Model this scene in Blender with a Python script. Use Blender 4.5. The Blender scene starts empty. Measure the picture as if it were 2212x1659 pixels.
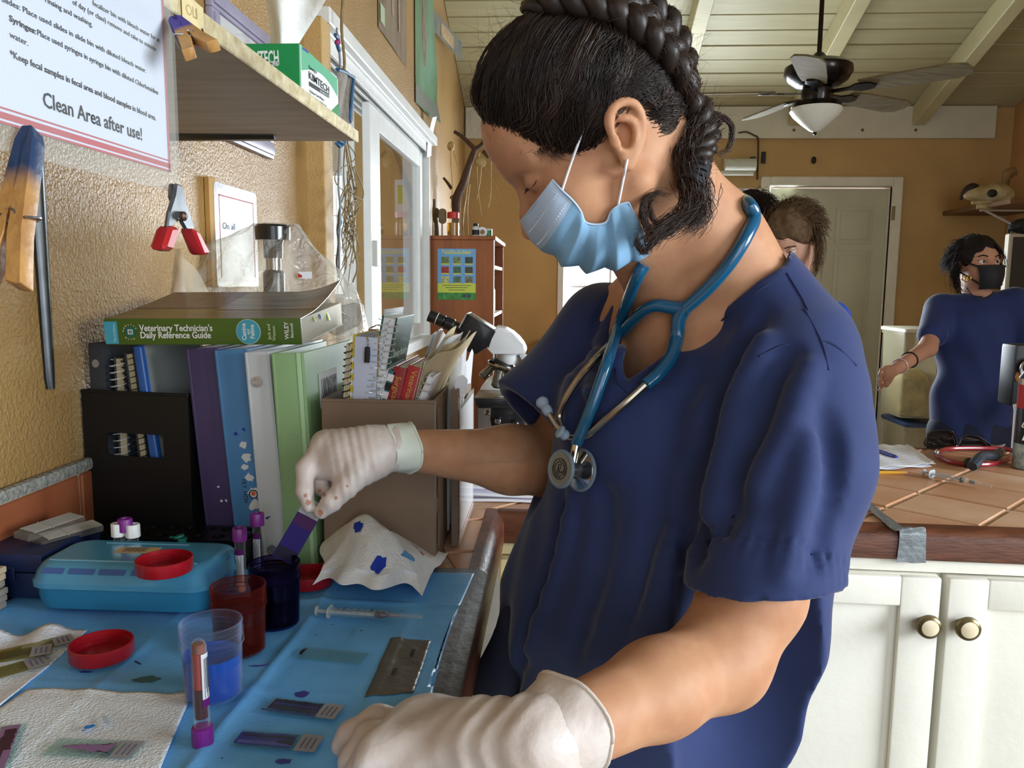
import bpy, bmesh, math, random
import numpy as np
from mathutils import Matrix, Vector
random.seed(7); rng = np.random.default_rng(7)
SC = bpy.context.scene
COL = SC.collection
PI = math.pi
# ------------------------------------------------------------------ camera
FPX, CX, CY = 1725.0, 1106.0, 829.5
YAW, PITCH, ROLL = math.atan(94/FPX), math.atan(217.5/FPX), 0.009
CAM = np.array([0.0, 0.0, 1.32])
_sy, _cy, _sp, _cp = math.sin(YAW), math.cos(YAW), math.sin(PITCH), math.cos(PITCH)
FW = np.array([-_sy*_cp, _cy*_cp, -_sp]); _r0 = np.array([_cy, _sy, 0.0]); _u0 = np.cross(_r0, FW)
RT = _r0*math.cos(ROLL)+_u0*math.sin(ROLL); UP = _u0*math.cos(ROLL)-_r0*math.sin(ROLL)
cd = bpy.data.cameras.new('camera'); cam = bpy.data.objects.new('camera', cd); COL.objects.link(cam)
cd.sensor_width = 36.0; cd.lens = FPX/2212*36.0; cd.clip_start = 0.02
cam.matrix_world = Matrix(((RT[0], UP[0], -FW[0], CAM[0]), (RT[1], UP[1], -FW[1], CAM[1]), (RT[2], UP[2], -FW[2], CAM[2]), (0, 0, 0, 1)))
SC.camera = cam
# ------------------------------------------------------------------ world, daylight, exposure
W = bpy.data.worlds.new('World'); SC.world = W; W.use_nodes = True
_bg = W.node_tree.nodes['Background']; _bg.inputs[0].default_value = (0.87, 0.94, 1.0, 1); _bg.inputs[1].default_value = 2.2
def area_light(name, loc, target, sx, sy, power, col=(1, 1, 1), spread=PI):
    l = bpy.data.lights.new(name, 'AREA'); l.shape = 'RECTANGLE'; l.size = sx; l.size_y = sy; l.energy = power; l.color = col; l.spread = spread
    o = bpy.data.objects.new(name, l); COL.objects.link(o); o.location = loc
    o.rotation_euler = (Vector(target)-Vector(loc)).to_track_quat('-Z', 'Y').to_euler()
    return o
area_light('daylight_back_window', (0.80, 6.30, 1.48), (0.0, 2.4, 1.25), 1.9, 1.15, 290, (0.84, 0.93, 1.0))
area_light('daylight_porch_window', (-1.75, 6.45, 1.7), (-1.6, 3.0, 1.4), 0.9, 1.0, 40, (0.95, 0.98, 1.0))
area_light('daylight_right_window', (3.50, -0.25, 1.75), (0.2, 1.1, 0.85), 2.0, 1.3, 112, (0.86, 0.94, 1.0), 2.1)
area_light('daylight_rear_doorway', (1.3, -2.6, 1.9), (0.5, 1.2, 1.15), 2.6, 2.0, 24, (0.86, 0.94, 1.0))
SC.view_settings.view_transform = 'Standard'; SC.view_settings.look = 'None'
SC.view_settings.exposure = -0.28; SC.view_settings.gamma = 1.0; SC.view_settings.use_curve_mapping = False
SC.cycles.max_bounces = 8; SC.cycles.transparent_max_bounces = 16; SC.cycles.caustics_reflective = False; SC.cycles.caustics_refractive = False
SC.cycles.use_denoising = True; SC.cycles.sample_clamp_indirect = 6.0
# ------------------------------------------------------------------ pixel helpers (photo frame 2212 x 1659)
def ray(px, py): return FW + RT*((px-CX)/FPX) - UP*((py-CY)/FPX)
def atd(px, py, d): return CAM + ray(px, py)*d
def onz(px, py, z): r = ray(px, py); return CAM + r*((z-CAM[2])/r[2])
def onx(px, py, x): r = ray(px, py); return CAM + r*((x-CAM[0])/r[0])
def ony(px, py, y): r = ray(px, py); return CAM + r*((y-CAM[1])/r[1])
def proj(p):
    v = np.asarray(p, float)-CAM; d = v@FW
    return CX+FPX*(v@RT)/d, CY-FPX*(v@UP)/d, d
def nrm(v): v = np.asarray(v, float); return v/max(np.linalg.norm(v), 1e-12)
# ------------------------------------------------------------------ colours and materials
def lin(h):
    if isinstance(h, str):
        h = h.lstrip('#'); c = [int(h[i:i+2], 16)/255 for i in (0, 2, 4)]
        return tuple(x/12.92 if x <= .04045 else ((x+.055)/1.055)**2.4 for x in c)
    return tuple(h)
_mats = {}
def mat(name, col, rough=.55, metal=0.0, spec=.5, noise=None, bump=None, trans=0.0, alpha=1.0, sss=0.0, sheen=0.0, coat=0.0, ior=1.45, emit=0.0, stretch=None, col2=None, aniso=0):
    if name in _mats: return _mats[name]
    m = bpy.data.materials.new(name); m.use_nodes = True; nt = m.node_tree; b = nt.nodes['Principled BSDF']
    c = lin(col); I = b.inputs
    I['Base Color'].default_value = (*c, 1); I['Roughness'].default_value = rough; I['Metallic'].default_value = metal
    I['Specular IOR Level'].default_value = spec; I['IOR'].default_value = ior
    if trans: I['Transmission Weight'].default_value = trans
    if alpha < 1: I['Alpha'].default_value = alpha
    if sss: I['Subsurface Weight'].default_value = sss; I['Subsurface Radius'].default_value = (1.0, .35, .2); I['Subsurface Scale'].default_value = .006
    if sheen: I['Sheen Weight'].default_value = sheen; I['Sheen Roughness'].default_value = .4
    if coat: I['Coat Weight'].default_value = coat; I['Coat Roughness'].default_value = .1
    if emit: I['Emission Color'].default_value = (*c, 1); I['Emission Strength'].default_value = emit
    if noise or bump:
        tc = nt.nodes.new('ShaderNodeTexCoord'); mp = nt.nodes.new('ShaderNodeMapping'); nt.links.new(tc.outputs['Object'], mp.inputs[0])
        if stretch: mp.inputs['Scale'].default_value = stretch
    if noise:
        sc, amt = noise
        n = nt.nodes.new('ShaderNodeTexNoise'); n.inputs['Scale'].default_value = sc; n.inputs['Detail'].default_value = 4; nt.links.new(mp.outputs[0], n.inputs['Vector'])
        mx = nt.nodes.new('ShaderNodeMix'); mx.data_type = 'RGBA'
        c2 = lin(col2) if col2 else tuple(x*(1-amt) for x in c)
        mx.inputs['A'].default_value = (*c2, 1); mx.inputs['B'].default_value = (*(c if col2 else tuple(min(1, x*(1+amt*.6)) for x in c)), 1)
        rp = nt.nodes.new('ShaderNodeMapRange'); rp.inputs[1].default_value = .32; rp.inputs[2].default_value = .68
        nt.links.new(n.outputs['Fac'], rp.inputs[0]); nt.links.new(rp.outputs[0], mx.inputs['Factor']); nt.links.new(mx.outputs['Result'], I['Base Color'])
    if bump:
        bs, st = bump[:2]; dist = bump[2] if len(bump) > 2 else .01
        n2 = nt.nodes.new('ShaderNodeTexNoise'); n2.inputs['Scale'].default_value = bs; n2.inputs['Detail'].default_value = 3; nt.links.new(mp.outputs[0], n2.inputs['Vector'])
        bn = nt.nodes.new('ShaderNodeBump'); bn.inputs['Strength'].default_value = st; bn.inputs['Distance'].default_value = dist
        nt.links.new(n2.outputs['Fac'], bn.inputs['Height']); nt.links.new(bn.outputs[0], I['Normal'])
    _mats[name] = m; return m
def film(name, col, opacity=.25, rough=.1, spec=.6, tint=None):
    """thin clear plastic or glass: transparent mixed with a glossy skin"""
    if name in _mats: return _mats[name]
    m = bpy.data.materials.new(name); m.use_nodes = True; nt = m.node_tree
    b = nt.nodes['Principled BSDF']; out = nt.nodes['Material Output']
    b.inputs['Base Color'].default_value = (*lin(col), 1); b.inputs['Roughness'].default_value = rough; b.inputs['Specular IOR Level'].default_value = spec
    t = nt.nodes.new('ShaderNodeBsdfTransparent'); t.inputs[0].default_value = (*lin(tint or '#ffffff'), 1)
    mx = nt.nodes.new('ShaderNodeMixShader'); lw = nt.nodes.new('ShaderNodeLayerWeight'); lw.inputs[0].default_value = .5
    pw = nt.nodes.new('ShaderNodeMath'); pw.operation = 'POWER'; pw.inputs[1].default_value = 4.0; nt.links.new(lw.outputs['Facing'], pw.inputs[0])
    ad = nt.nodes.new('ShaderNodeMath'); ad.operation = 'MULTIPLY_ADD'; ad.inputs[1].default_value = .55; ad.inputs[2].default_value = opacity; ad.use_clamp = True
    nt.links.new(pw.outputs[0], ad.inputs[0]); nt.links.new(ad.outputs[0], mx.inputs[0])
    nt.links.new(t.outputs[0], mx.inputs[1]); nt.links.new(b.outputs[0], mx.inputs[2]); nt.links.new(mx.outputs[0], out.inputs[0])
    _mats[name] = m; return m
# ------------------------------------------------------------------ shapes: (verts Nx3 array, faces list)
def cat(*S):
    V, F, n = [], [], 0
    for v, f in S:
        v = np.asarray(v, float).reshape(-1, 3); V.append(v); F += [tuple(i+n for i in q) for q in f]; n += len(v)
    return np.concatenate(V), F
def xf(S, M):
    v, f = S; M = np.asarray(M, float)
    return np.asarray(v, float)@M[:3, :3].T + M[:3, 3], f
def T(x=0, y=0, z=0):
    m = np.eye(4); m[:3, 3] = (x, y, z) if np.isscalar(x) else x; return m
def Rx(a): c, s = math.cos(a), math.sin(a); return np.array([[1, 0, 0, 0], [0, c, -s, 0], [0, s, c, 0], [0, 0, 0, 1.]])
def Ry(a): c, s = math.cos(a), math.sin(a); return np.array([[c, 0, s, 0], [0, 1, 0, 0], [-s, 0, c, 0], [0, 0, 0, 1.]])
def Rz(a): c, s = math.cos(a), math.sin(a); return np.array([[c, -s, 0, 0], [s, c, 0, 0], [0, 0, 1, 0], [0, 0, 0, 1.]])
def S3(x, y=None, z=None): return np.diag([x, x if y is None else y, x if z is None else z, 1.])
def frame(o, x, y=None, z=None):
    """4x4 with origin o, x axis x; z or y hint"""
    x = nrm(x)
    if z is None: z = nrm(np.cross(x, y)); y = np.cross(z, x)
    else: y = nrm(np.cross(z, x)); z = np.cross(x, y)
    m = np.eye(4); m[:3, 0] = x; m[:3, 1] = y; m[:3, 2] = z; m[:3, 3] = o; return m
def box(lo, hi, bev=0.0, seg=1):
    lo, hi = np.asarray(lo, float), np.asarray(hi, float)
    bm = bmesh.new(); bmesh.ops.create_cube(bm, size=1)
    for v in bm.verts: v.co = Vector([(lo[i]+hi[i])/2+v.co[i]*(hi[i]-lo[i]) for i in range(3)])
    if bev: bmesh.ops.bevel(bm, geom=list(bm.edges), offset=min(bev, .45*min(abs(hi-lo))), segments=seg, affect='EDGES', profile=.6)
    v = np.array([w.co[:] for w in bm.verts]); bm.verts.index_update()
    f = [tuple(q.index for q in p.verts) for p in bm.faces]; bm.free(); return v, f
def cbox(c, s, bev=0.0, seg=1): c, s = np.asarray(c, float), np.asarray(s, float)/2; return box(c-s, c+s, bev, seg)
def prism(poly, z0, z1, bev=0.0, seg=1):
    poly = [tuple(p[:2]) for p in poly]; n = len(poly)
    a = sum(poly[i][0]*poly[(i+1) % n][1]-poly[(i+1) % n][0]*poly[i][1] for i in range(n))
    if a < 0: poly = poly[::-1]
    v = [(x, y, z0) for x, y in poly]+[(x, y, z1) for x, y in poly]
    f = [tuple(range(n))[::-1], tuple(range(n, 2*n))]+[(i, (i+1) % n, (i+1) % n+n, i+n) for i in range(n)]
    if bev:
        bm = bmesh.new(); bv = [bm.verts.new(p) for p in v]; [bm.faces.new([bv[i] for i in q]) for q in f]
        bmesh.ops.bevel(bm, geom=list(bm.edges), offset=bev, segments=seg, affect='EDGES', profile=.6, clamp_overlap=True)
        bm.verts.index_update(); v = [w.co[:] for w in bm.verts]; f = [tuple(q.index for q in p.verts) for p in bm.faces]; bm.free()
    return np.array(v, float), f
def lathe(prof, seg=24, cap0=True, cap1=True):
    v, f = [], []; n = len(prof)
    for r, z in prof:
        for k in range(seg): a = 2*PI*k/seg; v.append((r*math.cos(a), r*math.sin(a), z))
    for i in range(n-1):
        for k in range(seg): k2 = (k+1) % seg; f.append((i*seg+k, i*seg+k2, (i+1)*seg+k2, (i+1)*seg+k))
    if cap0: f.append(tuple(range(seg))[::-1])
    if cap1: f.append(tuple(range((n-1)*seg, n*seg)))
    return np.array(v, float), f
def spline(pts, n=8):
    """Catmull-Rom through points (any dimension)"""
    P = [np.asarray(p, float) for p in pts]; P = [2*P[0]-P[1]]+P+[2*P[-1]-P[-2]]; out = []
    for i in range(1, len(P)-2):
        a, b, c, d = P[i-1:i+3]
        for k in range(n):
            t = k/n; out.append(.5*(2*b+(c-a)*t+(2*a-5*b+4*c-d)*t*t+(3*b-a-3*c+d)*t**3))
    out.append(P[-2]); return np.array(out)
def tube(path, r, seg=10, caps=True, flat=1.0, up=None):
    P = np.asarray(path, float); n = len(P); R = np.full(n, r) if np.isscalar(r) else np.asarray(r, float)
    if len(R) != n: R = np.interp(np.linspace(0, 1, n), np.linspace(0, 1, len(R)), R)
    t = np.gradient(P, axis=0); t /= np.maximum(np.linalg.norm(t, axis=1), 1e-12)[:, None]
    a = np.asarray(up, float) if up is not None else (np.array([0, 0, 1.]) if abs(t[0][2]) < .9 else np.array([1., 0, 0]))
    v = []
    for i in range(n):
        a = a-t[i]*(a@t[i]); a = nrm(a); b = np.cross(t[i], a)
        for k in range(seg): q = 2*PI*k/seg; v.append(P[i]+R[i]*(math.cos(q)*b+flat*math.sin(q)*a))
    f = [(i*seg+k, i*seg+(k+1) % seg, (i+1)*seg+(k+1) % seg, (i+1)*seg+k) for i in range(n-1) for k in range(seg)]
    if caps: f += [tuple(range(seg))[::-1], tuple(range((n-1)*seg, n*seg))]
    return np.array(v), f
def grid(fn, nu, nv):
    v = [fn(i/nu, j/nv) for j in range(nv+1) for i in range(nu+1)]
    f = [(j*(nu+1)+i, j*(nu+1)+i+1, (j+1)*(nu+1)+i+1, (j+1)*(nu+1)+i) for j in range(nv) for i in range(nu)]
    return np.array(v, float), f
def sheet(fn, nu, nv, th=.0004, nvec=(0, 0, 1)):
    """a thin closed sheet: grid with thickness along nvec"""
    v, f = grid(fn, nu, nv); n = len(v); nv_ = np.asarray(nvec, float)
    b = v-nv_*th; F = list(f)+[tuple(n+i for i in q[::-1]) for q in f]
    per = [i for i in range(nu+1)]+[j*(nu+1)+nu for j in range(1, nv+1)]+[nv*(nu+1)+i for i in range(nu-1, -1, -1)]+[j*(nu+1) for j in range(nv-1, 0, -1)]
    for i, p in enumerate(per): q = per[(i+1) % len(per)]; F.append((q, p, p+n, q+n))
    return np.concatenate([v, b]), F
def rrect(w, d, r, k=5):
    r = min(r, w-1e-5, d-1e-5); out = []
    for cx, cy, a0 in ((w-r, d-r, 0), (-w+r, d-r, PI/2), (-w+r, -d+r, PI), (w-r, -d+r, 1.5*PI)):
        for i in range(k+1): a = a0+PI/2*i/k; out.append((cx+r*math.cos(a), cy+r*math.sin(a)))
    return out
def loft(levels, k=5, cap0=True, cap1=True):
    """levels: (half width, half depth, corner radius, z)"""
    v, f = [], []; n = 4*(k+1)
    for w, d, r, z in levels: v += [(x, y, z) for x, y in rrect(w, d, r, k)]
    for i in range(len(levels)-1):
        for q in range(n): q2 = (q+1) % n; f.append((i*n+q, i*n+q2, (i+1)*n+q2, (i+1)*n+q))
    if cap0: f.append(tuple(range(n))[::-1])
    if cap1: f.append(tuple(range((len(levels)-1)*n, len(levels)*n)))
    return np.array(v, float), f
def ball(c, r, nu=14, nv=9):
    c = np.asarray(c, float); r = np.ones(3)*r
    v, f = lathe([(math.sin(PI*i/nv)*1.0+1e-4, -math.cos(PI*i/nv)) for i in range(nv+1)], nu); return v*r+c, f
# ------------------------------------------------------------------ objects
_mw = {}
def thing(name, label, cat_, loc=(0, 0, 0), rotz=0.0, group=None, M=None, parent=None):
    o = bpy.data.objects.new(name, None); o.empty_display_size = .05; COL.objects.link(o)
    m = np.asarray(M, float) if M is not None else T(*loc)@Rz(rotz)
    o.matrix_world = Matrix(m.tolist()); _mw[o.name] = m
    if label: o['label'] = label
    if cat_: o['category'] = cat_
    if group: o['group'] = group
    return o
def obj(name, S, m, parent=None, world=False, smooth=True, label=None, cat=None, group=None, kind=None, angle=.6):
    v, f = S; v = np.asarray(v, float).reshape(-1, 3)
    pm = np.eye(4)
    if parent is not None:
        pm = _mw.get(parent.name, np.eye(4))
        if world: v = (np.linalg.inv(pm)@np.c_[v, np.ones(len(v))].T).T[:, :3]
    off = np.zeros(3)
    if parent is None:                       # origin at the base of a top-level mesh
        off = np.array([(v[:, 0].min()+v[:, 0].max())/2, (v[:, 1].min()+v[:, 1].max())/2, v[:, 2].min()]); v = v-off
    me = bpy.data.meshes.new(name); me.from_pydata(v.tolist(), [], f); me.update()
    if m is not None:
        for q in (m if isinstance(m, (list, tuple)) else [m]): me.materials.append(q)
    if smooth:
        me.polygons.foreach_set('use_smooth', [True]*len(me.polygons))
        if angle: me.set_sharp_from_angle(angle=angle)
    o = bpy.data.objects.new(name, me); COL.objects.link(o)
    if parent is not None: o.parent = parent
    else: o.location = off
    _mw[o.name] = pm if parent is not None else T(*off)
    if label: o['label'] = label
    if cat: o['category'] = cat
    if group: o['group'] = group
    if kind: o['kind'] = kind
    return o
def inst(o, name, M=None, parent=None, label=None):
    """another object that shares o's mesh"""
    c = bpy.data.objects.new(name, o.data); COL.objects.link(c)
    if parent is not None: c.parent = parent
    if M is not None: c.matrix_local = Matrix(np.asarray(M).tolist())
    return c
def struct(name, S, m, parent=None, **k):
    o = obj(name, S, m, parent, **k)
    if parent is None: o['kind'] = 'structure'
    return o
def text(name, s, size, m, M, parent=None, align='CENTER', squeeze=1.0, bold=0.0, depth=.00015, world=True, spacing=1.0):
    """flat lettering; M maps x right, y up, z towards the reader"""
    cu = bpy.data.curves.new('t', 'FONT'); cu.body = s; cu.size = size; cu.align_x = align; cu.align_y = 'CENTER'; cu.offset = bold*size; cu.extrude = depth
    cu.space_character = spacing; cu.resolution_u = 3
    o = bpy.data.objects.new('t', cu); me = bpy.data.meshes.new_from_object(o)
    v = np.empty(len(me.vertices)*3); me.vertices.foreach_get('co', v); v = v.reshape(-1, 3)*(squeeze, 1, 1)
    f = [tuple(p.vertices) for p in me.polygons]
    bpy.data.objects.remove(o); bpy.data.curves.remove(cu); bpy.data.meshes.remove(me)
    return obj(name, xf((v, f), M), m, parent, world=world, smooth=False)
def clip(poly, inside):
    """Sutherland-Hodgman against convex list of (a,b,c): a*x+b*y<=c"""
    for a, b, c in inside:
        out = []
        for i in range(len(poly)):
            p, q = poly[i], poly[(i+1) % len(poly)]; dp, dq = a*p[0]+b*p[1]-c, a*q[0]+b*q[1]-c
            if dp <= 0: out.append(p)
            if dp*dq < 0: t = dp/(dp-dq); out.append((p[0]+t*(q[0]-p[0]), p[1]+t*(q[1]-p[1])))
        poly = out
        if len(poly) < 3: return []
    return poly
def vnoise(p, s=1.0, seed=0):
    """cheap smooth pseudo-noise on Nx3"""
    p = np.asarray(p, float)*s; q = seed*1.7
    return (np.sin(p[..., 0]*1.9+1.3*np.sin(p[..., 1]*1.3+q)+q)+np.sin(p[..., 1]*2.3+1.1*np.sin(p[..., 2]*1.7+q*2))+np.sin(p[..., 2]*2.1+1.2*np.sin(p[..., 0]*1.1+q*3)))/3
# ================================================================== the setting
WX, BY, RX = -0.70, 6.08, 3.24           # left wall x, back wall y, right wall x
CT = 0.93                                # counter top height
m_wall = mat('ochre_plaster', '#c09e66', .62, noise=(3, .10), bump=(160, .35, .006))
def stucco(name, col, col2):
    m = mat(name, col, .33, spec=.6, noise=(2.5, .1), col2=col2)
    nt = m.node_tree; b = nt.nodes['Principled BSDF']; tc = nt.nodes['Texture Coordinate'] if 'Texture Coordinate' in nt.nodes else nt.nodes.new('ShaderNodeTexCoord')
    v = nt.nodes.new('ShaderNodeTexNoise'); v.inputs['Scale'].default_value = 190; v.inputs['Detail'].default_value = 3; v.inputs['Distortion'].default_value = .15
    bn = nt.nodes.new('ShaderNodeBump'); bn.inputs['Strength'].default_value = .75; bn.inputs['Distance'].default_value = .005
    nt.links.new(tc.outputs['Object'], v.inputs['Vector']); nt.links.new(v.outputs['Fac'], bn.inputs['Height']); nt.links.new(bn.outputs[0], b.inputs['Normal'])
    return m
m_stucco = stucco('textured_ochre_stucco', '#ad8a56', '#9a7848')
m_cream = mat('cream_paint_boards', '#aca580', .5, noise=(6, .10), bump=(40, .1), stretch=(.3, 3, 1))
m_white = mat('white_window_paint', '#e4e6e4', .35, noise=(12, .05))
m_floor = mat('floor_tile', '#8f8a82', .4, noise=(5, .2))
m_granite = mat('speckled_grout_curb', '#9b9a92', .7, noise=(220, .45), bump=(150, .4))
m_terra = mat('terracotta_glaze', '#cba283', .36, spec=.45, noise=(9, .25), col2='#bb8662', bump=(30, .06))
m_terra2 = mat('pale_terracotta_glaze', '#d6b496', .36, spec=.45, noise=(8, .25), col2='#c49672', bump=(30, .06))
m_grout = mat('grout', '#c9b096', .85, noise=(90, .25), bump=(120, .4))
m_wood = mat('reddish_brown_wood', '#6b3f2a', .4, noise=(14, .35), col2='#4d2a1b', bump=(40, .15), stretch=(1, 1, 6))
m_cab = mat('white_cabinet_paint', '#ece9dd', .42, noise=(7, .05), bump=(70, .05))
m_cab2 = mat('cream_cabinet_paint', '#ded0a8', .5, noise=(8, .12))

def wall_holes(name, axis, c, u0, u1, z0, z1, holes, th, m, out):
    """wall slab in the u-z plane at coordinate c with rectangular holes; thickness goes to `out` side"""
    us = sorted({u0, u1, *[h[0] for h in holes], *[h[1] for h in holes]}); zs = sorted({z0, z1, *[h[2] for h in holes], *[h[3] for h in holes]})
    us = [u for u in us if u0 <= u <= u1]; S = []
    for i in range(len(us)-1):
        for j in range(len(zs)-1):
            um, zm = (us[i]+us[i+1])/2, (zs[j]+zs[j+1])/2
            if any(h[0] < um < h[1] and h[2] < zm < h[3] for h in holes): continue
            a, b = sorted((c, c+out*th))
            S.append(box((a, us[i], zs[j]), (b, us[i+1], zs[j+1])) if axis == 'x' else box((us[i], a, zs[j]), (us[i+1], b, zs[j+1])))
    return struct(name, cat(*S), m, smooth=False)
# window positions from the photograph
wl0, wl1 = onx(720, 400, WX+.05)[1], onx(921, 400, WX)[1]           # left wall window, along Y
wz1 = 2.05; wz0 = 1.02
bw0, bw1, bz0, bz1 = ony(1211, 640, BY)[0], 1.52, .95, 2.0      # back wall window
dl = ony(1658, 500, BY)[0]; dr = ony(1921, 500, BY)[0]; dtop = ony(1786, 403, BY)[2]
wall_holes('wall_left', 'x', WX, -2.2, BY, 0, 5.2, [(wl0, wl1, wz0, wz1)], .12, m_stucco, -1)
wall_holes('wall_back', 'y', BY, WX-.12, RX+.12, 0, 2.62, [(bw0, bw1, bz0, bz1), (dl, dr, 0, dtop)], .12, m_wall, 1)
m_wall2 = mat('orange_lit_plaster', '#b98f5e', .65, noise=(3, .10), bump=(120, .3, .005))  # orange cast of the light on this wall is put into its colour
wall_holes('wall_right', 'x', RX, -2.2, BY, 0, 5.2, [(-1.35, .85, 1.0, 2.5)], .12, m_wall2, 1)
wall_holes('wall_rear', 'y', -2.2, WX-.12, RX+.12, 0, 4.6, [(-.1, 2.7, 0, 2.9)], .12, m_wall, -1)
struct('floor', box((WX-2.6, -4.5, -.1), (RX+.12, BY+.3, 0)), m_floor, smooth=False)
# far porch room seen through the left window
wall_holes('wall_porch_back', 'y', BY+.02, -3.2, WX-.13, 0, 3.0, [(-1.80, -1.575, 1.22, 2.12)], .1, m_wall, 1)
struct('ceiling_porch', box((-3.2, -1, 3.0), (WX-.13, BY+.1, 3.08)), m_cream, smooth=False)
# ceiling: boards on a slope that falls to the back wall, ridge over the middle of the room
CS = .364; CZ0 = 2.60; RY = 1.0
def cz(y): return CZ0+(BY-y)*CS if y >= RY else CZ0+(BY-RY)*CS-(RY-y)*CS
ca = math.atan(CS)
ceil = struct('ceiling', cat(prism([(BY+.12, cz(BY+.12)+.03), (RY, cz(RY)+.03), (-2.3, cz(-2.3)+.03), (-2.3, cz(-2.3)+.10), (RY, cz(RY)+.10), (BY+.12, cz(BY+.12)+.10)], WX-.12, RX+.12)), m_cream, smooth=False)
# prism was built in (y,z) with x as height: turn it upright
_v = np.empty(len(ceil.data.vertices)*3); ceil.data.vertices.foreach_get('co', _v); _v = _v.reshape(-1, 3)+np.array(ceil.location); _v = _v[:, [2, 0, 1]]
ceil.location = (0, 0, 0); ceil.data.vertices.foreach_set('co', _v.ravel()); _mw[ceil.name] = np.eye(4)
ceil.data.flip_normals() if False else None
PWD = .148
pl0 = None; i = 0
while True:
    s = (i+.5)*PWD; y = BY+.02-s*math.cos(ca); z = cz(y)
    if y < RY: break
    M = T(0, y, z)@Rx(-ca)
    if pl0 is None:
        pl0 = obj('plank', box((WX, -PWD/2+.003, -.006), (RX, PWD/2-.003, .034), .004), m_cream, ceil)
        pl0.matrix_local = Matrix(M.tolist())
    else: inst(pl0, 'plank', M@T(0, 0, random.uniform(-.003, .003)), ceil)
    i += 1
m_raft = mat('cream_rafter_paint', '#b9b189', .5, noise=(5, .1))
L = (BY-RY)/math.cos(ca)
r0 = None
for k in range(5):
    x = 2.56-.87*k
    M = T(x, BY, cz(BY)-.01)@Rx(-ca)
    if r0 is None: r0 = obj('rafter', box((-.045, -L, -.135), (.045, 0, 0), .004), m_raft, ceil); r0.matrix_local = Matrix(M.tolist())
    else: inst(r0, 'rafter', M, ceil)
m_fascia = mat('pale_fascia_board', '#d2d0bd', .5, noise=(4, .08))
fz0 = ony(1900, 299, BY-.03)[2]
tr1 = struct('trim_1', box((WX+.01, BY-.04, fz0), (ony(2148, 299, BY-.03)[0], BY-.001, 2.60), .003), m_fascia)
for x in (1715, 1863, 1978):
    p = ony(x, 281, BY-.04); obj('nail_head', xf(lathe([(.011, 0), (.011, .004), (.004, .006)], 8), T(*p)@Rx(PI/2)), mat('rust', '#6b5a45', .7), tr1, world=True)

def glass_pane():
    if 'window_glass' in _mats: return _mats['window_glass']
    m = bpy.data.materials.new('window_glass'); m.use_nodes = True; nt = m.node_tree; nt.nodes.remove(nt.nodes['Principled BSDF']); out = nt.nodes['Material Output']
    t = nt.nodes.new('ShaderNodeBsdfTransparent'); g = nt.nodes.new('ShaderNodeBsdfGlossy'); g.inputs['Roughness'].default_value = .02; lw = nt.nodes.new('ShaderNodeLayerWeight'); lw.inputs[0].default_value = .5; pw = nt.nodes.new('ShaderNodeMath'); pw.operation = 'POWER'; pw.inputs[1].default_value = 5.0; fr = nt.nodes.new('ShaderNodeMath'); fr.operation = 'MULTIPLY_ADD'; fr.inputs[1].default_value = .96; fr.inputs[2].default_value = .04; nt.links.new(lw.outputs['Facing'], pw.inputs[0]); nt.links.new(pw.outputs[0], fr.inputs[0]); mx = nt.nodes.new('ShaderNodeMixShader')
    nt.links.new(fr.outputs[0], mx.inputs[0]); nt.links.new(t.outputs[0], mx.inputs[1]); nt.links.new(g.outputs[0], mx.inputs[2]); nt.links.new(mx.outputs[0], out.inputs[0]); _mats['window_glass'] = m; return m
# ---- left wall window: white frame with a many-tracked head, fixed pane and sliding sash, blinds-like head rails
def left_window():
    w = thing('window_1', None, None, (WX, (wl0+wl1)/2, wz0)); w['kind'] = 'structure'
    A = lambda n, lo, hi, m=m_white, b=.003: obj(n, box(lo, hi, b), m, w, world=True)
    A('casing_top', (WX-.004, wl0-.02, wz1-.01), (WX+.055, wl1+.03, wz1+.035))
    A('jamb', (WX-.12, wl0-.085, wz0-.05), (WX+.05, wl0, wz1-.012), m_wall); A('jamb', (WX-.12, wl1-.035, wz0), (WX+.02, wl1, wz1))
    A('sill', (WX-.12, wl0, wz0-.03), (WX+.03, wl1, wz0+.02))
    for k in range(5): A('head_rail', (WX-.115+.03*k, wl0+.035, wz1-.055), (WX-.103+.03*k, wl1-.035, wz1-.012), b=.001)
    A('head_plate', (WX-.12, wl0+.03, wz1-.014), (WX+.03, wl1-.03, wz1-.004))
    ms = onx(806, 400, WX)[1]
    g = glass_pane()
    # sliding sash on the room side
    sx0, sx1 = WX-.04, WX-.01
    A('sash_stile', (sx0, ms, wz0+.03), (sx1, ms+.17, wz1-.06)); A('sash_stile', (sx0, wl1-.14, wz0+.03), (sx1, wl1-.04, wz1-.06))
    A('sash_rail', (sx0, ms+.17, wz1-.14), (sx1, wl1-.14, wz1-.06)); A('sash_rail', (sx0, ms+.17, wz0+.03), (sx1, wl1-.14, wz0+.09))
    A('pane', (sx0+.012, ms+.165, wz0+.085), (sx0+.016, wl1-.135, wz1-.135), g, 0)
    # fixed pane behind
    A('pane', (WX-.096, wl0+.03, wz0+.02), (WX-.092, ms+.04, wz1-.06), g, 0)
    A('sash_stile', (WX-.11, ms-.04, wz0+.02), (WX-.08, ms+.05, wz1-.06))
    A('latch', (WX-.012, ms+.03, 1.38), (WX+.006, ms+.07, 1.48), mat('sun_bleached_plastic', '#c8c8c2', .5))
left_window()
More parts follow.
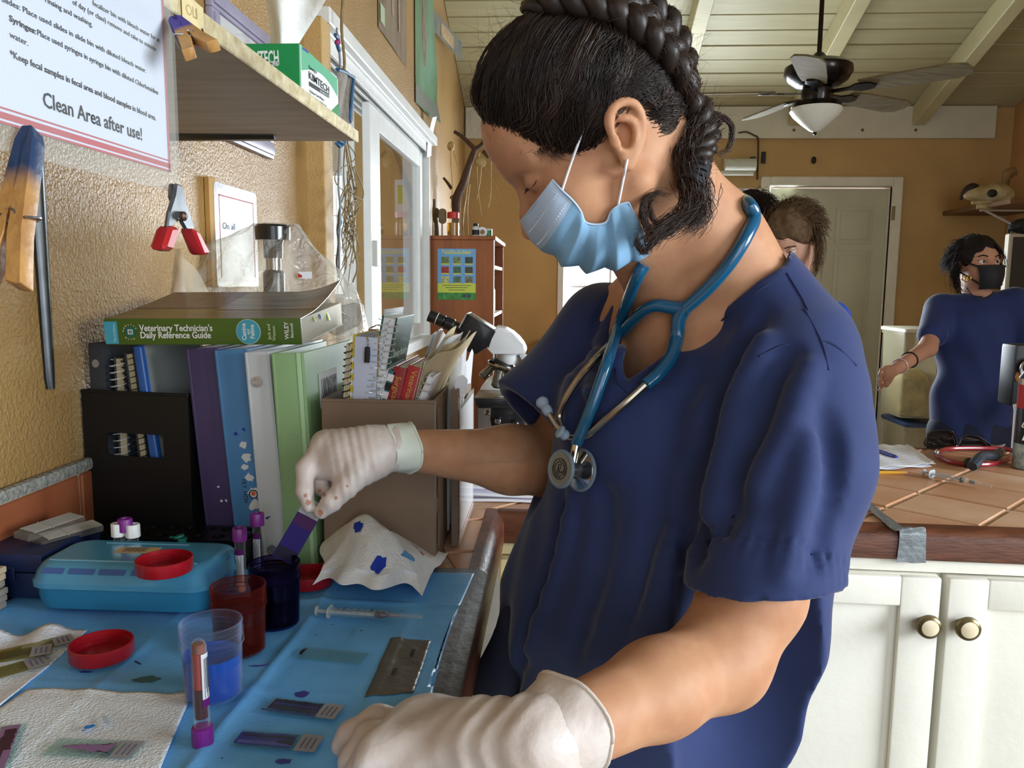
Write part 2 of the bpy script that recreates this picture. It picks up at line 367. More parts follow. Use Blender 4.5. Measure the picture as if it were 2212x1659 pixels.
# ---- back wall window
def back_window():
    w = thing('window_2', None, None, ((bw0+bw1)/2, BY, bz0)); w['kind'] = 'structure'
    A = lambda n, lo, hi, m=m_white, b=.003: obj(n, box(lo, hi, b), m, w, world=True)
    t = .025
    A('frame', (bw0-t, BY-.02, bz0), (bw0+.02, BY+.12, bz1)); A('frame', (bw1-.02, BY-.02, bz0), (bw1+t, BY+.12, bz1))
    A('frame', (bw0, BY-.02, bz1-.02), (bw1, BY+.12, bz1+t)); A('sill', (bw0-t, BY-.05, bz0-.03), (bw1+t, BY+.12, bz0+.01))
    A('pane', (bw0, BY+.07, bz0), (bw1, BY+.074, bz1), glass_pane(), 0)
    for x in np.linspace(bw0, bw1, 5)[1:-1]: A('muntin', (x-.008, BY+.05, bz0), (x+.008, BY+.068, bz1), b=.001)
    for z in np.linspace(bz0, bz1, 4)[1:-1]: A('muntin', (bw0, BY+.048, z-.008), (bw1, BY+.066, z+.008), b=.001)
back_window()
def porch_window():
    w = thing('window_3', None, None, (-1.69, BY+.02, 1.22)); w['kind'] = 'structure'
    x0, x1, z0, z1 = -1.80, -1.575, 1.22, 2.12
    A = lambda n, lo, hi: obj(n, box(lo, hi, .002), m_white, w, world=True)
    for a, b in (((x0-.02, z0), (x0+.01, z1)), ((x1-.01, z0), (x1+.02, z1)), ((x0, z0-.02), (x1, z0+.01)), ((x0, z1-.01), (x1, z1+.02))):
        A('frame', (a[0], BY-.005, a[1]), (b[0], BY+.12, b[1]))
    A('muntin', ((x0+x1)/2-.006, BY+.05, z0), ((x0+x1)/2+.006, BY+.062, z1))
    for z in (1.52, 1.82): A('muntin', (x0, BY+.05, z-.006), (x1, BY+.062, z+.006))
porch_window()
# ---- door in the back wall: six raised panels, pale frame
def back_door():
    d = thing('door_1', None, None, ((dl+dr)/2, BY, 0)); d['kind'] = 'structure'
    m = mat('grey_green_door_paint', '#bfc0a6', .45, noise=(4, .06)); mf = mat('off_white_door_trim', '#dedccb', .45, noise=(6, .08))
    obj('leaf', box((dl+.012, BY+.02, .01), (dr-.012, BY+.06, dtop-.012), .002), m, d, world=True)
    t = .068
    for lo, hi in (((dl-t, 0), (dl, dtop+t)), ((dr, 0), (dr+t, dtop+t)), ((dl, dtop), (dr, dtop+t))):
        obj('casing', box((lo[0], BY-.03, lo[1]), (hi[0], BY+.03, hi[1]), .006), mf, d, world=True)
    w = dr-dl
    for cx in (dl+w*.285, dl+w*.715):
        for z0, z1 in ((1.66, 1.87), (.98, 1.55), (.22, .83)):
            hw = w*.115
            obj('raised_panel', cat(box((cx-hw-.03, BY+.012, z0-.03), (cx+hw+.03, BY+.021, z1+.03), .006, 2), box((cx-hw, BY+.004, z0), (cx+hw, BY+.014, z1), .006, 2)), m, d, world=True)
    obj('hinge', box((dr-.004, BY-.034, 1.80), (dr+.02, BY-.028, 1.90), .001), mat('dull_brass', '#8d8263', .4, .8), d, world=True)
    kn = lathe([(.008, 0), (.008, .03), (.026, .04), (.03, .055), (.022, .068)], 16)
    obj('knob', xf(kn, T(dl+.07, BY+.02, .98)@Rx(PI/2)), mat('brass', '#a58a4c', .3, 1), d, world=True)
back_door()
# ================================================================== counters and cabinets
m_knob = mat('aged_brass', '#6f6244', .35, .9); m_knobface = mat('ivory_ceramic', '#e3d3b4', .2, coat=.4)
A0, B0 = onz(1075, 1110, CT), onz(2212, 1153, CT)
cang = math.atan2(B0[1]-A0[1], B0[0]-A0[0])
def tiles(parent, rect, pitch, ox, oy, ang, M):
    """diagonal square tiles clipped to a rectangle (x0,x1,y0,y1) in local coordinates, each a part"""
    x0, x1, y0, y1 = rect; ins = [(-1, 0, -x0), (1, 0, x1), (0, -1, -y0), (0, 1, y1)]; g = .0045; n = 0
    for i in range(-24, 25):
        for j in range(-24, 25):
            c, s = math.cos(ang), math.sin(ang); p = []
            for a, b in ((0, 0), (1, 0), (1, 1), (0, 1)):
                u, v = (i+a)*pitch+(g if a == 0 else -g), (j+b)*pitch+(g if b == 0 else -g)
                p.append((ox+u*c-v*s, oy+u*s+v*c))
            q = clip(p, ins)
            if len(q) < 3: continue
            ar = abs(sum(q[k][0]*q[(k+1) % len(q)][1]-q[(k+1) % len(q)][0]*q[k][1] for k in range(len(q))))/2
            if ar < 2e-4: continue
            v, f = prism(q, -.006, 0.0+random.uniform(-.0006, .0006)); top = v[len(q):].copy(); cen = top[:, :2].mean(0)
            top2 = top.copy(); top2[:, :2] = cen+(top[:, :2]-cen)*.975; top[:, 2] -= .002
            V = np.concatenate([v[:len(q)], top, top2]); m = len(q)
            F = [tuple(range(m))[::-1]]+[(k, (k+1) % m, (k+1) % m+m, k+m) for k in range(m)]+[(k+m, (k+1) % m+m, (k+1) % m+2*m, k+2*m) for k in range(m)]+[tuple(range(2*m, 3*m))]
            obj('tile', xf((V, F), M), m_terra if random.random() < .55 else m_terra2, parent, world=True); n += 1
    return n
def wood_edge(L, h=.052, w=.032):
    """rounded nosing along +x, front at y=-w"""
    prof = [(0, -h), (-w+.003, -h), (-w, -h+.004), (-w, -.018), (-w+.004, -.007), (-w+.012, -.001), (-w+.02, .001), (0, .001)]
    v = [(0, y, z) for y, z in prof]+[(L, y, z) for y, z in prof]; n = len(prof)
    f = [tuple(range(n)), tuple(range(n, 2*n))[::-1]]+[(i, (i+1) % n+0, (i+1) % n+n, i+n)[::-1] for i in range(n)]
    return np.array(v, float), f
# counter along the left wall
LC1 = -.115
lc = thing('countertop', 'terracotta tiled worktop along the left wall under the blue pad', 'countertop', (-.4, .6, CT-.05))
obj('substrate', box((WX+.001, -.45, CT-.05), (LC1, 1.345, CT-.0035)), m_grout, lc, world=True, smooth=False)
tiles(lc, (WX+.001, LC1, -.3, 1.345), .151, -.30, 1.06, .35, T(0, 0, CT))
obj('edge_trim', xf(wood_edge(1.8), T(LC1, -.45, CT)@Rz(PI/2)@S3(1, 1, 1)), m_wood, lc, world=True)
# counter across the room, facing the camera
RM = T(A0[0], A0[1], CT)@Rz(cang)
rc = thing('countertop', 'terracotta tiled worktop with dark wood nosing, duct-taped at the front', 'countertop', M=RM)
RL = 1.75; RD = .70
obj('substrate', box((-.6, .045, -.05), (RL, RD, -.0035)), m_grout, rc, smooth=False)
lp = np.linalg.inv(RM)@np.array([.805, 1.64, CT, 1])
tiles(rc, (-.6, RL, .032, RD-.02), .151, lp[0], lp[1], PI/4+.02-cang, RM)
obj('edge_trim', xf(wood_edge(RL+.0), T(0, .032, 0)), m_wood, rc); obj('edge_trim', box((-.6, RD-.02, -.05), (RL, RD, .0), .004), m_wood, rc)
# base cabinets under the cross counter
def cab_unit(x0, x1, label, m, split):
    c = thing('base_cabinet', label, 'cabinet', M=RM@T((x0+x1)/2, .03, -CT))
    Z = lambda lo, hi, n, mm, b=.003, par=None: obj(n, xf(box(lo, hi, b, 2), T(-(x0+x1)/2, -.03, CT)), mm, par or c, world=False)
    Z((x0, .03, -CT+.08), (x1, RD-.04, -.052), 'carcass', m, .002)
    Z((x0, .08, -CT), (x1, RD-.08, -CT+.08), 'plinth', mat('dark_plinth', '#5a4a3a', .6), 0)
    Z((x0, .012, -.075), (x1, .03, -.053), 'top_rail', m, .002)
    for a, b, side in ((x0+.006, split-.006, 1), (split+.006, x1-.006, -1)):
        t = .062; z0, z1 = -CT+.12, -.078
        d = obj('door', xf(box((a, .006, z0), (b, .028, z1), .003, 2), T(-(x0+x1)/2, -.03, CT)), m, c)
        for lo, hi, n in (((a, z0), (a+t, z1), 'stile'), ((b-t, z0), (b, z1), 'stile'), ((a+t, z1-t*.8), (b-t, z1), 'rail'), ((a+t, z0), (b-t, z0+t), 'rail')):
            obj(n, xf(box((lo[0], -.006, lo[1]), (hi[0], .008, hi[1]), .0035, 2), T(-(x0+x1)/2, -.03, CT)), m, d)
        kx = (b-.024) if side == 1 else (a+.024)
        kn = xf(lathe([(.009, 0), (.008, .008), (.016, .013), (.0195, .019), (.0185, .025), (.0145, .0275), (.0135, .026)], 24), T(kx-(x0+x1)/2, -.006-.03, -.152+CT)@Rx(PI/2))
        k = obj('knob', kn, m_knob, d)
        obj('knob_face', xf(lathe([(.0138, .0), (.0135, .0015), (.008, .0035), (.001, .004)], 20), T(kx-(x0+x1)/2, -.032-.03, -.152+CT)@Rx(PI/2)), m_knobface, d)
    return c
sp = (np.linalg.inv(RM)@np.array([*ony(2034, 1300, 1.29), 1]))[0]
cab_unit(sp-.43, sp+.43, 'white painted base cabinet with two brass knobs below the duct tape', m_cab, sp)
cab_unit(-.0, sp-.435, 'cream base cabinet behind the woman at the counter corner', m_cab2, (sp-.435)*.5)
# base cabinet under the left counter
lcab = thing('base_cabinet', 'cream base cabinet below the grey rubber mat', 'cabinet', (-.4, .5, 0))
obj('carcass', box((WX+.01, -.4, .08), (LC1-.025, 1.33, CT-.052), .003), m_cab2, lcab, world=True)
obj('plinth', box((WX+.01, -.4, 0), (LC1-.08, 1.33, .08)), mat('dark_plinth', '#5a4a3a', .6), lcab, world=True)
for y in (-.36, .2, .76):
    d = obj('door', box((LC1-.025, y, .13), (LC1-.008, y+.53, CT-.085), .003), m_cab2, lcab, world=True)
# backsplash of terracotta tiles with a speckled curb, fixed to the left wall
bs = thing('backsplash', 'low terracotta tile backsplash with speckled grey curb on the left wall', 'backsplash', (WX, .6, CT))
zt = CT+.112
y = -.3; k = 0
while y < 1.30:
    obj('tile', box((WX+.001, y+.003, CT+.002), (WX+.012+.001*(k % 2), y+.197, zt-.004), .002), mat('rust_terracotta', '#a5623f', .5, noise=(10, .3), col2='#8a4a2e'), bs, world=True); y += .20; k += 1
obj('grout_bed', box((WX+.0005, -.3, CT), (WX+.008, 1.30, zt)), m_grout, bs, world=True)
obj('curb', box((WX+.0005, -.3, zt-.002), (WX+.016, 1.30, zt+.016), .006, 2), m_granite, bs, world=True)

# duct tape on the cross counter
m_duct = mat('silver_duct_tape', '#8b9296', .32, .35, noise=(40, .25), bump=(90, .25), coat=.3)
def tape():
    P = [(1845, 1048), (1880, 1085), (1915, 1112), (1948, 1138), (1972, 1150)]
    Q = [(1850, 1078), (1880, 1103), (1908, 1127), (1934, 1148), (1948, 1156)]
    a = [onz(*p, CT+.0035) for p in P]; b = [onz(*p, CT+.0035) for p in Q]
    inv = np.linalg.inv(RM)
    xL = (inv@np.array([*ony(1944, 1175, 1.283), 1]))[0]; xR = (inv@np.array([*ony(2001, 1175, 1.283), 1]))[0]
    row = [(q, p) for p, q in zip(a[:-1], b[:-1])]
    for yl, zl in ((.004, .0032), (-.0025, -.006), (-.003, -.02), (-.0032, -.054)):
        row.append(((RM@np.array([xL-.002*(zl < -.02), yl, zl, 1]))[:3], (RM@np.array([xR+.002*(zl < -.02), yl, zl, 1]))[:3]))
    nu = len(row)-1
    def fn(u, v):
        t = u*nu; i = min(int(t), nu-1); t -= i
        l = row[i][0]*(1-t)+row[i+1][0]*t; r = row[i][1]*(1-t)+row[i+1][1]*t; p = l*(1-v)+r*v
        return p+np.array([0, 0, .0008*math.sin(v*9+u*31)])
    obj('duct_tape', sheet(fn, 32, 6, .0008), m_duct, label='silver duct tape strip folded over the dark wood counter edge', cat='tape')
tape()

# ================================================================== shelf on the left wall
SX = -.358; SZ = 1.567; SY1 = 1.438
m_ply = mat('unfinished_plywood', '#c6c2b8', .6, noise=(5, .2), col2='#afaaa0', stretch=(1, 8, 1), bump=(80, .1)); m_plyedge = mat('cream_painted_edge', '#d9cfa9', .6, noise=(60, .35), col2='#b7a67c', bump=(80, .3))
sh = thing('wall_shelf', 'plywood wall shelf with worn cream front edge and steel brackets', 'shelf', (-.53, .7, SZ))
obj('board', box((WX+.001, -.25, SZ), (SX, SY1, SZ+.016), .0015), m_ply, sh, world=True)
obj('front_edge', box((SX-.0005, -.25, SZ-.003), (SX+.004, SY1+.001, SZ+.018), .0015), m_plyedge, sh, world=True)
m_steel = mat('grey_steel', '#55585a', .35, .85, noise=(30, .15))
def bracket(y, x_end, zb, w=.020):
    v = []; n = 24
    prof = [(-1, 0), (-.72, 0), (-.55, .0035), (-.25, .0075), (0, .0085), (.25, .0075), (.55, .0035), (.72, 0), (1, 0)]
    H = SZ-zb
    for i in range(n+1):
        t = i/n; z = SZ-.002-H*t; ww = w*(1-.45*t)*(1 if t < .96 else .75)
        for a, h in prof: v.append((WX+.002+h*(1-.3*t), y+a*ww, z))
    f = [(i*9+k, i*9+k+1, (i+1)*9+k+1, (i+1)*9+k) for i in range(n) for k in range(8)]
    f2 = [tuple(range(9)), tuple(range(n*9, n*9+9))[::-1]]
    S1 = (np.array(v), f+f2)
    v = []
    Lh = x_end-WX
    for i in range(n+1):
        t = i/n; x = WX+.002+Lh*t; ww = w*(1-.45*t)
        for a, h in prof: v.append((x, y+a*ww, SZ-.002-h*(1-.3*t)))
    S2 = (np.array(v), [q[::-1] for q in f]+f2)
    obj('bracket', cat(S1, S2), m_steel, sh, world=True)
by = onx(105, 700, WX+.005)[1]
bracket(by, -.60, onx(118, 836, WX+.005)[2]); bracket(1.375, onz(572, 281, SZ)[0], SZ-.045, .016)
# yellowed paper label on the shelf edge
lab = thing('shelf_label', 'yellowed paper label stuck on the front edge of the plywood shelf', 'label', (SX+.005, .80, SZ))
ya, yb = onx(393, 10, SX+.0055)[1], onx(441, 40, SX+.0055)[1]
obj('paper', sheet(lambda u, v: (SX+.0056+.0008*math.sin(u*5), ya+(yb-ya)*u, SZ-.016+.036*v), 6, 3, .0004, (1, 0, 0)), mat('yellowed_paper', '#dccb98', .7, noise=(30, .12)), lab, world=True)
def text_fit(name, s, p0, p1, up, h, m, parent, normal, bold=0.0, depth=.00012, lift=.0004):
    """a line of lettering whose middle runs from p0 to p1, with capital height h"""
    p0, p1 = np.asarray(p0, float), np.asarray(p1, float); nv = nrm(normal)
    cu = bpy.data.curves.new('t', 'FONT'); cu.body = s; cu.size = h/.70; cu.align_y = 'TOP_BASELINE'; cu.offset = bold*h; cu.extrude = depth; cu.resolution_u = 2
    o = bpy.data.objects.new('t', cu); me = bpy.data.meshes.new_from_object(o)
    v = np.empty(len(me.vertices)*3); me.vertices.foreach_get('co', v); v = v.reshape(-1, 3); f = [tuple(p.vertices) for p in me.polygons]
    bpy.data.objects.remove(o); bpy.data.curves.remove(cu); bpy.data.meshes.remove(me)
    L = np.linalg.norm(p1-p0); w = v[:, 0].max()-v[:, 0].min(); v = v.copy(); v[:, 0] = (v[:, 0]-v[:, 0].min())*L/w; v[:, 1] -= h*.5
    x = nrm(p1-p0); yv = np.asarray(up, float); yv = nrm(yv-x*(yv@x)); M = np.eye(4); M[:3, 0] = x; M[:3, 1] = yv; M[:3, 2] = nv; M[:3, 3] = p0+nv*lift
    return obj(name, xf((v, f), M), m, parent, world=True, smooth=False)
m_ink = mat('black_print', '#22242a', .6); m_faint = mat('faint_pencil', '#b09c6c', .7)
text_fit('lettering', 'OLI', onx(401, 18, SX+.006), onx(425, 30, SX+.006), (0, 0, 1), .010, m_faint, lab, (1, 0, 0))

# ---- laminated instruction sheet hanging from the shelf edge
GX = SX+.012
m_paper = mat('white_paper', '#e9ecf2', .6); m_red = mat('muted_red_print', '#b0525a', .6)
def sign():
    c0 = onx(388, 418, GX); b0 = onx(368, 372, GX); yR, zB = b0[1], b0[2]
    s = thing('instruction_sheet', 'laminated printed instruction sheet with red border reading Clean Area after use', 'sign', (GX, .55, c0[2]))
    obj('paper', box((GX-.0006, .40, zB), (GX+.0004, yR, zB+.235)), mat('cool_white_paper', '#ccd4e6', .6), s, world=True, smooth=False)
    lam = film('laminate_film', '#c9cbc4', .07, .12, .6)
    for a in (GX-.0014, GX+.0012):
        obj('laminate', sheet(lambda u, v: (a+.0004*math.sin(u*7+v*3), .385+(c0[1]-.385)*u, c0[2]+(zB+.25-c0[2])*v), 10, 10, .0003, (1, 0, 0)), lam, s, world=True)
    for k, (o, w) in enumerate(((0, .0016), (.003, .0042), (.009, .0012))):
        obj('border', box((GX+.0005, .40, zB+o), (GX+.00062, yR-o*.35, zB+o+w)), m_red, s, world=True, smooth=False)
    for o, w in ((0, .0008), (.0014, .0016), (.0038, .0006)):
        obj('border', box((GX+.0005, yR-o-w, zB), (GX+.00062, yR-o, zB+.235)), m_red, s, world=True, smooth=False)
    L = [('fecalizer bin with bleach water for at', (200, 5), (345, 87), .0037, 0), ('of day (or class) remove and take to outside', (157, 3), (337, 106), .0037, 0),
         ('rinsing and washing.', (98, -2), (200, 53), .0037, 0), ('Slides: Place used slides in slide bin with diluted bleach water.', (4, -4), (316, 153), .0037, .004),
         ('Syringes:', (20, 38), (78, 68), .0038, .03), ('Place used syringes in syringe bin with diluted Chlorhexidine', (81, 69), (342, 200), .0038, 0.005),
         ('water.', (21, 73), (61, 93), .0038, 0), ('*Keep fecal samples in fecal area and blood samples in blood area.', (22, 115), (337, 255), .0042, .018),
         ('Clean Area after use!', (93, 213), (307, 290), .0100, .016)]
    for t, a, b, h, bo in L:
        text_fit('lettering', t, onx(*a, GX+.0008), onx(*b, GX+.0008), (0, 0, 1), h, m_ink, s, (1, 0, 0), bold=bo, lift=-.0001)
    return s
sign()
# ---- wooden clothespins
m_pin = mat('clothespin_wood', '#b98a4e', .55, noise=(30, .3), col2='#8a5f32', bump=(60, .2)); m_wire = mat('spring_wire', '#9a9a98', .25, 1)
def dyed(name, dye, t0=.040, t1=.058):
    """wood whose tip was dipped in stain; stain starts along the peg's own length"""
    m = mat(name, '#b98a4e', .5, noise=(40, .3), col2='#9a6d3c', bump=(60, .2)); nt = m.node_tree; b = nt.nodes['Principled BSDF']
    mixn = [n for n in nt.nodes if n.type == 'MIX'][0]
    tc = [n for n in nt.nodes if n.type == 'TEX_COORD'][0]; sp_ = nt.nodes.new('ShaderNodeSeparateXYZ'); nt.links.new(tc.outputs['Object'], sp_.inputs[0])
    nz = nt.nodes.new('ShaderNodeTexNoise'); nz.inputs['Scale'].default_value = 60; nt.links.new(tc.outputs['Object'], nz.inputs['Vector'])
    ad = nt.nodes.new('ShaderNodeMath'); ad.operation = 'MULTIPLY_ADD'; ad.inputs[1].default_value = .018; nt.links.new(nz.outputs['Fac'], ad.inputs[0]); nt.links.new(sp_.outputs[0], ad.inputs[2])
    mr = nt.nodes.new('ShaderNodeMapRange'); mr.inputs[1].default_value = t0; mr.inputs[2].default_value = t1; mr.inputs[3].default_value = 0; mr.inputs[4].default_value = 1
    nt.links.new(ad.outputs[0], mr.inputs[0])
    m2 = nt.nodes.new('ShaderNodeMix'); m2.data_type = 'RGBA'; nt.links.new(mr.outputs[0], m2.inputs['Factor']); nt.links.new(mixn.outputs['Result'], m2.inputs['A']); m2.inputs['B'].default_value = (*lin(dye), 1)
    nt.links.new(m2.outputs['Result'], b.inputs['Base Color']); return m
def clothespin(label, M, m, spread=.09, L=.083, w=.010):
    """peg along local +x (jaws at +x), opening in y, thickness in z"""
    c = thing('clothespin', label, 'clothespin', M=M)
    for sgn in (1, -1):
        pts = [(-.32*L, .010), (-.30*L, .0042), (.0, .0006), (.10*L, .0022), (.16*L, .0006), (.45*L, .0008), (.52*L, .003), (.56*L, .0008), (.68*L, .0004), (.68*L, .007), (.60*L, .0095), (.0, .0098), (-.32*L, .014)]
        S = prism([(x, sgn*(yy)) for x, yy in pts], -w/2, w/2, .0006)
        obj('jaw', xf(S, T(.02*L, 0, 0)@Rz(-sgn*spread*.5)), m, c)
    co = [(.12*L+.0042*math.cos(a), .0042*math.sin(a)*1.0, -w/2+w*a/(8*PI)) for a in np.linspace(0, 8*PI, 64)]
    obj('spring', cat(tube(co, .0009, 6), tube(spline([(.12*L, .0042, w/2), (.16*L, .011, w/2+.0005), (.13*L, .0118, 0), (.10*L, .0115, -w/2)], 5), .0009, 6), tube(spline([(.12*L, -.0042, -w/2), (.16*L, -.011, -w/2-.0005), (.13*L, -.0118, 0), (.10*L, -.0115, w/2)], 5), .0009, 6)), m_wire, c)
    return c
# purple-tipped peg on the right edge of the sheet
a = onx(372, 50, GX+.008); b = onx(446, 132, GX+.058)
clothespin('wooden clothespin with purple dipped tip on the right edge of the laminated sheet', frame(a+nrm(b-a)*.042+np.array([.004, 0, 0]), a-b, y=(1, 0, 0)), dyed('purple_dipped_wood', '#3a2f86', .026, .034), spread=.16, L=.066)
# blue-dyed peg at the lower left of the sheet, close to the camera
a = onx(60, 285, GX+.006); b = onx(5, 560, GX+.012)
clothespin('large wooden clothespin stained blue at its tip on the lower left of the sheet', frame(a+nrm(b-a)*.078+np.array([.003, 0, 0]), a-b, y=(1, 0, 0)), dyed('blue_stained_wood', '#1f3558'), spread=.10, L=.112, w=.013)
# ---- spring clamp with red grips at the sheet's lower right corner
def spring_clamp():
    o = onx(366, 398, GX+.004); S_ = .00042; yv, zv = np.array([0, 1., 0]), np.array([0, 0, 1.])
    k = (onx(425, 540, GX)[1]-onx(366, 540, GX)[1])/59
    M = np.eye(4); M[:3, 0] = yv; M[:3, 1] = zv; M[:3, 2] = (1, 0, 0); M[:3, 3] = o
    kz = (onx(366, 398, GX)[2]-onx(366, 540, GX)[2])/142
    c = thing('spring_clamp', 'small steel spring clamp with red grips at the lower corner of the sheet', 'clamp', M=M)
    g = mat('dull_zinc', '#70757a', .4, .8, noise=(60, .3)); r = mat('red_vinyl_grip', '#a81f24', .35, coat=.3, noise=(50, .15))
    def pl(pts, z0, z1, n, m, bev=.0012): obj(n, prism([(x*k, -y*kz) for x, y in pts], z0, z1, bev), m, c)
    pl([(-7, 0), (8, 0), (14, 20), (26, 62), (36, 85), (32, 98), (18, 92), (8, 66), (0, 62), (-10, 30)], .002, .006, 'jaw', g)
    pl([(-8, 0), (4, 2), (10, 30), (2, 66), (-8, 68), (-20, 94), (-30, 96), (-24, 62), (-10, 28)], .0065, .0105, 'jaw', g)
    pl([(-20, 92), (-31, 94), (-47, 142), (-28, 146), (-12, 96)], .000, .0145, 'grip', r, .003)
    pl([(18, 90), (33, 95), (56, 140), (52, 146), (40, 147)], -.002, .0125, 'grip', r, .003)
    obj('rivet', xf(lathe([(.0042, 0), (.0042, .003), (.002, .005)], 14), T(-2*k, -68*kz, .0105)), mat('rusty_rivet', '#5a4238', .5, .6), c)
    obj('spring', tube([(-2*k+.004*math.cos(a), -68*kz+.004*math.sin(a), -.002+.013*a/(6*PI)) for a in np.linspace(0, 6*PI, 40)], .0008, 6), m_wire, c)
spring_clamp()
# ================================================================== row of files and binders on the left counter
CTT = CT+.0012
m_pages = mat('page_block', '#e3dfd2', .8, noise=(200, .12), stretch=(1, 1, 12))
def bX(px, py, Y): p = ony(px, py, Y); return p[0], p[2]
def panel_hole(w, h, t, holes, bev=.0015):
    """upright panel in x-z with rounded slots cut through; y from 0 to t"""
    bm = bmesh.new(); polys = [[(0, 0), (w, 0), (w, h), (0, h)]]+holes
    edges = []
    for P in polys:
        vs = [bm.verts.new((x, 0, z)) for x, z in P]
        for i in range(len(vs)): edges.append(bm.edges.new((vs[i], vs[(i+1) % len(vs)])))
    r = bmesh.ops.triangle_fill(bm, use_beauty=True, use_dissolve=False, edges=edges)
    fs = [f for f in bm.faces]
    # drop faces that fell inside holes
    def inside(pt, P):
        c = False; n = len(P)
        for i in range(n):
            (x1, y1), (x2, y2) = P[i], P[(i+1) % n]
            if (y1 > pt[1]) != (y2 > pt[1]) and pt[0] < (x2-x1)*(pt[1]-y1)/(y2-y1)+x1: c = not c
        return c
    dele = [f for f in fs if any(inside((f.calc_center_median().x, f.calc_center_median().z), P) for P in holes)]
    bmesh.ops.delete(bm, geom=dele, context='FACES')
    ex = bmesh.ops.extrude_face_region(bm, geom=list(bm.faces))
    for g in ex['geom']:
        if isinstance(g, bmesh.types.BMVert): g.co.y += t
    bmesh.ops.recalc_face_normals(bm, faces=list(bm.faces))
    bm.verts.index_update(); v = np.array([x.co[:] for x in bm.verts]); f = [tuple(q.index for q in p.verts) for p in bm.faces]; bm.free(); return v, f
def slot(cx, cz, hw, hh, r, k=4): return [(cx+x, cz+y) for x, y in rrect(hw, hh, r, k)]
def magfile(label, M, W, H, D, m, front_holes, side_holes, cat_='magazine file'):
    c = thing('magazine_file', label, cat_, M=M); t = .0028
    obj('front_panel', panel_hole(W, H, t, front_holes), m, c, angle=.5)
    for x in (0, W-t):
        obj('side_panel', xf(panel_hole(D-2*t, H, t, side_holes), T(x+t, t, 0)@Rz(PI/2)), m, c, angle=.5)
    obj('back_panel', box((0, D-t, 0), (W, D, H*.98)), m, c); obj('floor_panel', box((t, t, 0), (W-t, D-t, t)), m, c)
    obj('rim', box((-.0008, -.0008, H-.004), (W+.0008, t+.0006, H+.0006), .001), m, c)
    return c
m_blk = mat('black_cardboard', '#101113', .5, noise=(30, .3)); m_taupe = mat('taupe_cardboard', '#86715f', .6, noise=(20, .08))
# black file against the wall
kb = np.array([-.697, 1.128]); ke = np.array([-.522, 1.098]); ka = math.atan2(ke[1]-kb[1], ke[0]-kb[0]); kW = float(np.linalg.norm(ke-kb)); kH = .228
magfile('black cardboard magazine file with a rectangular window beside the purple binder', T(kb[0], kb[1], CTT)@Rz(ka), kW, kH, .17, m_blk,
        [slot(kW*.49, kH*.655, kW*.27, kH*.075, .006)], [slot(.083-.02, z, .055, .017, .012) for z in (.03, .08, .13, .18)])
KM = T(kb[0], kb[1], CTT)@Rz(ka)
def spiral(p0, p1, n, r, axis, rad=.0007):
    """wire coil from p0 to p1; loops round the p0-p1 line"""
    p0, p1 = np.asarray(p0, float), np.asarray(p1, float); x = nrm(p1-p0); a = nrm(np.cross(x, axis)); b = np.cross(x, a); q = np.linspace(0, 2*PI*n, n*10)
    return tube([p0+(p1-p0)*t/(2*PI*n)+r*(math.cos(t)*a+math.sin(t)*b) for t in q], rad, 4, caps=False)
m_blackwire = mat('black_coil', '#1c1c1e', .4); m_whitewire = mat('white_coil', '#d8dbdc', .3, .3); m_cream_pg = mat('cream_pages', '#d6cbaa', .8, noise=(150, .15), stretch=(1, 1, 14))
def book(name, label, M, w, d, h, mcov, mpg=None, spine=True, cat_='book', group=None, t=.0022, extra=None):
    """upright book, spine at y=0 facing -y; local x = thickness, y = depth"""
    c = thing(name, label, cat_, M=M, group=group)
    cov = cat(box((0, 0, 0), (t, d, h), .0006), box((w-t, 0, 0), (w, d, h), .0006))
    if spine: cov = cat(cov, box((0, -.0015, 0), (w, t, h), .0012, 2))
    obj('cover', cov, mcov, c)
    obj('pages', box((t, t*1.2, .003), (w-t, d-.004, h-.003)), mpg or m_pages, c)
    if extra: extra(c)
    return c
m_grey_bind = mat('charcoal_binder', '#3c4148', .45, noise=(20, .15)); m_dk = mat('dark_grey_card', '#34383c', .5)
def inK(x, y, z, lean=0.0): return KM@T(x, y, z+.004)@Ry(lean)
def _ring(c): obj('finger_hole', xf(lathe([(.006, 0), (.006, .0012), (.0035, .0012)], 14, True, True), T(.012, -.0018, .262)@Rx(PI/2)), mat('steel_eyelet', '#b9bcc0', .3, .7), c)
book('ring_binder', 'charcoal ring binder with steel finger hole inside the black file', inK(.006, .014, 0), .026, .145, .292, m_grey_bind, extra=_ring)
def _coil(c, w, h, wire, n=26): obj('coil', spiral((w/2, -.003, .004), (w/2, -.003, h-.004), n, w*.62, (0, 1, 0), .0008), wire, c)
book('spiral_notebook', 'grey covered spiral notebook with pale coil inside the black file', inK(.042, .020, 0), .018, .14, .272, m_dk, m_cream_pg, False, 'notebook', extra=lambda c: _coil(c, .018, .272, m_whitewire))
book('spiral_notebook', 'thick cream spiral notebook with black coil leaning in the black file', inK(.088, .020, 0, -.10), .016, .135, .280, m_dk, m_cream_pg, False, 'notebook', extra=lambda c: _coil(c, .016, .280, m_blackwire, 30))
book('report_folder', 'clear grey report folder with bright blue spine bar leaning in the black file', inK(.120, .014, 0, -.12), .012, .145, .292, film('clear_grey_cover', '#b9c2c4', .45, .15), m_pages, False, 'folder',
     extra=lambda c: obj('spine_bar', box((-.001, -.006, .002), (.013, .006, .292), .004, 3), mat('blue_plastic_bar', '#2a5fae', .35, coat=.3), c))
book('slim_folder', 'dark slim folder at the right end of the black file', inK(.148, .004, 0, -.03), .010, .14, .215, m_dk, m_pages, False, 'folder')
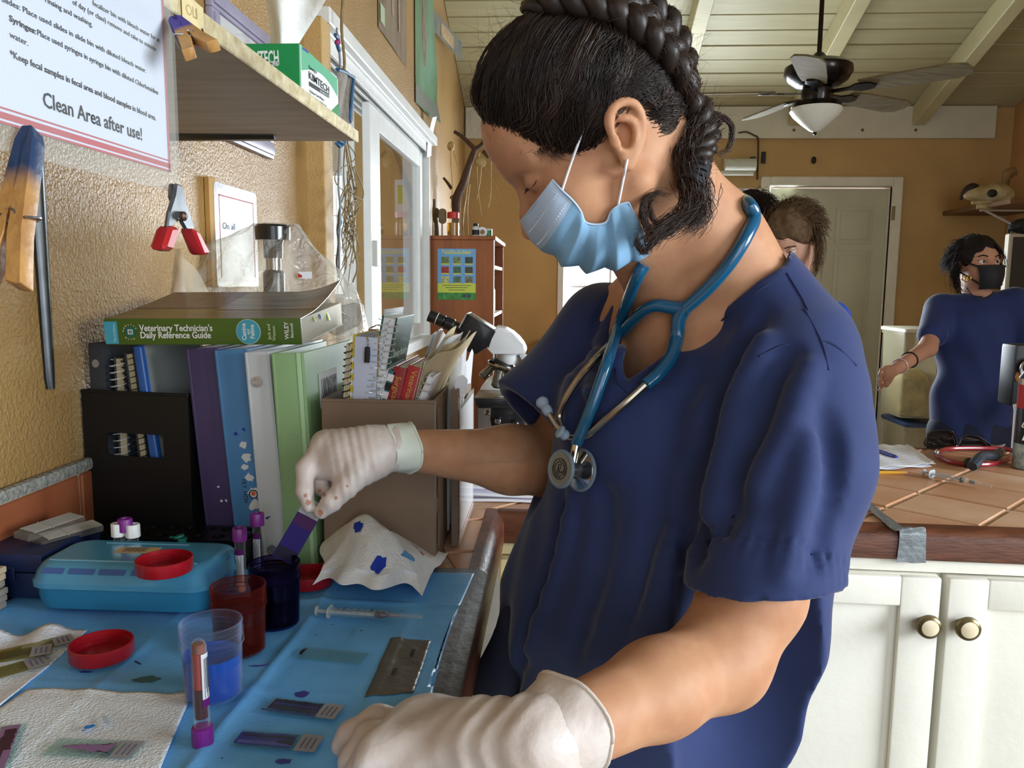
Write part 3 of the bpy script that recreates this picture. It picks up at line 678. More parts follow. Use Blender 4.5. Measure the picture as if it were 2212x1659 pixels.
# brown clipboard-like board behind the black file
obj('wooden_board', xf(box((0, 0, 0), (.012, .155, .30), .003), T(WX+.003, 1.305, CT)), mat('varnished_board', '#9a6a30', .4, noise=(10, .25), stretch=(1, 1, 5)), label='varnished wooden board standing against the wall behind the black file', cat='board')
# four ring binders
def binder(label, x0, y0, w, lean, yaw, m, d=.25, h=.293, holes=True, extra=None, msp=None):
    c = thing('ring_binder', label, 'binder', M=T(x0, y0, CTT)@Rz(yaw)@Ry(lean), group=None); t = .0026
    obj('spine', cat(box((0, 0, 0), (w, t, h), .0012, 2), box((.0015, -.0006, 0), (.004, .001, h), .0005), box((w-.004, -.0006, 0), (w-.0015, .001, h), .0005)), msp or m, c)
    for x in (0, w-t): obj('cover', box((x, t*.5, 0), (x+t, d, h), .001), m, c)
    obj('pages', box((t+.004, .02, .006), (w-t-.004, d-.012, h-.012)), m_pages, c)
    if extra: extra(c, w, h)
    return c
def eyelet(zf, xf_=.5):
    def f(c, w, h):
        for z in (zf if isinstance(zf, (list, tuple)) else [zf]): obj('finger_hole', xf(lathe([(.0075, 0), (.0075, .0014), (.005, .0016), (.0045, .0002)], 18), T(w*xf_, -.0006, h*z)@Rx(PI/2)), mat('steel_eyelet', '#b9bcc0', .3, .7), c)
    return f
def blot(c, x, z, r, m, seed=0, y=-.0012, n=14, name='stain'):
    rr = np.random.default_rng(seed); pts = [(x+r*(0.55+.6*rr.random())*math.cos(2*PI*i/n), z+r*(0.55+.6*rr.random())*math.sin(2*PI*i/n)) for i in range(n)]
    v = [(px, y, pz) for px, pz in pts]; return obj(name, (np.array(v), [tuple(range(n))]), m, c, smooth=False)
m_ink_blue = mat('ink_blue_mark', '#2038a0', .5); m_chip = mat('worn_white_vinyl', '#d9dde0', .6); m_inkdk = mat('dark_print', '#202430', .6)
def blue_marks(c, w, h):
    for i, (x, z, r) in enumerate(((.018, .174, .003), (.030, .180, .0028), (.027, .158, .006), (.030, .140, .008), (.026, .126, .005), (.031, .110, .007), (.035, .088, .010), (.034, .070, .009), (.037, .052, .008), (.036, .035, .007))):
        blot(c, x, z, r, m_ink_blue if i < 2 else m_chip, i, name='worn_patch' if i > 1 else 'ink_mark', y=-.0013)
    M_ = np.eye(4); M_[:3, 0] = (0, 0, -1); M_[:3, 1] = (1, 0, 0); M_[:3, 2] = (0, -1, 0); M_[:3, 3] = (.022, -.0016, .092)
    text('lettering', 'TE.T  NCH', .0075, m_inkdk, M_, c, world=False)
    obj('emblem', xf(cat(tube([(.0058*math.cos(a), .0058*math.sin(a), 0) for a in np.linspace(-1.2, 4.34, 22)], .0008, 6)), T(.034, -.0018, .086)@Rx(PI/2)), m_inkdk, c)
    obj('emblem_dot', xf(lathe([(.003, 0), (.003, .0006), (.0001, .0007)], 14), T(.034, -.0015, .087)@Rx(PI/2)), mat('orange_print', '#e0602a', .5), c)
    M2 = np.eye(4); M2[:3, 0] = (1, 0, 0); M2[:3, 1] = (0, 0, 1); M2[:3, 2] = (0, -1, 0); M2[:3, 3] = (.036, -.0017, .0545)
    text('lettering', '175', .0075, m_inkdk, M2, c, world=False, bold=.03); M2 = M2.copy(); M2[2, 3] = .0485; text('lettering', 'SHEET', .0035, m_inkdk, M2, c, world=False, bold=.03)
def purple_marks(c, w, h):
    for i, (x, z) in enumerate(((.026, .093), (.028, .072), (.035, .072))): blot(c, x, z, .0022, m_chip, 20+i, y=-.0013, n=8, name='scuff')
binder('dark purple ring binder with white scuffs right of the black file', -.500, 1.097, .046, -.075, 0, mat('purple_vinyl', '#473c66', .45, noise=(25, .12), bump=(200, .05)), extra=purple_marks)
binder('sky blue ring binder with worn label leaning against the purple binder', -.4525, 1.085, .047, -.078, 0, mat('sky_blue_vinyl', '#4f88bd', .42, noise=(20, .1)), extra=blue_marks)
def white_marks(c, w, h):
    eyelet([.86, .05], .42)(c, w, h); obj('ink_mark', (np.array([(.008, -.0014, .062), (.017, -.0014, .064), (.011, -.0014, .059)]), [(0, 1, 2)]), m_ink_blue, c, smooth=False)
binder('white ring binder with steel eyelets between the blue and green binders', -.4045, 1.06, .0345, -.062, .0, mat('white_vinyl', '#ccd2d6', .4, noise=(15, .05)), extra=white_marks)
def green_marks(c, w, h):
    obj('spine_rib', box((w-.010, -.0016, 0), (w-.004, .0, h), .0008), mat('mint_rib', '#b6dcae', .4), c)
    lb = obj('paper_label', box((w, .060, h-.085), (w+.0008, .150, h-.035)), m_paper, c)
    M_ = np.eye(4); M_[:3, 0] = (0, 1, 0); M_[:3, 1] = (0, 0, 1); M_[:3, 2] = (1, 0, 0); M_[:3, 3] = (w+.0010, .108, h-.060)
    text('lettering', 'LABORATORY', .040, m_ink, M_, c, world=False, squeeze=.30, bold=.01)
    rr = np.random.default_rng(4)
    for i in range(14): blot(c, .008+.02*rr.random(), .04+.15*rr.random(), .0007, mat('grey_speck', '#6d8468', .7), 40+i, y=-.0008, n=6, name='speck')
binder('mint green ring binder with a handwritten LABORATORY label on its cover', -.366, 1.045, .044, -.048, .0, mat('mint_green_vinyl', '#93b985', .42, noise=(12, .06)), extra=green_marks)

# big reference book lying across the binders
def ref_book():
    z0 = 1.2275; L, D, Hh = .286, .215, .0375
    M = T(-.643, 1.108, z0)@Ry(-.014)@Rz(-.01)@Rx(.085)
    c = thing('reference_book', 'thick green veterinary reference book lying on top of the binders', 'book', M=M)
    g = mat('book_green', '#4d6b22', .4, coat=.2); g2 = mat('book_olive', '#7d6c30', .35, coat=.25, noise=(12, .3), col2='#5c5426', stretch=(1, 4, 1)); cy = mat('book_cyan', '#4bacc6', .4); wt = mat('print_white', '#f2f3ee', .5)
    obj('spine', box((0, 0, 0), (L, .003, Hh), .0012, 2), g, c)
    obj('back_cover', box((0, .001, 0), (L, D, .0012)), g, c)
    obj('pages', cat(box((.002, .003, .0012), (L-.001, D-.004, Hh-.0015)), *[box((.002, .003, z), (L-.0006, D-.0035, z+.0004)) for z in np.linspace(.005, Hh-.004, 9)]), m_pages, c)
    def top(u, v):
        curl = .016*v**1.3+.020*max(0, (u-.72)/.28)**2*max(0, (v-.25)/.75)**1.5+.003*max(0, v-.6)
        return (L*u, .0005+D*v, Hh-.0003+curl)
    obj('front_cover', sheet(top, 20, 14, .0009), g2, c)
    ph = mat('cover_photo_print', '#6d5560', .35, coat=.25, noise=(90, .6), col2='#3b2c33', stretch=(1, 2.2, 1)); ph2 = mat('cover_photo_print_grey', '#8b8474', .3, coat=.3, noise=(14, .5), col2='#4c4538', stretch=(.6, 4, 1))
    obj('cover_photo', sheet(lambda u, v: (.002+L*.46*u+.02*v*(1-u)*0, top(.46*u, .40+.58*v)[1], top(.46*u, .40+.58*v)[2]+.0004), 8, 8, .0002), ph, c)
    obj('cover_photo', sheet(lambda u, v: (L*(.465+.53*u), top(.465+.53*u, .34+.64*v)[1], top(.465+.53*u, .34+.64*v)[2]+.0004), 12, 10, .0002), ph2, c)
    obj('cover_badge', xf(lathe([(.026, 0), (.026, .0005), (.0001, .0006)], 24), T(.072, .058, Hh+.0001)), mat('badge_green', '#7d9468', .4), c)
    F = lambda: frame((0, 0, 0), (1, 0, 0), y=(0, 0, 1))
    def tx(s, x, z, h, m, squeeze=1, bold=0, rot=0, align='CENTER'):
        Mx = np.eye(4); cx, sx = math.cos(rot), math.sin(rot); Mx[:3, 0] = (cx, 0, sx); Mx[:3, 1] = (-sx, 0, cx); Mx[:3, 2] = (0, -1, 0); Mx[:3, 3] = (x, -.0016, z); text('lettering', s, h, m, Mx, c, world=False, squeeze=squeeze, bold=bold, align=align)
    obj('edition_label', box((.0005, -.0013, .0015), (.019, .0005, Hh-.004)), cy, c); tx('Third Edition', .015, Hh*.45, .0050, mat('label_pale', '#bfe3ea', .5), rot=PI/2)
    obj('badge', xf(lathe([(.0078, 0), (.0078, .0008), (.0001, .0009)], 24), T(.0385, -.0005, Hh*.5)@Rx(PI/2)), mat('badge_teal', '#1f6a5d', .4), c)
    obj('badge_mark', cat(box((.0350, -.0018, Hh*.5-.0035), (.0420, -.0014, Hh*.5-.0022)), box((.0350, -.0018, Hh*.5+.0022), (.0420, -.0014, Hh*.5+.0035)), box((.0350, -.0018, Hh*.5-.003), (.0362, -.0014, Hh*.5+.003)), box((.0408, -.0018, Hh*.5-.003), (.0420, -.0014, Hh*.5+.003)), box((.038, -.0018, Hh*.5-.0008), (.039, -.0014, Hh*.5+.001))), wt, c)
    for i, ch in enumerate('website'): a = PI*.95-i*PI*.13; tx(ch, .0385+.0104*math.cos(a), Hh*.5+.0104*math.sin(a), .0042, wt, rot=a-PI/2)
    for i, ch in enumerate('with'): a = PI*1.28+i*PI*.12; tx(ch, .0385+.0108*math.cos(a), Hh*.5+.0108*math.sin(a), .0040, wt, rot=a+PI/2)
    tx("Veterinary Technician's", .0525, Hh*.635, .0130, wt, .87, .022, align='LEFT'); tx('Daily Reference Guide', .0525, Hh*.365, .0130, wt, .87, .022, align='LEFT')
    obj('title_roundel', xf(lathe([(.0172, 0), (.0172, .0007), (.0001, .0008)], 36), T(.2105, -.0008, Hh*.5)@Rx(PI/2)), cy, c)
    obj('roundel_edge', xf(lathe([(.0178, 0), (.0178, .0004), (.0001, .0005)], 36), T(.2105, -.0008, Hh*.5)@Rx(PI/2)), wt, c)
    tx('Canine', .2045, Hh*.5, .0085, wt, 1, .02, PI/2); tx('and', .2105, Hh*.5, .0055, wt, 1, .01, PI/2); tx('Feline', .2165, Hh*.5, .0085, wt, 1, .02, PI/2)
    tx('Jack and', .2405, Hh*.5, .0066, mat('pale_lime_print', '#d6e3b4', .5), 1, .01, PI/2); tx('Watson', .2475, Hh*.44, .0066, mat('pale_lime_print', '#d6e3b4', .5), 1, .01, PI/2)
    tx('WILEY', .2660, Hh*.54, .0085, wt, 1, .02, PI/2); tx('Blackwell', .2735, Hh*.54, .0055, wt, 1, .01, PI/2)
    for x, y, m_, w in ((L+.0005, .055, mat('lime_flag', '#b7d83a', .4), .008), (L+.0005, .085, mat('teal_flag', '#2f7fa0', .4), .010), (L+.0005, .125, mat('lime_flag', '#b7d83a', .4), .012)):
        obj('page_flag', sheet(lambda u, v: (x-.004+.006*u+.001*math.sin(v*4), y+w*v, Hh-.004-.008*u*u-(.008 if w == .012 else 0)*u), 5, 3, .0002), m_, c)
ref_book()

# taupe magazine file on the right of the row
tM = T(-.3135, 1.047, CTT)@Rz(.012); tW, tH, tD = .153, .232, .275
magfile('taupe cardboard magazine file crammed with books beside the green binder', tM, tW, tH, tD, m_taupe, [], [slot(.028, z, .014, hh, .010) for z, hh in ((.045, .03), (.12, .028), (.197, .026))])
def inT(px_rim, top_px, top_py, Y, w):
    """stand a book in the taupe file: rim position and top-left corner from the photo -> matrix and height"""
    x0, zr = bX(px_rim, 862, Y); x1, z1 = bX(top_px, top_py, Y)
    lean = math.atan2(x1-x0, z1-zr); zb = CTT+.004; xb = x0-(zr-zb)*math.tan(lean); h = (z1-zb)/math.cos(lean)
    return T(xb, Y, zb)@Ry(lean), h
def tb(name, label, rim, tpx, tpy, Y, w, d, mcov, mpg=None, spine=True, cat_='book', extra=None):
    M, h = inT(rim, tpx, tpy, Y, w); return book(name, label, M, w, d, h, mcov, mpg, spine, cat_, extra=(lambda c: extra(c, w, h, d)) if extra else None)
m_ltblue = mat('pale_blue_paper', '#c9d2ea', .7)
tb('spiral_notebook', 'thin spiral notebook with black coil at the left of the taupe file', 741, 748, 742, 1.062, .0075, .15, mat('cream_card', '#cfc3a4', .7), m_cream_pg, False, 'notebook', lambda c, w, h, d: obj('coil', spiral((w/2, -.002, .12), (w/2, -.002, h-.004), 20, .0055, (0, 1, 0), .0008), m_blackwire, c))
tb('striped_booklet', 'yellow and white striped booklet beside the thin spiral notebook', 755, 763, 722, 1.068, .0045, .14, mat('yellow_print', '#e0c437', .5), m_paper, True, 'booklet', lambda c, w, h, d: [obj('stripe', box((-.0003, -.0020, z), (w+.0003, .0004, z+.006)), m_paper, c) for z in np.arange(.15, h-.03, .016)])
def clipx(c, w, h, d):
    gold = mat('brass_wire', '#b9a468', .3, .9)
    obj('wire_frame', tube(spline([(w+.001, .0, h-.055), (w+.0, .0, h+.004), (w*.5, .01, h+.009), (w*.4, .07, h+.012)], 6), .0011, 6), gold, c)
    obj('clip', xf(loft([(.0033, .003, .001, 0), (.0035, .0034, .001, .012), (.003, .003, .001, .021)], 3), T(w*.5+.003, -.006, h-.034)), m_blk, c)
    obj('clip_loop', tube(spline([(w*.5+.003, -.006, h-.014), (w*.5+.004, -.007, h-.006), (w*.5, -.002, h+.002)], 5), .0009, 6), mat('bright_wire', '#c9ccd0', .2, 1), c)
tb('paper_stack', 'folded pale blue papers with a black clip in the taupe file', 762, 767, 726, 1.064, .032, .12, m_ltblue, m_ltblue, True, 'papers', clipx)
def vetpar(c, w, h, d):
    obj('coil', cat(spiral((.0035, -.003, .12), (.0035, -.003, h-.006), 26, .0072, (0, 1, 0), .0008), spiral((w-.0035, .0, .12), (w-.0035, .0, h-.006), 26, .0065, (0, 1, 0), .0008)), m_whitewire, c)
    for s, y, z, sz in (('Veterinary Parasitology', .066, h-.052, .0175), ('Reference Manual', .062, h-.082, .0125)):
        M_ = np.eye(4); M_[:3, 0] = (0, 1, 0); M_[:3, 1] = (0, 0, 1); M_[:3, 2] = (1, 0, 0); M_[:3, 3] = (w+.0009, y, z); text('lettering', s, sz, mat('pale_green_print', '#bcd0c4', .5), M_, c, world=False, squeeze=.62)
    obj('rule', box((w, .012, h-.068), (w+.0006, .115, h-.0672)), mat('pale_green_print', '#bcd0c4', .5), c)
tb('spiral_book', 'green spiral-bound parasitology book leaning in the taupe file', 792, 826, 680, 1.070, .021, .13, mat('bottle_green_cover', '#1f5746', .35, coat=.2), m_paper, False, 'book', vetpar)
tb('plastic_sleeve', 'bent clear plastic sleeve sticking up behind the green spiral book', 802, 828, 668, 1.125, .003, .14, film('clear_sleeve', '#e6eaec', .3, .1), m_paper, False, 'sleeve')
tb('spiral_notebook', 'white paged spiral notebook standing before the black striped booklet', 803, 818, 792, 1.066, .014, .12, m_paper, m_paper, False, 'notebook', lambda c, w, h, d: obj('coil', spiral((.003, -.003, .12), (.003, -.003, h-.006), 16, .0065, (0, 1, 0), .0008), m_whitewire, c))
tb('label_booklet', 'black booklet with white squares on a teal spine in the taupe file', 821, 841, 798, 1.068, .0105, .13, mat('teal_card', '#2c6f7a', .5), m_pages, True, 'booklet', lambda c, w, h, d: [obj('square', box((.001, -.0024, z), (w-.001, -.0012, z+.010)), m_blk if i % 2 else m_paper, c) for i, z in enumerate(np.arange(h-.015, h-.09, -.0125))])
def red_spine(s):
    def f(c, w, h, d):
        M_ = np.eye(4); M_[:3, 0] = (0, 0, -1); M_[:3, 1] = (1, 0, 0); M_[:3, 2] = (0, -1, 0); M_[:3, 3] = (w*.5, -.0018, h-.045); text('lettering', s, .011, mat('gold_print', '#d6b45c', .35, .5), M_, c, world=False)
    return f
m_redc = mat('dark_red_cloth', '#961b22', .45, noise=(60, .1)); m_redc2 = mat('bright_red_cloth', '#b0202a', .45, noise=(60, .1))
tb('red_book', 'dark red hardback with gold spine lettering left of the brighter red one', 836, 853, 790, 1.068, .0175, .175, m_redc, None, True, 'book', red_spine('Surgical Nurse'))
tb('red_book', 'bright red hardback with gold spine lettering leaning beside beige folder', 864, 883, 788, 1.066, .0195, .175, m_redc2, None, True, 'book', red_spine('Veterinary Terms'))
m_manila = mat('manila_card', '#d8c9a4', .7, noise=(15, .08))
def folder(name, label, rim, tpx, tpy, Y, flare, depth, m, lift=.05, n=3):
    M, h = inT(rim, tpx, tpy, Y, .006); c = thing(name, label, 'folder', M=M)
    for k in range(n):
        w0 = .0018*k
        obj('leaf', sheet(lambda u, v: (w0+flare*(.4+.3*k)*max(0, v-.55)*u*1.5+.002*math.sin(u*7+k), depth*u*(1-.02*k), h*v+lift*u*max(0, v-.5)*2+.004*math.sin(u*9+k*2)*(v > .9)), 14, 14, .0005, (1, 0, 0)), m if k != 1 else m_paper, c)
    return c
folder('manila_folder', 'beige manila folder with ragged upturned papers beside the red books', 892, 911, 785, 1.062, .05, .17, m_manila, .045, 4)
folder('paper_sheaf', 'bent cream sheet standing up behind the manila folder', 888, 935, 722, 1.20, .02, .05, m_paper, .005, 2)
tb('spiral_notebook', 'small clear coil notebook wedged at the right of the taupe file', 903, 926, 808, 1.064, .009, .10, m_paper, m_paper, False, 'notebook', lambda c, w, h, d: obj('coil', spiral((w/2, -.003, .12), (w/2, -.003, h-.004), 16, .0075, (0, 1, 0), .001), mat('clear_coil', '#d9dde2', .15, .4), c))
# white rolled papers and a second narrow file at the back right
def rolls():
    for lbl, a, b, r, Y in (('long white paper roll with torn top leaning in the narrow file', (958, 960), (986, 770), .0095, 1.19), ('slim white paper roll beside the long torn roll', (972, 960), (1000, 790), .006, 1.22)):
        p, q = ony(*a, Y), ony(*b, Y); p[2] = CT+.012; d = nrm(q-p)
        pts = [p+(q-p)*t for t in np.linspace(0, 1, 10)]
        c = thing('paper_roll', lbl, 'paper roll', p)
        obj('roll', tube(pts, [r]*9+[r*.92], 14), mat('roll_paper', '#dfe0dd', .7, noise=(60, .06)), c, world=True)
        obj('torn_leaf', sheet(lambda u, v: q-d*.03+d*(.045*v+.010*math.sin(u*9)*(v > .8))+np.array([.018*(u-.3), .02*u, 0]), 8, 5, .0005, (0, -1, 0)), m_paper, c, world=True)
rolls()
nf = magfile('narrow taupe file standing behind the crammed one with a taped notice', T(-.150, 1.14, CTT)@Rz(.012), .010, .235, .20, m_taupe, [], [slot(.10, .19, .045, .022, .012)])
# white oval tag on the narrow file
p = ony(995, 835, 1.16)
tg = thing('paper_tag', 'white round-headed paper tag sticking out of the narrow file', 'tag', p)
obj('tag', xf(prism([(x, z) for x, z in rrect(.0085, .016, .008, 6)]+[], -.0005, .0005), T(*p)@Rz(.2)@Rx(PI/2)@Rz(-.25)), m_paper, tg, world=True)
obj('stem', tube(spline([p+(.0, 0, -.012), p+(-.004, .002, -.05), p+(-.012, .004, -.12)], 6), .0022, 8), m_paper, tg, world=True)
# notice taped to the side of the taupe files
def side_notice():
    X = -.1385; y0, y1 = 1.145, 1.335; c = thing('taped_notice', 'small laminated notice with red border taped on the side of the taupe file', 'sign', (X, 1.2, CT+.02))
    obj('paper', box((X, y0, CT+.012), (X+.0006, y1, CT+.205)), m_paper, c, world=True, smooth=False)
    obj('laminate', box((X-.0002, y0-.006, CT+.004), (X+.0010, y1+.004, CT+.213)), film('laminate_film', '#c9cbc4', .07, .12, .6), c, world=True, smooth=False)
    for lo, hi in (((y0+.004, CT+.016), (y0+.007, CT+.20)), ((y0+.004, CT+.016), (y1-.004, CT+.019)), ((y1-.007, CT+.016), (y1-.004, CT+.20))): obj('border', box((X+.0006, lo[0], lo[1]), (X+.0008, hi[0], hi[1])), m_red, c, world=True, smooth=False)
    text_fit('lettering', 'Clean Area after', (X+.0008, y0+.05, CT+.115), (X+.0008, y0+.19, CT+.128), (0, 0, 1), .018, m_ink, c, (1, 0, 0))
    text_fit('lettering', 'use!', (X+.0008, y0+.12, CT+.085), (X+.0008, y0+.16, CT+.088), (0, 0, 1), .018, m_ink, c, (1, 0, 0))
side_notice()
# purple-edged paper stack lying on the cross counter
pa, pb = onz(1012, 1088, CT), onz(1150, 1096, CT)
ps = thing('document_stack', 'pale lilac stack of documents lying at the counter corner behind the taupe file', 'papers', (pa[0]+.1, pa[1]+.1, CT))
for k in range(5):
    z = CT+.001+.006*k; o = .006*math.sin(k*2.1)
    obj('sheet_bundle', sheet(lambda u, v: (pa[0]+o+(pb[0]-pa[0]+.10)*u, pa[1]+.008+o+.18*v, z+.0055+.0015*math.sin(u*5+k)), 8, 6, .005), mat('lilac_paper', '#b9b4cf', .7) if k % 2 else m_paper, ps, world=True)
# ================================================================== staining station on the left counter
m_rub = mat('grey_rubber', '#55534f', .55, noise=(8, .2), col2='#45433f', bump=(60, .15))
MX1, MY1 = -.085, 1.041
def mat_slab():
    o = rrect((MX1+.69)/2, (MY1-.25)/2, .022, 6); cx, cy = (MX1-.69)/2, (MY1+.25)/2
    return prism([(x+cx, y+cy) for x, y in o], CT+.0005, CT+.0045, .0018, 2)
obj('rubber_mat', mat_slab(), m_rub, label='dark grey rubber mat with rounded corner on the tiled counter', cat='mat')
PZ = CT+.0052
PX0, PX1, PY0, PY1 = -.655, -.1075, .36, 1.018
def ridge(d, w, h): return h*math.exp(-abs(d)/w)
def padz(x, y):
    z = ridge(x+.281-.004*math.sin(y*9), .006, .0042)+ridge(x+.1640, .004, .002)+ridge(y-.9125, .005, .0026)+ridge(y-.70, .006, .0014)+ridge(x+.43, .006, .002)
    z += ridge((x+.15)*.8+(y-.72)*.5, .01, .0016)*(x > -.22)
    z += .0006*math.sin(x*31+y*17)+.0005*math.sin(y*43-x*23)
    return max(0, z)
m_pad = mat('blue_absorbent_pad', '#6cb9fa', .38, spec=.5, noise=(26, .10), bump=(300, .08))
def padfn(u, v):
    x = PX0+(PX1-PX0)*u+(.006*math.sin(v*7) if u > .99 else 0)-(.008*max(0, v-.9)*10 if u > .97 else 0)*0; y = PY0+(PY1-PY0)*v+(.004*math.sin(u*9) if v > .99 else 0)
    return (x, y, PZ+padz(x, y))
pad = obj('surgical_pad', sheet(padfn, 150, 150, .0006), m_pad, label='blue absorbent pad with fold creases spread over the rubber mat', cat='pad', angle=None)
def patch(parent, px, py, r, m, seed, sx=1.0, sy=1.0, rot=0, n=20, z=None, name='stain', spiky=.22):
    p = onz(px, py, PZ); rr = np.random.default_rng(seed); V = []
    for i in range(n):
        a = 2*PI*i/n; q = r*(1-spiky+2*spiky*rr.random()); dx, dy = q*sx*math.cos(a), q*sy*math.sin(a)
        x = p[0]+dx*math.cos(rot)-dy*math.sin(rot); y = p[1]+dx*math.sin(rot)+dy*math.cos(rot); V.append((x, y, (PZ+padz(x, y)+.0004) if z is None else z))
    V.append((p[0], p[1], np.mean([q[2] for q in V])+.0001)); return obj(name, (np.array(V), [(i, (i+1) % n, n) for i in range(n)]), m, parent, world=True, smooth=False)
m_grn = mat('olive_damp_stain', '#3d6a70', .5); m_vio = mat('violet_stain', '#3f3f96', .5); m_dot = mat('dark_spot', '#1e2250', .5); m_bluedot = mat('cobalt_stain', '#2049c0', .5)
for i, (x, y, r, m_, sx, sy, ro) in enumerate(((318, 1470, .010, m_grn, 1.3, .7, .2), (185, 1452, .0045, m_vio, 1.5, .5, 0), (652, 1500, .007, m_vio, 1, .8, 0), (612, 1645, .007, m_vio, 1, .5, 0), (298, 1432, .004, m_dot, 1.6, .25, -.6), (780, 1365, .0012, m_dot, 1, 1, 0), (718, 1350, .0009, m_dot, 1, 1, 0), (682, 1372, .0009, m_dot, 1, 1, 0), (860, 1303, .0009, m_dot, 1, 1, 0), (866, 1321, .0009, m_dot, 1, 1, 0), (560, 1440, .006, m_vio, 1.6, .25, .1), (480, 1640, .0008, m_dot, 1, 1, 0), (600, 1600, .0012, m_dot, 1, 1, 0))):
    patch(pad, x, y, r, m_, i, sx, sy, ro)
# ---- light blue translucent pencil-box style container
def blue_box():
    cx, cy = -.4955, .902; hw, hd = .1075, .057
    c = thing('plastic_box', 'translucent light blue plastic box with rounded snap lid holding slides', 'box', (cx, cy, PZ+.0042))
    m = mat('translucent_blue_plastic', '#2f86b3', .32, spec=.5, trans=.12, sss=0, coat=.15, noise=(9, .1)); m2 = mat('translucent_blue_lid', '#4b9dc6', .25, spec=.55, trans=.15, coat=.25)
    obj('tray', loft([(hw-.014, hd-.014, .022, 0), (hw-.006, hd-.006, .024, .004), (hw-.003, hd-.003, .026, .016), (hw-.002, hd-.002, .026, .033)], 7), m, c)
    obj('lid', loft([(hw-.0005, hd-.0005, .026, .029), (hw+.0015, hd+.0015, .027, .030), (hw+.0015, hd+.0015, .027, .036), (hw-.0005, hd-.0005, .026, .0385), (hw-.002, hd-.003, .026, .046), (hw-.006, hd-.010, .024, .053), (hw-.012, hd-.018, .020, .056), (hw-.016, hd-.022, .018, .0562)], 7), m2, c)
    obj('lid_groove', box((-hw+.018, -hd+.020, .0560), (hw-.022, -hd+.0235, .0570), .0004), mat('pale_blue_edge', '#7fb6cf', .3), c); obj('lid_groove', box((-hw+.05, hd-.030, .0560), (hw-.06, hd-.028, .0568), .0004), mat('pale_blue_edge', '#7fb6cf', .3), c)
    for i, x in enumerate((-.076, -.042, -.006, .030, .062)): obj('stained_slide', xf(sheet(lambda u, v: (x+.026*(u-.5)*(1+.2*math.sin(i)), -hd+.0028+.0050*v, .0468+.0050*v), 4, 2, .0002, (0, -1, 0)), T(0, 0, 0)), mat('violet_under_plastic', '#3f5f9d', .4), c)
    lb = obj('paper_label', xf(sheet(lambda u, v: (-.030+.05*u, -.005+.020*v, .0566), 4, 2, .0003), Rz(.06)), mat('tan_label', '#c4a573', .7, noise=(40, .15)), c)
    for k in range(3): obj('scribble', xf(tube([(-.022+.028*t, .0005+.005*k+.0012*math.sin(t*30+k), .0570) for t in np.linspace(0, 1, 22)], .00035, 4), Rz(.06)), m_inkdk, c)
blue_box()
# ---- red screw lids
m_lid = mat('red_plastic_lid', '#96101c', .33, coat=.2, noise=(20, .06))
def screw_lid(label, P, r=.0305, h=.0155, tilt=(0, 0)):
    c = thing('jar_lid', label, 'lid', M=T(*P)@Rx(tilt[0])@Ry(tilt[1]), group=None)
    prof = [(r-.004, 0), (r-.0008, .0005), (r, .002), (r, h-.0008), (r-.0006, h), (r-.0016, h), (r-.0018, .0022), (r-.004, .0016), (.0005, .0014)]
    obj('cap', lathe(prof, 48, True, True), m_lid, c)
    q = np.linspace(0, 2*PI*1.6, 70); obj('thread', tube([((r-.0019)*math.cos(t), (r-.0019)*math.sin(t), .005+.0035*t/(2*PI)) for t in q], .0007, 5), m_lid, c)
    obj('liner_ring', tube([((r-.010)*math.cos(t), (r-.010)*math.sin(t), .0017) for t in np.linspace(0, 2*PI, 40)], .0005, 5), m_lid, c)
    return c
p = onz(356, 1234, PZ+.0605); screw_lid('upturned red jar lid lying on top of the blue plastic box', (p[0], p[1], PZ+.0609))
p = onz(221, 1424, PZ); screw_lid('upturned dark red jar lid lying on the pad left of the blue jar', (p[0], p[1], PZ+.0035))
p = onz(668, 1268, PZ); screw_lid('upturned red jar lid half hidden behind the black stain jar', (p[0], p[1], PZ+.0045))
# ---- three open stain jars
def jar(label, P, col, level, tint, rim_op=.025):
    c = thing('stain_jar', label, 'jar', P)
    R0, R1, H = .0255, .0275, .0705
    m = film('jar_plastic_'+tint, {'clear': '#b9c4da', 'red': '#8a3a30', 'violet': '#140e2a'}[tint], rim_op, .12, .6, {'clear': '#f4f7ff', 'red': '#f4d0c8', 'violet': '#b4abd4'}[tint])
    prof = [(R0-.002, .0), (R0, .002), (R1-.0006, .050), (R1+.0012, .0505), (R1+.0012, .0530), (R1-.0006, .0535), (R1-.0004, .0640), (R1+.0006, .0695), (R1+.0004, H), (R1-.0010, H), (R1-.0016, .0535), (R0-.0012, .003), (.0005, .0025)]
    obj('wall', lathe(prof, 48), m, c)
    q = np.linspace(0, 2*PI*1.9, 90); obj('thread', tube([((R1+.0002)*math.cos(t), (R1+.0002)*math.sin(t), .0575+.0042*t/(2*PI)) for t in q], .0006, 5), m, c)
    obj('rim', tube([((R1-.0003)*math.cos(t), (R1-.0003)*math.sin(t), H) for t in np.linspace(0, 2*PI, 49)], .0007, 6), m, c)
    rl = R0-.0013+(R1-R0)*level/.05-.0002
    obj('stain', lathe([(R0-.0016, .0029), (rl, level), (rl-.0012, level-.0005), (.0005, level-.0006)], 48), mat('stain_'+tint, col, .08, spec=.6, coat=.3), c)
    return c
p = onz(462, 1506, PZ); jar('clear plastic jar of bright blue fixative stain nearest the camera', (p[0], p[1], PZ+.0035), '#07469c', .040, 'clear')
p = onz(519, 1411, PZ); jar('plastic jar of red-brown stain between the blue and black jars', (p[0], p[1], PZ+.0035), '#2c0c09', .047, 'red', .05)
p = onz(597, 1352, PZ); jar('plastic jar of blue-black stain under the gloved hand', (p[0], p[1], PZ+.0035), '#06060f', .052, 'violet', .10); JAR1 = np.array([p[0], p[1], PZ+.0035])
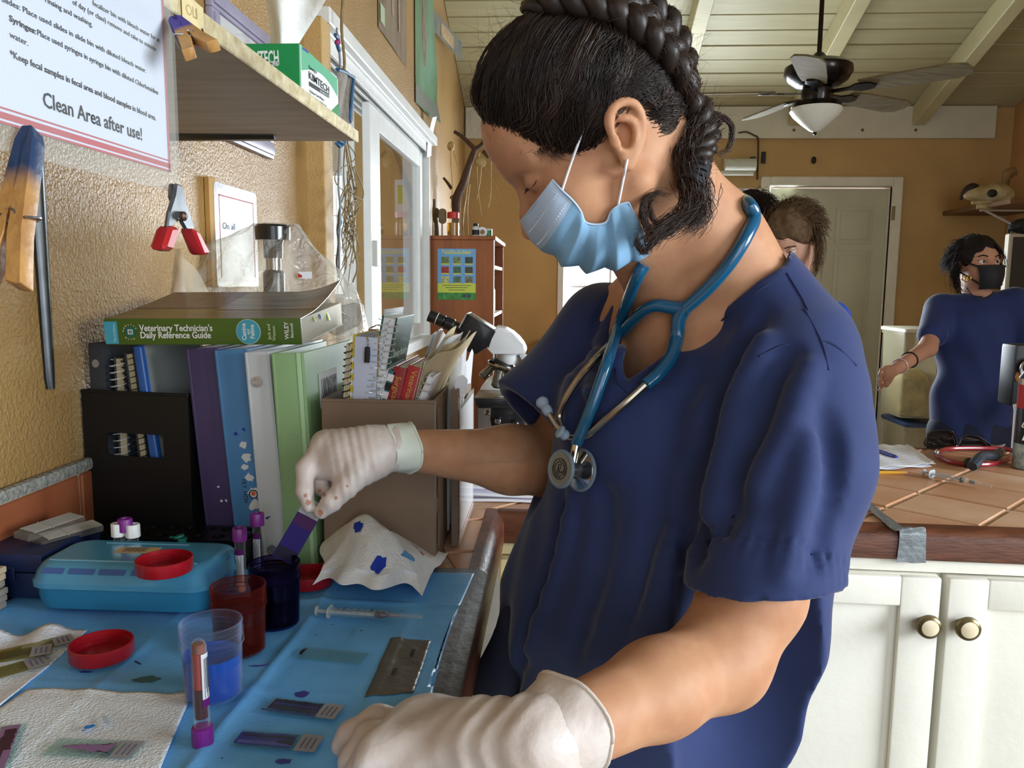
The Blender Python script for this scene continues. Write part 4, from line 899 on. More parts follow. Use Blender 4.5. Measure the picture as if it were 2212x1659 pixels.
# ---- blood tubes
m_pcap = mat('purple_stopper', '#7a2286', .4, coat=.15); m_glass = film('tube_glass', '#dfe4e6', .015, .05, .8); m_wcap = mat('white_stopper', '#e4e6e6', .4)
def cap_shape(r=.0086, h=.017):
    rib = [(r*(1+.03*(k % 2)), 0) for k in range(36)]
    v, f = lathe([(r*.8, 0), (r, .0008), (r, h-.001), (r*.93, h), (r*.62, h), (r*.55, h-.004), (.0004, h-.005)], 36)
    a = np.arctan2(v[:, 1], v[:, 0]); rr = np.hypot(v[:, 0], v[:, 1]); k = np.where(rr > r*.95, 1+.022*np.sign(np.sin(a*18)), 1); v[:, 0] *= k; v[:, 1] *= k; return v, f
def tube_body(r=.0064, L=.072, wall=.0009):
    prof = [(.0004, 0), (r*.45, .0012), (r*.8, .0036), (r, .0075), (r, L), (r-wall, L), (r-wall, .0078), (r*.7, .004), (.0004, .0018)]
    return lathe(prof, 24, True, True)
def blood_tube(label, M, capm, invert=False, blood=None, tall=.072, lab=None):
    c = thing('blood_tube', label, 'tube', M=M)
    F = T(0, 0, tall+.012)@Rx(PI) if invert else np.eye(4)
    obj('glass', xf(tube_body(L=tall), F), m_glass, c)
    obj('stopper', xf(cap_shape(), F@T(0, 0, tall-.005)), capm, c)
    if blood:
        for nm, z0, z1, mm in blood: obj(nm, xf(lathe([(.0045, z0), (.0054, z0+.001), (.0054, z1), (.0005, z1)], 20), F), mm, c)
    if lab:
        def lf(u, v): a = lab[0]+(lab[1]-lab[0])*u; return (.0067*math.cos(a), .0067*math.sin(a), .012+.046*v)
        obj('label', xf(sheet(lf, 12, 4, .0001, (0, 0, 0)), F), m_paper, c)
        for k in range(7):
            a = lab[0]+(lab[1]-lab[0])*(.15+.1*k); obj('print_line', xf(tube([(.00682*math.cos(a), .00682*math.sin(a), z) for z in np.linspace(.016, .05-.004*(k % 3), 6)], .00022, 4), F), m_inkdk, c)
        a0, a1 = lab[0], lab[1]; obj('label_band', xf(sheet(lambda u, v: (.0068*math.cos(a0+(a1-a0)*u), .0068*math.sin(a0+(a1-a0)*u), .051+.007*v), 10, 2, .0001, (0, 0, 0)), F), m_pcap, c)
    return c
p = onz(439, 1612, PZ)
m_bl1 = mat('separated_plasma_red', '#8a3324', .2, coat=.3); m_bl2 = mat('dark_blood', '#3a0a10', .2, coat=.3); m_froth = mat('froth', '#6f4438', .3)
blood_tube('glass tube of blood standing upside down on its purple stopper', T(p[0], p[1], PZ+.0012)@Rx(.015), m_pcap, True, [('froth', .0045, .012, m_froth), ('serum', .012, .043, m_bl1), ('blood', .043, .069, m_bl2)], .082, (-.45, .9))
# black rack behind the blue box with tubes in it
RKX0, RKX1, RKY0, RKY1 = -.655, -.415, 1.014, 1.078
rk = thing('tube_rack', 'black plastic test tube rack behind the blue plastic box', 'rack', ((RKX0+RKX1)/2, (RKY0+RKY1)/2, CT+.005))
m_rack = mat('black_rack_plastic', '#0d0e10', .35)
def plate(z0, z1):
    hs = [];
    S = []
    for j in range(2):
        for i in range(9): hs.append(slot((i+.5)*(RKX1-RKX0)/9, (j+.5)*.032, .0090, .0090, .0088, 4))
    return xf(panel_hole(RKX1-RKX0, .064, z1-z0, hs), T(RKX0, RKY0, z1)@Rx(PI/2)@S3(1, 1, 1)) if False else xf(panel_hole(RKX1-RKX0, .064, z1-z0, hs), T(RKX0, RKY0, z0)@np.array([[1, 0, 0, 0], [0, 0, 1, 0], [0, 1, 0, 0], [0, 0, 0, 1.]]))
obj('upper_plate', plate(CT+.040, CT+.044), m_rack, rk, world=True, smooth=False); obj('lower_plate', box((RKX0, RKY0, CT+.005), (RKX1, RKY1, CT+.009)), m_rack, rk, world=True)
for x in (RKX0, RKX1-.004): obj('end_panel', box((x, RKY0, CT+.005), (x+.004, RKY1, CT+.044), .001), m_rack, rk, world=True)
hole = lambda i, j: (RKX0+(i+.5)*(RKX1-RKX0)/9, RKY0+(j+.5)*.032)
def near_hole(px, py, z):
    q = onz(px, py, z); return min(((hole(i, j)) for i in range(9) for j in range(2)), key=lambda h: abs(proj((h[0], h[1], z))[0]-px)+.3*abs(proj((h[0], h[1], z))[1]-py))
used = set()
for lbl, px, py, capm, top, lab in (('purple stoppered tube with printed label standing in front of the blue binder', 517, 1140, m_pcap, CT+.090, (-2.6, -.6)), ('white stoppered tube on the left in front of the black file', 255, 1130, m_wcap, CT+.087, (-1.3, .6)), ('white stoppered tube on the right in front of the black file', 286, 1132, m_wcap, CT+.086, (-2.2, -.7)), ('purple stoppered tube behind the two white stoppered tubes', 270, 1120, m_pcap, CT+.093, None)):
    q = onz(px, py, top); blood_tube(lbl, T(q[0], q[1], top-.084), capm, False, [('clot', .003, .012, mat('pale_gel', '#c9b9b0', .4))], .072, lab)
q = onz(552, 1108, CT+.093); blood_tube('purple stoppered tube half hidden between the blue and white binders', T(q[0]+.002, min(q[1], 1.05), CT+.009), m_pcap, False, None, .072, (-2.4, -.8))
# teal micro tube
q = onz(394, 1175, CT+.058); mt = thing('micro_tube', 'small teal snap-cap micro tube in the black rack', 'tube', (q[0], q[1], CT+.030)); m_teal = mat('teal_translucent', '#2f8d80', .3, trans=.2)
obj('body', lathe([(.001, 0), (.0028, .004), (.0052, .018), (.0052, .034), (.0062, .0345), (.0062, .036), (.0005, .036)], 18), m_teal, mt); obj('cap', xf(lathe([(.0068, 0), (.0068, .002), (.0045, .0025), (.0005, .0025)], 18), T(-.003, -.002, .0375)@Ry(-.25)), m_teal, mt); obj('hinge_tab', xf(box((-.012, -.0025, .037), (-.008, .0025, .0385), .0005), Ry(-.1)), m_teal, mt)
# ---- ribbed clear slide mailers on a cream block, left of the rack
cb = obj('cream_block', box((-.690, 1.018, CT+.005), (-.660, 1.075, CT+.045), .003), mat('cream_plastic', '#c9bd93', .5), label='cream plastic block standing under the ribbed slide holders', cat='block')
m_rib = film('frosted_clear_plastic', '#8f8a80', .30, .25, .5)
def slide_mailer(label, a, b, z, w):
    pa_, pb_ = onz(*a, z), onz(*b, z); d = pb_-pa_; L = np.linalg.norm(d); M = frame(pa_, d, z=(0, -.35, 1))
    c = thing('slide_holder', label, 'slide holder', M=M)
    obj('case', box((0, 0, 0), (L, w, .009), .0015), m_rib, c)
    for k in range(8): y = w*(k+.5)/8; obj('rib', box((L*.10, y-.0008, .009), (L*.97, y+.0008, .0108), .0004), mat('frosted_ridge', '#9d978c', .4), c)
    obj('hinge', box((L*.40, -.001, .0085), (L*.42, w+.001, .0112), .0004), mat('frosted_ridge', '#9d978c', .4), c)
    return c
slide_mailer('upper ribbed clear plastic slide holder leaning by the wall tiles', (62, 1172), (186, 1130), CT+.070, .026)
slide_mailer('lower ribbed clear plastic slide holder overlapping the upper one', (90, 1186), (225, 1148), CT+.060, .022)
# ---- navy slide box and small card stack at the left edge
nb = thing('slide_box', 'dark navy slide storage box left of the blue plastic box', 'box', (-.648, .945, PZ))
m_navy = mat('navy_plastic', '#17264a', .45, noise=(30, .12))
obj('base', box((-.692, .885, PZ+.004), (-.608, 1.005, PZ+.036), .004, 2), m_navy, nb, world=True); obj('lid', box((-.694, .883, PZ+.037), (-.606, 1.007, PZ+.060), .004, 2), m_navy, nb, world=True)
obj('latch', box((-.66, .8805, PZ+.028), (-.64, .884, PZ+.044), .001), m_navy, nb, world=True)
cs_ = thing('card_stack', 'small stack of beige cards at the left edge before the navy box', 'cards', (-.66, .85, PZ))
for k in range(6): obj('card', box((-.690, .832+.001*(k % 2), PZ+.002+.0085*k), (-.640+.0015*(k % 3), .866, PZ+.0095+.0085*k), .001), mat('beige_card', '#b9a98a', .7) if k > 3 else mat('grey_card', '#8f8a80', .7), cs_, world=True)
# ---- paper towels
m_tow = mat('white_paper_towel', '#e6eef6', .8, noise=(120, .05), bump=(420, .55, .004))
def quad_sheet(C, nu, nv, z0, hz):
    P = [onz(*c, z0) for c in C]
    def fn(u, v): p = (P[0]*(1-u)+P[1]*u)*(1-v)+(P[3]*(1-u)+P[2]*u)*v; return np.array([p[0], p[1], z0+hz(u, v)+padz(p[0], p[1])*.6])
    return fn
t1 = quad_sheet([(58, 1493), (415, 1500), (318, 1735), (-230, 1700)], 30, 30, PZ+.0012, lambda u, v: .0012+.0012*math.sin(u*6+v*3)+.003*max(0, .05-v)*10*abs(math.sin(u*11)))
tw = obj('paper_towel', sheet(t1, 50, 50, .0008), m_tow, label='white paper towel sheet under the purple smear slide', cat='towel', angle=None)
t2 = quad_sheet([(-140, 1385), (190, 1363), (-8, 1538), (-260, 1520)], 30, 30, PZ+.0012, lambda u, v: .0012+.0015*math.sin(u*9+v*5)+.010*math.exp(-v*7)*(.5+.5*math.sin(u*17+1.5))*(u < .95))
obj('paper_towel', sheet(t2, 50, 30, .0008), m_tow, label='ruffled white paper towel under the glass slides by the navy box', cat='towel', angle=None)
for i, (x, y, r, m_, sx, sy, ro) in enumerate(((195, 1582, .0042, mat('bright_blue_ink', '#2f86dd', .7), 1.25, .7, .6), (181, 1590, .0014, mat('bright_blue_ink', '#2f86dd', .7), 1.2, .7, .6), (230, 1568, .006, mat('pale_blue_ink', '#b9cfe4', .8), .35, 1.5, .7), (240, 1642, .0025, mat('bright_blue_ink', '#2f86dd', .7), 1.4, .5, 0))):
    patch(tw, x, y, r, m_, 60+i, sx, sy, ro, z=PZ+.0052)
# crumpled towel
_cr = np.random.default_rng(21); CRP = [(_cr.random(2), _cr.normal(size=2), _cr.random()) for _ in range(26)]
cA = [onz(*c, PZ) for c in ((728, 1255), (935, 1258), (845, 1312), (722, 1198))]
def crz(u, v):
    z = 0
    for k, (c, n, a) in enumerate(CRP): n = n/np.hypot(*n); z += .014*abs(((u-c[0])*n[0]+(v-c[1])*n[1]))*(1 if k % 2 else -1)*(.4+a)
    ten = max(0, 1-1.15*max(abs(u-.42)*1.2, abs(v-.62)*1.1))
    return max(.001, .074*ten**.75+1.5*z*(.35+.65*ten))
def crfn(u, v):
    x = -.302+.150*u; y = .905+.165*v
    x += .012*math.sin(v*6.0+.6)*(1-u)+.014*(v-.5)*(u-.5); y += .016*math.sin(u*7.3+1.0)+.010*math.sin(u*17)*(v < .1)
    lean = crz(u, v); return np.array([x, y+lean*.25, PZ+.004+lean])
ct_ = obj('crumpled_towel', sheet(crfn, 46, 46, .0009), mat('white_crepe_towel', '#eef2f6', .85, noise=(90, .05), bump=(300, .35, .004)), label='crumpled white paper towel with blue and red ink spots', cat='towel', angle=.35)
def crblot(u0, v0, ru, rv, m_, seed, n=16):
    rr = np.random.default_rng(seed); V = [crfn(u0, v0)+(0, -.0006, .0012)]
    for i in range(n): a = 2*PI*i/n; q = .7+.4*rr.random(); V.append(crfn(min(.99, max(.01, u0+ru*q*math.cos(a))), min(.99, max(.01, v0+rv*q*math.sin(a))))+(0, -.0006, .0012))
    obj('ink_spot', (np.array(V), [(0, i+1, (i+1) % n+1) for i in range(n)]), m_, ct_, world=True, smooth=False)
m_ib = mat('soaked_blue_ink', '#1d3fb8', .8); m_ir = mat('soaked_red_ink', '#c23a34', .8); m_il = mat('soaked_pale_blue_ink', '#5f9fd8', .8)
crblot(.34, .42, .055, .06, m_ib, 1); crblot(.58, .14, .075, .055, m_ib, 2); crblot(.80, .62, .03, .03, m_ir, 3); crblot(.88, .48, .02, .02, m_ir, 4); crblot(.80, .22, .06, .04, m_il, 5); crblot(.62, .46, .02, .05, m_ib, 6)
# ---- glass slides
m_sl = film('slide_glass', '#a9c3c0', .05, .06, .7, '#eaf4f2'); m_frost = film('frosted_slide_end', '#a9a8ae', .7, .5, .3)
m_ps = mat('deep_violet_stain', '#1e1440', .25, coat=.3); m_ps2 = mat('violet_blue_stain', '#2b2f86', .25, coat=.3); m_ps3 = mat('plum_smear', '#3a1834', .4); m_ps4 = mat('plum_smear_pale', '#8a6a94', .45)
def slide(label, a, b, z, w=.0245, L=None, frost=True, stain=None, flip=False, side=1, glass=None):
    """a->b: pixels of the long edge nearest the camera"""
    P, Q = onz(*a, z), onz(*b, z); d = Q-P; LL = L or np.linalg.norm(d); M = frame(P, d, z=(0, 0, 1))
    c = thing('glass_slide', label, 'slide', M=M)
    obj('glass', box((0, 0, 0), (LL, w, .0011), .00025), glass or m_sl, c)
    if frost:
        x0, x1 = (0, .019) if flip else (LL-.019, LL)
        obj('frosted_end', box((x0+.0004, .0004, .0011), (x1-.0004, w-.0004, .0013)), m_frost, c)
        for k in range(3): obj('pencil_note', tube([(x0+.005+.0045*k+.0008*math.sin(t*40+k), .004+(w-.009)*t, .0014) for t in np.linspace(0, 1, 26)], .00028, 4), mat('pencil_grey', '#4c4d66', .6), c)
    if stain:
        for (u0, u1, v0, v1, m_, ta, jag, sd) in stain:
            rr = np.random.default_rng(sd); n = 14; V = []
            for i in range(n+1):
                t = i/n; hw = 1-ta*(1-t); jj = 1-jag*rr.random(); V += [(LL*(u0+(u1-u0)*t), w*((v0+v1)/2-(v1-v0)/2*hw*jj), .00125+.00004*sd % .0002), (LL*(u0+(u1-u0)*t), w*((v0+v1)/2+(v1-v0)/2*hw*(1-jag*rr.random())), .00125+.00004*sd % .0002)]
            obj('smear', (np.array(V), [(2*i, 2*i+2, 2*i+3, 2*i+1) for i in range(n)]), m_, c, smooth=False)
    return c
zs = PZ+.0030
slide('clear glass slide with a dark blood corner on the pad', (637, 1421), (778, 1436), zs, frost=False, stain=[(.0, .06, .1, .95, m_ps3, .6, .3, 1)])
slide('purple stained glass slide with frosted end, middle of the pad', (562, 1536), (721, 1557), zs, stain=[(.06, .72, .12, .92, m_ps, .1, .15, 2), (.1, .70, .50, .62, m_ps2, .1, .4, 3), (.0, .75, .02, .10, m_ps2, 0, .2, 4)])
slide('purple streaked glass slide with frosted end, nearest the gloved left hand', (495, 1613), (679, 1628), zs, stain=[(.02, .70, .1, .92, m_ps2, .1, .1, 5), (.05, .68, .60, .78, m_ps, .2, .4, 6), (.05, .70, .18, .42, mat('pale_violet_stain', '#5b62b0', .3), .1, .3, 7), (.5, .70, .25, .6, m_ps, .6, .2, 8)])
slide('glass slide with a dark plum blood smear on the paper towel', (87, 1633), (282, 1641), PZ+.0048, stain=[(.14, .70, .12, .88, m_ps4, .8, .5, 9), (.22, .70, .2, .85, m_ps3, .75, .3, 10)])
slide('glass slide with long plum streaks at the lower left edge', (-40, 1625), (25, 1666), PZ+.0048, w=.026, L=.075, frost=False, stain=[(.02, .95, .25, .9, m_ps4, .2, .2, 11), (.1, .5, .3, .8, m_ps3, .3, .3, 12)]) if False else None
def slide_c(label, cpx, ang, z, **k):
    P = onz(*cpx, z); u = np.array([math.cos(ang), math.sin(ang), 0]); v = np.array([-u[1], u[0], 0]); o = P-u*.0375-v*.01225
    a, b = proj(o)[:2], proj(o+u*.075)[:2]; return slide(label, a, b, z, **k)
slide_c('glass slide with long plum streaks at the lower left edge', (2, 1620), -1.15, PZ+.0052, frost=False, stain=[(.02, .95, .15, .9, m_ps4, .2, .2, 11), (.1, .55, .3, .85, m_ps3, .3, .3, 12), (.5, .9, .5, .62, m_ps3, .3, .3, 13)])
m_slo = film('amber_slide_glass', '#8a8a5a', .14, .1, .6, '#e0dcc0')
slide_c('yellowed glass slide with handwritten end, farthest of the left pile', (70, 1400), .72, PZ+.0055, glass=m_slo)
slide_c('yellowed glass slide with red dotted note, in the left pile', (20, 1418), .50, PZ+.0072, glass=m_slo)
slide_c('yellowed glass slide nearest the camera in the left pile', (8, 1452), .80, PZ+.0040, glass=m_slo)
# ---- syringe on the pad
def syringe(label, a, b, z, r=.0048, blood=True, cap=True):
    P, Q = onz(*a, z), onz(*b, z); d = Q-P; L = np.linalg.norm(d); M = frame(P, d, z=(0, 0, 1))@Ry(PI/2)   # local z along the syringe
    c = thing('syringe', label, 'syringe', M=M); m = film('syringe_plastic', '#d3dde4', .08, .12, .6); mw = mat('milky_plastic', '#cfd9df', .35, trans=.3)
    sl = L/.130
    obj('plunger', cat(lathe([(r*1.15, 0), (r*1.15, .0018*sl), (.0016, .002*sl), (.0016, .074*sl)], 18), xf(box((-.0005, -r*.75, .002), (.0005, r*.75, .072*sl)), np.eye(4))), mw, c)
    obj('barrel', lathe([(r, .017*sl), (r, .084*sl), (r*.5, .087*sl), (r*.42, .094*sl), (r*.30, .094*sl), (r*.86, .083*sl), (r*.86, .017*sl)], 20, False, False), m, c)
    obj('flange', xf(loft([(r*2.0, r*1.35, r*1.2, 0), (r*2.0, r*1.35, r*1.2, .0015)], 5), T(0, 0, .016*sl)@Rz(PI/2)), mw, c)
    obj('gasket', lathe([(r*.84, .073*sl), (r*.84, .077*sl), (r*.3, .0785*sl), (.0003, .079*sl)], 18), mat('black_gasket', '#191a1c', .5), c)
    if blood: obj('blood_residue', lathe([(r*.84, .079*sl), (r*.84, .083*sl), (r*.4, .087*sl), (r*.3, .092*sl), (.0003, .092*sl)], 18), m_bl2, c)
    obj('needle_hub', lathe([(r*.5, .090*sl), (r*.55, .097*sl), (r*.3, .101*sl), (.0003, .101*sl)], 16), mat('hub_grey', '#8f9299', .4, trans=.2), c)
    obj('needle', tube([(0, 0, .100*sl), (0, 0, .126*sl)], .0004, 6), mat('needle_steel', '#c9ccd0', .2, 1), c)
    if cap: obj('needle_cap', lathe([(r*.62, .091*sl), (r*.58, .108*sl), (r*.46, .130*sl), (r*.30, .130*sl), (r*.44, .108*sl)], 16, False, True), m, c)
    n = 26
    for k in range(n):
        a0 = PI*.25; ln = .9 if k % 5 == 0 else .5
        obj('graduation', tube([((r+.0001)*math.cos(t), (r+.0001)*math.sin(t), (.025+.048*k/n)*sl) for t in np.linspace(-a0-PI/2-.35, -a0-PI/2-.35+ln, 5)], .00022, 3), m_inkdk, c)
    return c
sy = syringe('plastic syringe with a little blood and capped needle on the pad', (683, 1319), (913, 1333), PZ+.0095)
for s, zz in (('3', .026), ('2.5', .034), ('2', .042), ('1.5', .050), ('1', .058), ('0.5', .066)):
    M_ = np.eye(4); M_[:3, 0] = (-.5, -.4, .0); M_[:3, 0] = nrm((0, -1, 0)); M_[:3, 1] = (0, 0, 1); M_[:3, 2] = (-1, 0, 0); M_[:3, 3] = (-.0050, -.0004, zz)
    text('numeral', s, .0046, m_inkdk, _mw[sy.name]@M_, sy, world=True)
# ---- square of duct tape with a note
dC = [onz(*c, PZ) for c in ((845, 1382), (931, 1386), (893, 1505), (788, 1510))]
def dtf(u, v): p = (dC[3]*(1-u)+dC[2]*u)*(1-v)+(dC[0]*(1-u)+dC[1]*u)*v; return np.array([p[0], p[1], PZ+padz(p[0], p[1])+.0009+.0006*abs(math.sin(v*8+u*3))])
dt = obj('duct_tape', sheet(dtf, 14, 20, .0003), mat('grey_duct_tape', '#68645c', .35, .2, noise=(30, .12), bump=(70, .2)), label='rectangle of grey duct tape with a handwritten note on the pad', cat='tape', angle=None)
for k in range(2):
    obj('handwriting', tube([dtf(.66-.25*k+.05*math.sin(t*22+k), (.66-.36*k)+.14*t)+(0, 0, .0008) for t in np.linspace(0, 1, 26)], .0003, 4), m_inkdk, dt, world=True)
# ================================================================== things on the shelf, the left wall and behind
# tissue box on the shelf
def tissue_box():
    z0 = SZ+.0182; x1 = -.3615; y0 = 1.140; y1 = 1.335; x0 = x1-.118; H = ony(652, 93, y0)[2]-z0
    c = thing('tissue_box', 'green and white tissue wipes box standing on the plywood shelf', 'box', ((x0+x1)/2, (y0+y1)/2, z0))
    g = mat('box_green', '#0f8a4d', .4, coat=.1); wv = mat('box_white', '#e6ecea', .4, coat=.1)
    obj('carton', box((x0, y0, z0), (x1, y1, z0+H), .0012), g, c, world=True)
    obj('side_print', box((x1, y0+.002, z0+.001), (x1+.0005, y1-.001, z0+H-.001)), wv, c, world=True, smooth=False)
    m_g2 = mat('box_mint', '#5fb08c', .4)
    def swoosh(u, v): return (x1+.0008, y0+.004+(.185)*u, z0+H*(.52+.30*math.sin(u*PI*.9)*(1)+(-.08+.0) + (.98-(.44+.30*math.sin(u*PI*.9)))*v))
    obj('swoosh', sheet(swoosh, 16, 3, .0002, (1, 0, 0)), m_g2, c, world=True)
    obj('corner_print', prism([(y1-.05, z0+.001), (y1-.001, z0+.001), (y1-.001, z0+H*.38), (y1-.022, z0+H*.22)], x1+.0008, x1+.0010)[0][:, [2, 0, 1]].tolist() and (prism([(y1-.05, z0+.001), (y1-.001, z0+.001), (y1-.001, z0+H*.38), (y1-.022, z0+H*.22)], x1+.0008, x1+.0010)[0][:, [2, 0, 1]], prism([(y1-.05, z0+.001), (y1-.001, z0+.001), (y1-.001, z0+H*.38), (y1-.022, z0+H*.22)], x1+.0008, x1+.0010)[1]), g, c, world=True, smooth=False)
    X = x1+.0011; up = (0, 0, 1)
    A = lambda s, a, b, h, m, bo=0: text_fit('lettering', s, onx(*a, X), onx(*b, X), up, h, m, c, (1, 0, 0), bold=bo, lift=.0002)
    A('KIMTECH', (667, 161), (711, 195), .0105, m_ink, .01); A('Kimwipes', (667, 144), (684, 156), .005, m_ink)
    p0, p1 = onx(668, 182, X), onx(711, 209, X)
    obj('black_bar', (np.array([p0+(.0002, 0, .004), p1+(.0002, 0, .004), p1+(.0002, 0, -.002), p0+(.0002, 0, -.002)]), [(3, 2, 1, 0)]), m_ink, c, world=True, smooth=False)
    A('SCIENCE', (691, 196), (710, 208), .003, wv); A('Delicate Task Wipers', (669, 196), (700, 216), .0036, m_ink); A('Essuyeurs delicats', (669, 204), (705, 229), .0028, m_ink)
    obj('brand_tab', (np.array([onx(652.5+x, y, X) for x, y in ((1, 101), (14, 111), (14, 116), (1, 106))]), [(3, 2, 1, 0)]), mat('brand_blue', '#2f4a9c', .5), c, world=True, smooth=False)
    Yf = y0-.0004; B = lambda s, a, b, h, bo: text_fit('lettering', s, ony(*a, Yf), ony(*b, Yf), up, h, wv, c, (0, -1, 0), bold=bo, lift=.0002)
    B('KIMTECH', (533, 127), (602, 124), .019, .03); B('SCIENCE BRAND', (560, 138), (602, 137), .006, .05)
    # a tissue pulled up through the slot
    cx, cy = (x0+x1)/2+.012, (y0+y1)/2-.055
    def tf(u, v):
        w = .022+.052*v**.8-.016*max(0, v-.8)*4; a = (u-.5)*2
        return (cx+.045*v+a*w*.8+.005*math.sin(v*6+u*4), cy+.02*a*a*(1-v)+.012*math.sin(u*9+v*3)*v, z0+H-.002+.135*v+.02*(1-a*a)*(v > .6)*(v-.6)*2.5)
    obj('tissue', sheet(tf, 18, 18, .0003, (0, 1, 0)), mat('white_tissue', '#eef0ee', .8, bump=(60, .2)), c, world=True)
tissue_box()
# lavender picture frame
def pic_frame():
    yA, yB = onx(447, 200, WX)[1], onx(579, 345, WX)[1]; z0, z1 = onx(579, 345, WX)[2], onx(578, 85, WX)[2]
    c = thing('picture_frame', 'lavender picture frame with pale mat on the left wall behind the shelf', 'picture frame', (WX, (yA+yB)/2, z0))
    m = mat('lavender_paint', '#9a96ad', .4, noise=(20, .1)); t = .038
    for lo, hi in (((yA, z0), (yB, z0+t)), ((yA, z1-t), (yB, z1)), ((yA, z0+t), (yA+t, z1-t)), ((yB-t, z0+t), (yB, z1-t))):
        obj('rail', cat(box((WX+.002, lo[0], lo[1]), (WX+.016, hi[0], hi[1]), .003, 2), box((WX+.014, lo[0]+.008, lo[1]+.008), (WX+.021, hi[0]-.008, hi[1]-.008), .003, 2)), m, c, world=True)
    obj('mat_board', box((WX+.002, yA+t, z0+t), (WX+.009, yB-t, z1-t)), mat('pale_mat_board', '#dfe1e6', .5), c, world=True)
    obj('glazing', box((WX+.011, yA+t, z0+t), (WX+.0125, yB-t, z1-t)), glass_pane(), c, world=True)
pic_frame()
# laminated notice on the left wall above the covered microscope
def wall_notice():
    X = WX+.012; yA, yB = onx(462, 420, X)[1], onx(553, 432, X)[1]; z1 = onx(553, 430, X)[2]+.012; z0 = z1-.21
    c = thing('wall_notice', 'glossy laminated notice with red border on the wall above the bagged microscope', 'sign', (X, (yA+yB)/2, z0))
    obj('backing_board', box((WX+.001, yA-.02, z0), (X-.0005, yA+.012, z1+.006), .001), mat('cork_strip', '#b98f4e', .7), c, world=True)
    obj('paper', box((X, yA+.012, z0+.01), (X+.0006, yB-.012, z1-.012)), m_paper, c, world=True, smooth=False)
    S = xf(prism(rrect((yB-yA)/2, (z1-z0)/2, .010, 4), 0, .0012), np.array([[0, 0, 1, X-.0003], [1, 0, 0, (yA+yB)/2], [0, 1, 0, (z0+z1)/2], [0, 0, 0, 1.]]))
    obj('laminate', S, mat('gloss_laminate', '#b9c2d8', .22, spec=.5, coat=.25, alpha=.35), c, world=True)
    for lo, hi in (((yA+.020, z1-.026), (yB-.02, z1-.023)), ((yA+.020, z0+.02), (yA+.0235, z1-.023)), ((yB-.0235, z0+.02), (yB-.02, z1-.023))): obj('border', box((X+.0009, lo[0], lo[1]), (X+.0012, hi[0], hi[1])), m_red, c, world=True, smooth=False)
    text_fit('lettering', 'On all', onx(481, 487, X+.0013), onx(508, 490, X+.0013), (0, 0, 1), .014, m_ink, c, (1, 0, 0))
wall_notice()
# posters high on the left wall
m_post1 = mat('brown_photo_print', '#6a5844', .45, noise=(7, .6), col2='#8f7a66', stretch=(1, 2, .5), coat=.2); m_post2 = mat('green_photo_print', '#6f9a80', .4, noise=(4, .6), col2='#4c6a3a', coat=.25, stretch=(1, 1, .6)); m_post3 = mat('blue_photo_print', '#4a6470', .4, noise=(14, .7), col2='#8a7a5c', coat=.25)
X = WX+.004
ya, yb, zb = onx(818, 60, X)[1], onx(879, 147, X)[1], onx(879, 147, X)[2]
po = thing('poster', 'dark brown animal poster high on the left wall above the window', 'poster', (X, ya, zb))
obj('print', sheet(lambda u, v: (X+.002*math.sin(u*5), ya+(yb-ya)*u, zb+.62*v), 8, 10, .0006, (1, 0, 0)), m_post1, po, world=True)
for k, (u, z, w, h) in enumerate(((.45, .12, .05, .17), (.68, .10, .04, .15), (.3, .30, .10, .20))): obj('pale_shape', sheet(lambda a, b: (X+.003, ya+(yb-ya)*u+w*(a-.5)*(1-.6*abs(b-.5)), zb+z+h*b), 5, 6, .0003, (1, 0, 0)), mat('pale_fur_print', '#a58d78', .5, noise=(30, .3)), po, world=True)
obj('corner_sticker', box((X+.003, ya+.02, zb+.03), (X+.0036, ya+.10, zb+.10)), mat('pale_green_sticker', '#aebd9c', .5), po, world=True)
ya, yb, zb = onx(897, 228, X)[1], onx(932, 262, X)[1], onx(932, 266, X)[2]
po = thing('poster', 'curling green wildlife poster on the left wall above the window corner', 'poster', (X, ya, zb))
def pf(u, v): return (X+.002+.05*max(0, u-.45)**1.5*(1+.5*math.sin(v*7))+.03*max(0, .12-v)*8*u, ya+(yb-ya)*u, zb+.95*v)
obj('print', sheet(pf, 12, 24, .0006, (1, 0, 0)), m_post2, po, world=True)
obj('animal_shape', sheet(lambda a, b: np.array(pf(.5+.22*(a-.5)*(1-abs(b-.5)), .25+.34*b))+(.001, 0, 0), 6, 12, .0003, (1, 0, 0)), mat('brown_fur_print', '#8a7468', .5, noise=(20, .4)), po, world=True)
obj('caption_strip', sheet(lambda a, b: np.array(pf(a*.98+.01, .01+.09*b))+(.001, 0, 0), 10, 3, .0003, (1, 0, 0)), mat('grey_print', '#6f7369', .5), po, world=True)
ya, yb = onx(928, 30, X)[1], onx(965, 20, X)[1]; zt_, zb_ = onx(930, 16, X)[2], onx(930, 63, X)[2]
po = thing('photo_card', 'small blue animal photo tilted out from the left wall beside the green poster', 'photo', (X, ya, zb_)); obj('print', sheet(lambda u, v: (X+.004+.09*u, ya+(yb-ya)*u, zb_+(zt_-zb_)*v+.0*u), 6, 6, .0008, (1, 0, 0)), m_post3, po, world=True); obj('animal_shape', sheet(lambda u, v: (X+.006+.09*(.3+.4*u), ya+(yb-ya)*(.3+.4*u), zb_+(zt_-zb_)*(.15+.65*v)), 4, 4, .0005, (1, 0, 0)), mat('tan_fur_print', '#b39a78', .5, noise=(30, .3)), po, world=True)
p = onx(925, 300, WX+.02); pc = thing('paper_scrap', 'curled white paper scrap on the wall below the green poster', 'paper', p); obj('scrap', sheet(lambda u, v: p+np.array([.03*v*v+.01*u, .08*(u-.5), .2*(v-.5)+.02*u]), 5, 8, .0006, (1, 0, 0)), m_paper, pc, world=True)
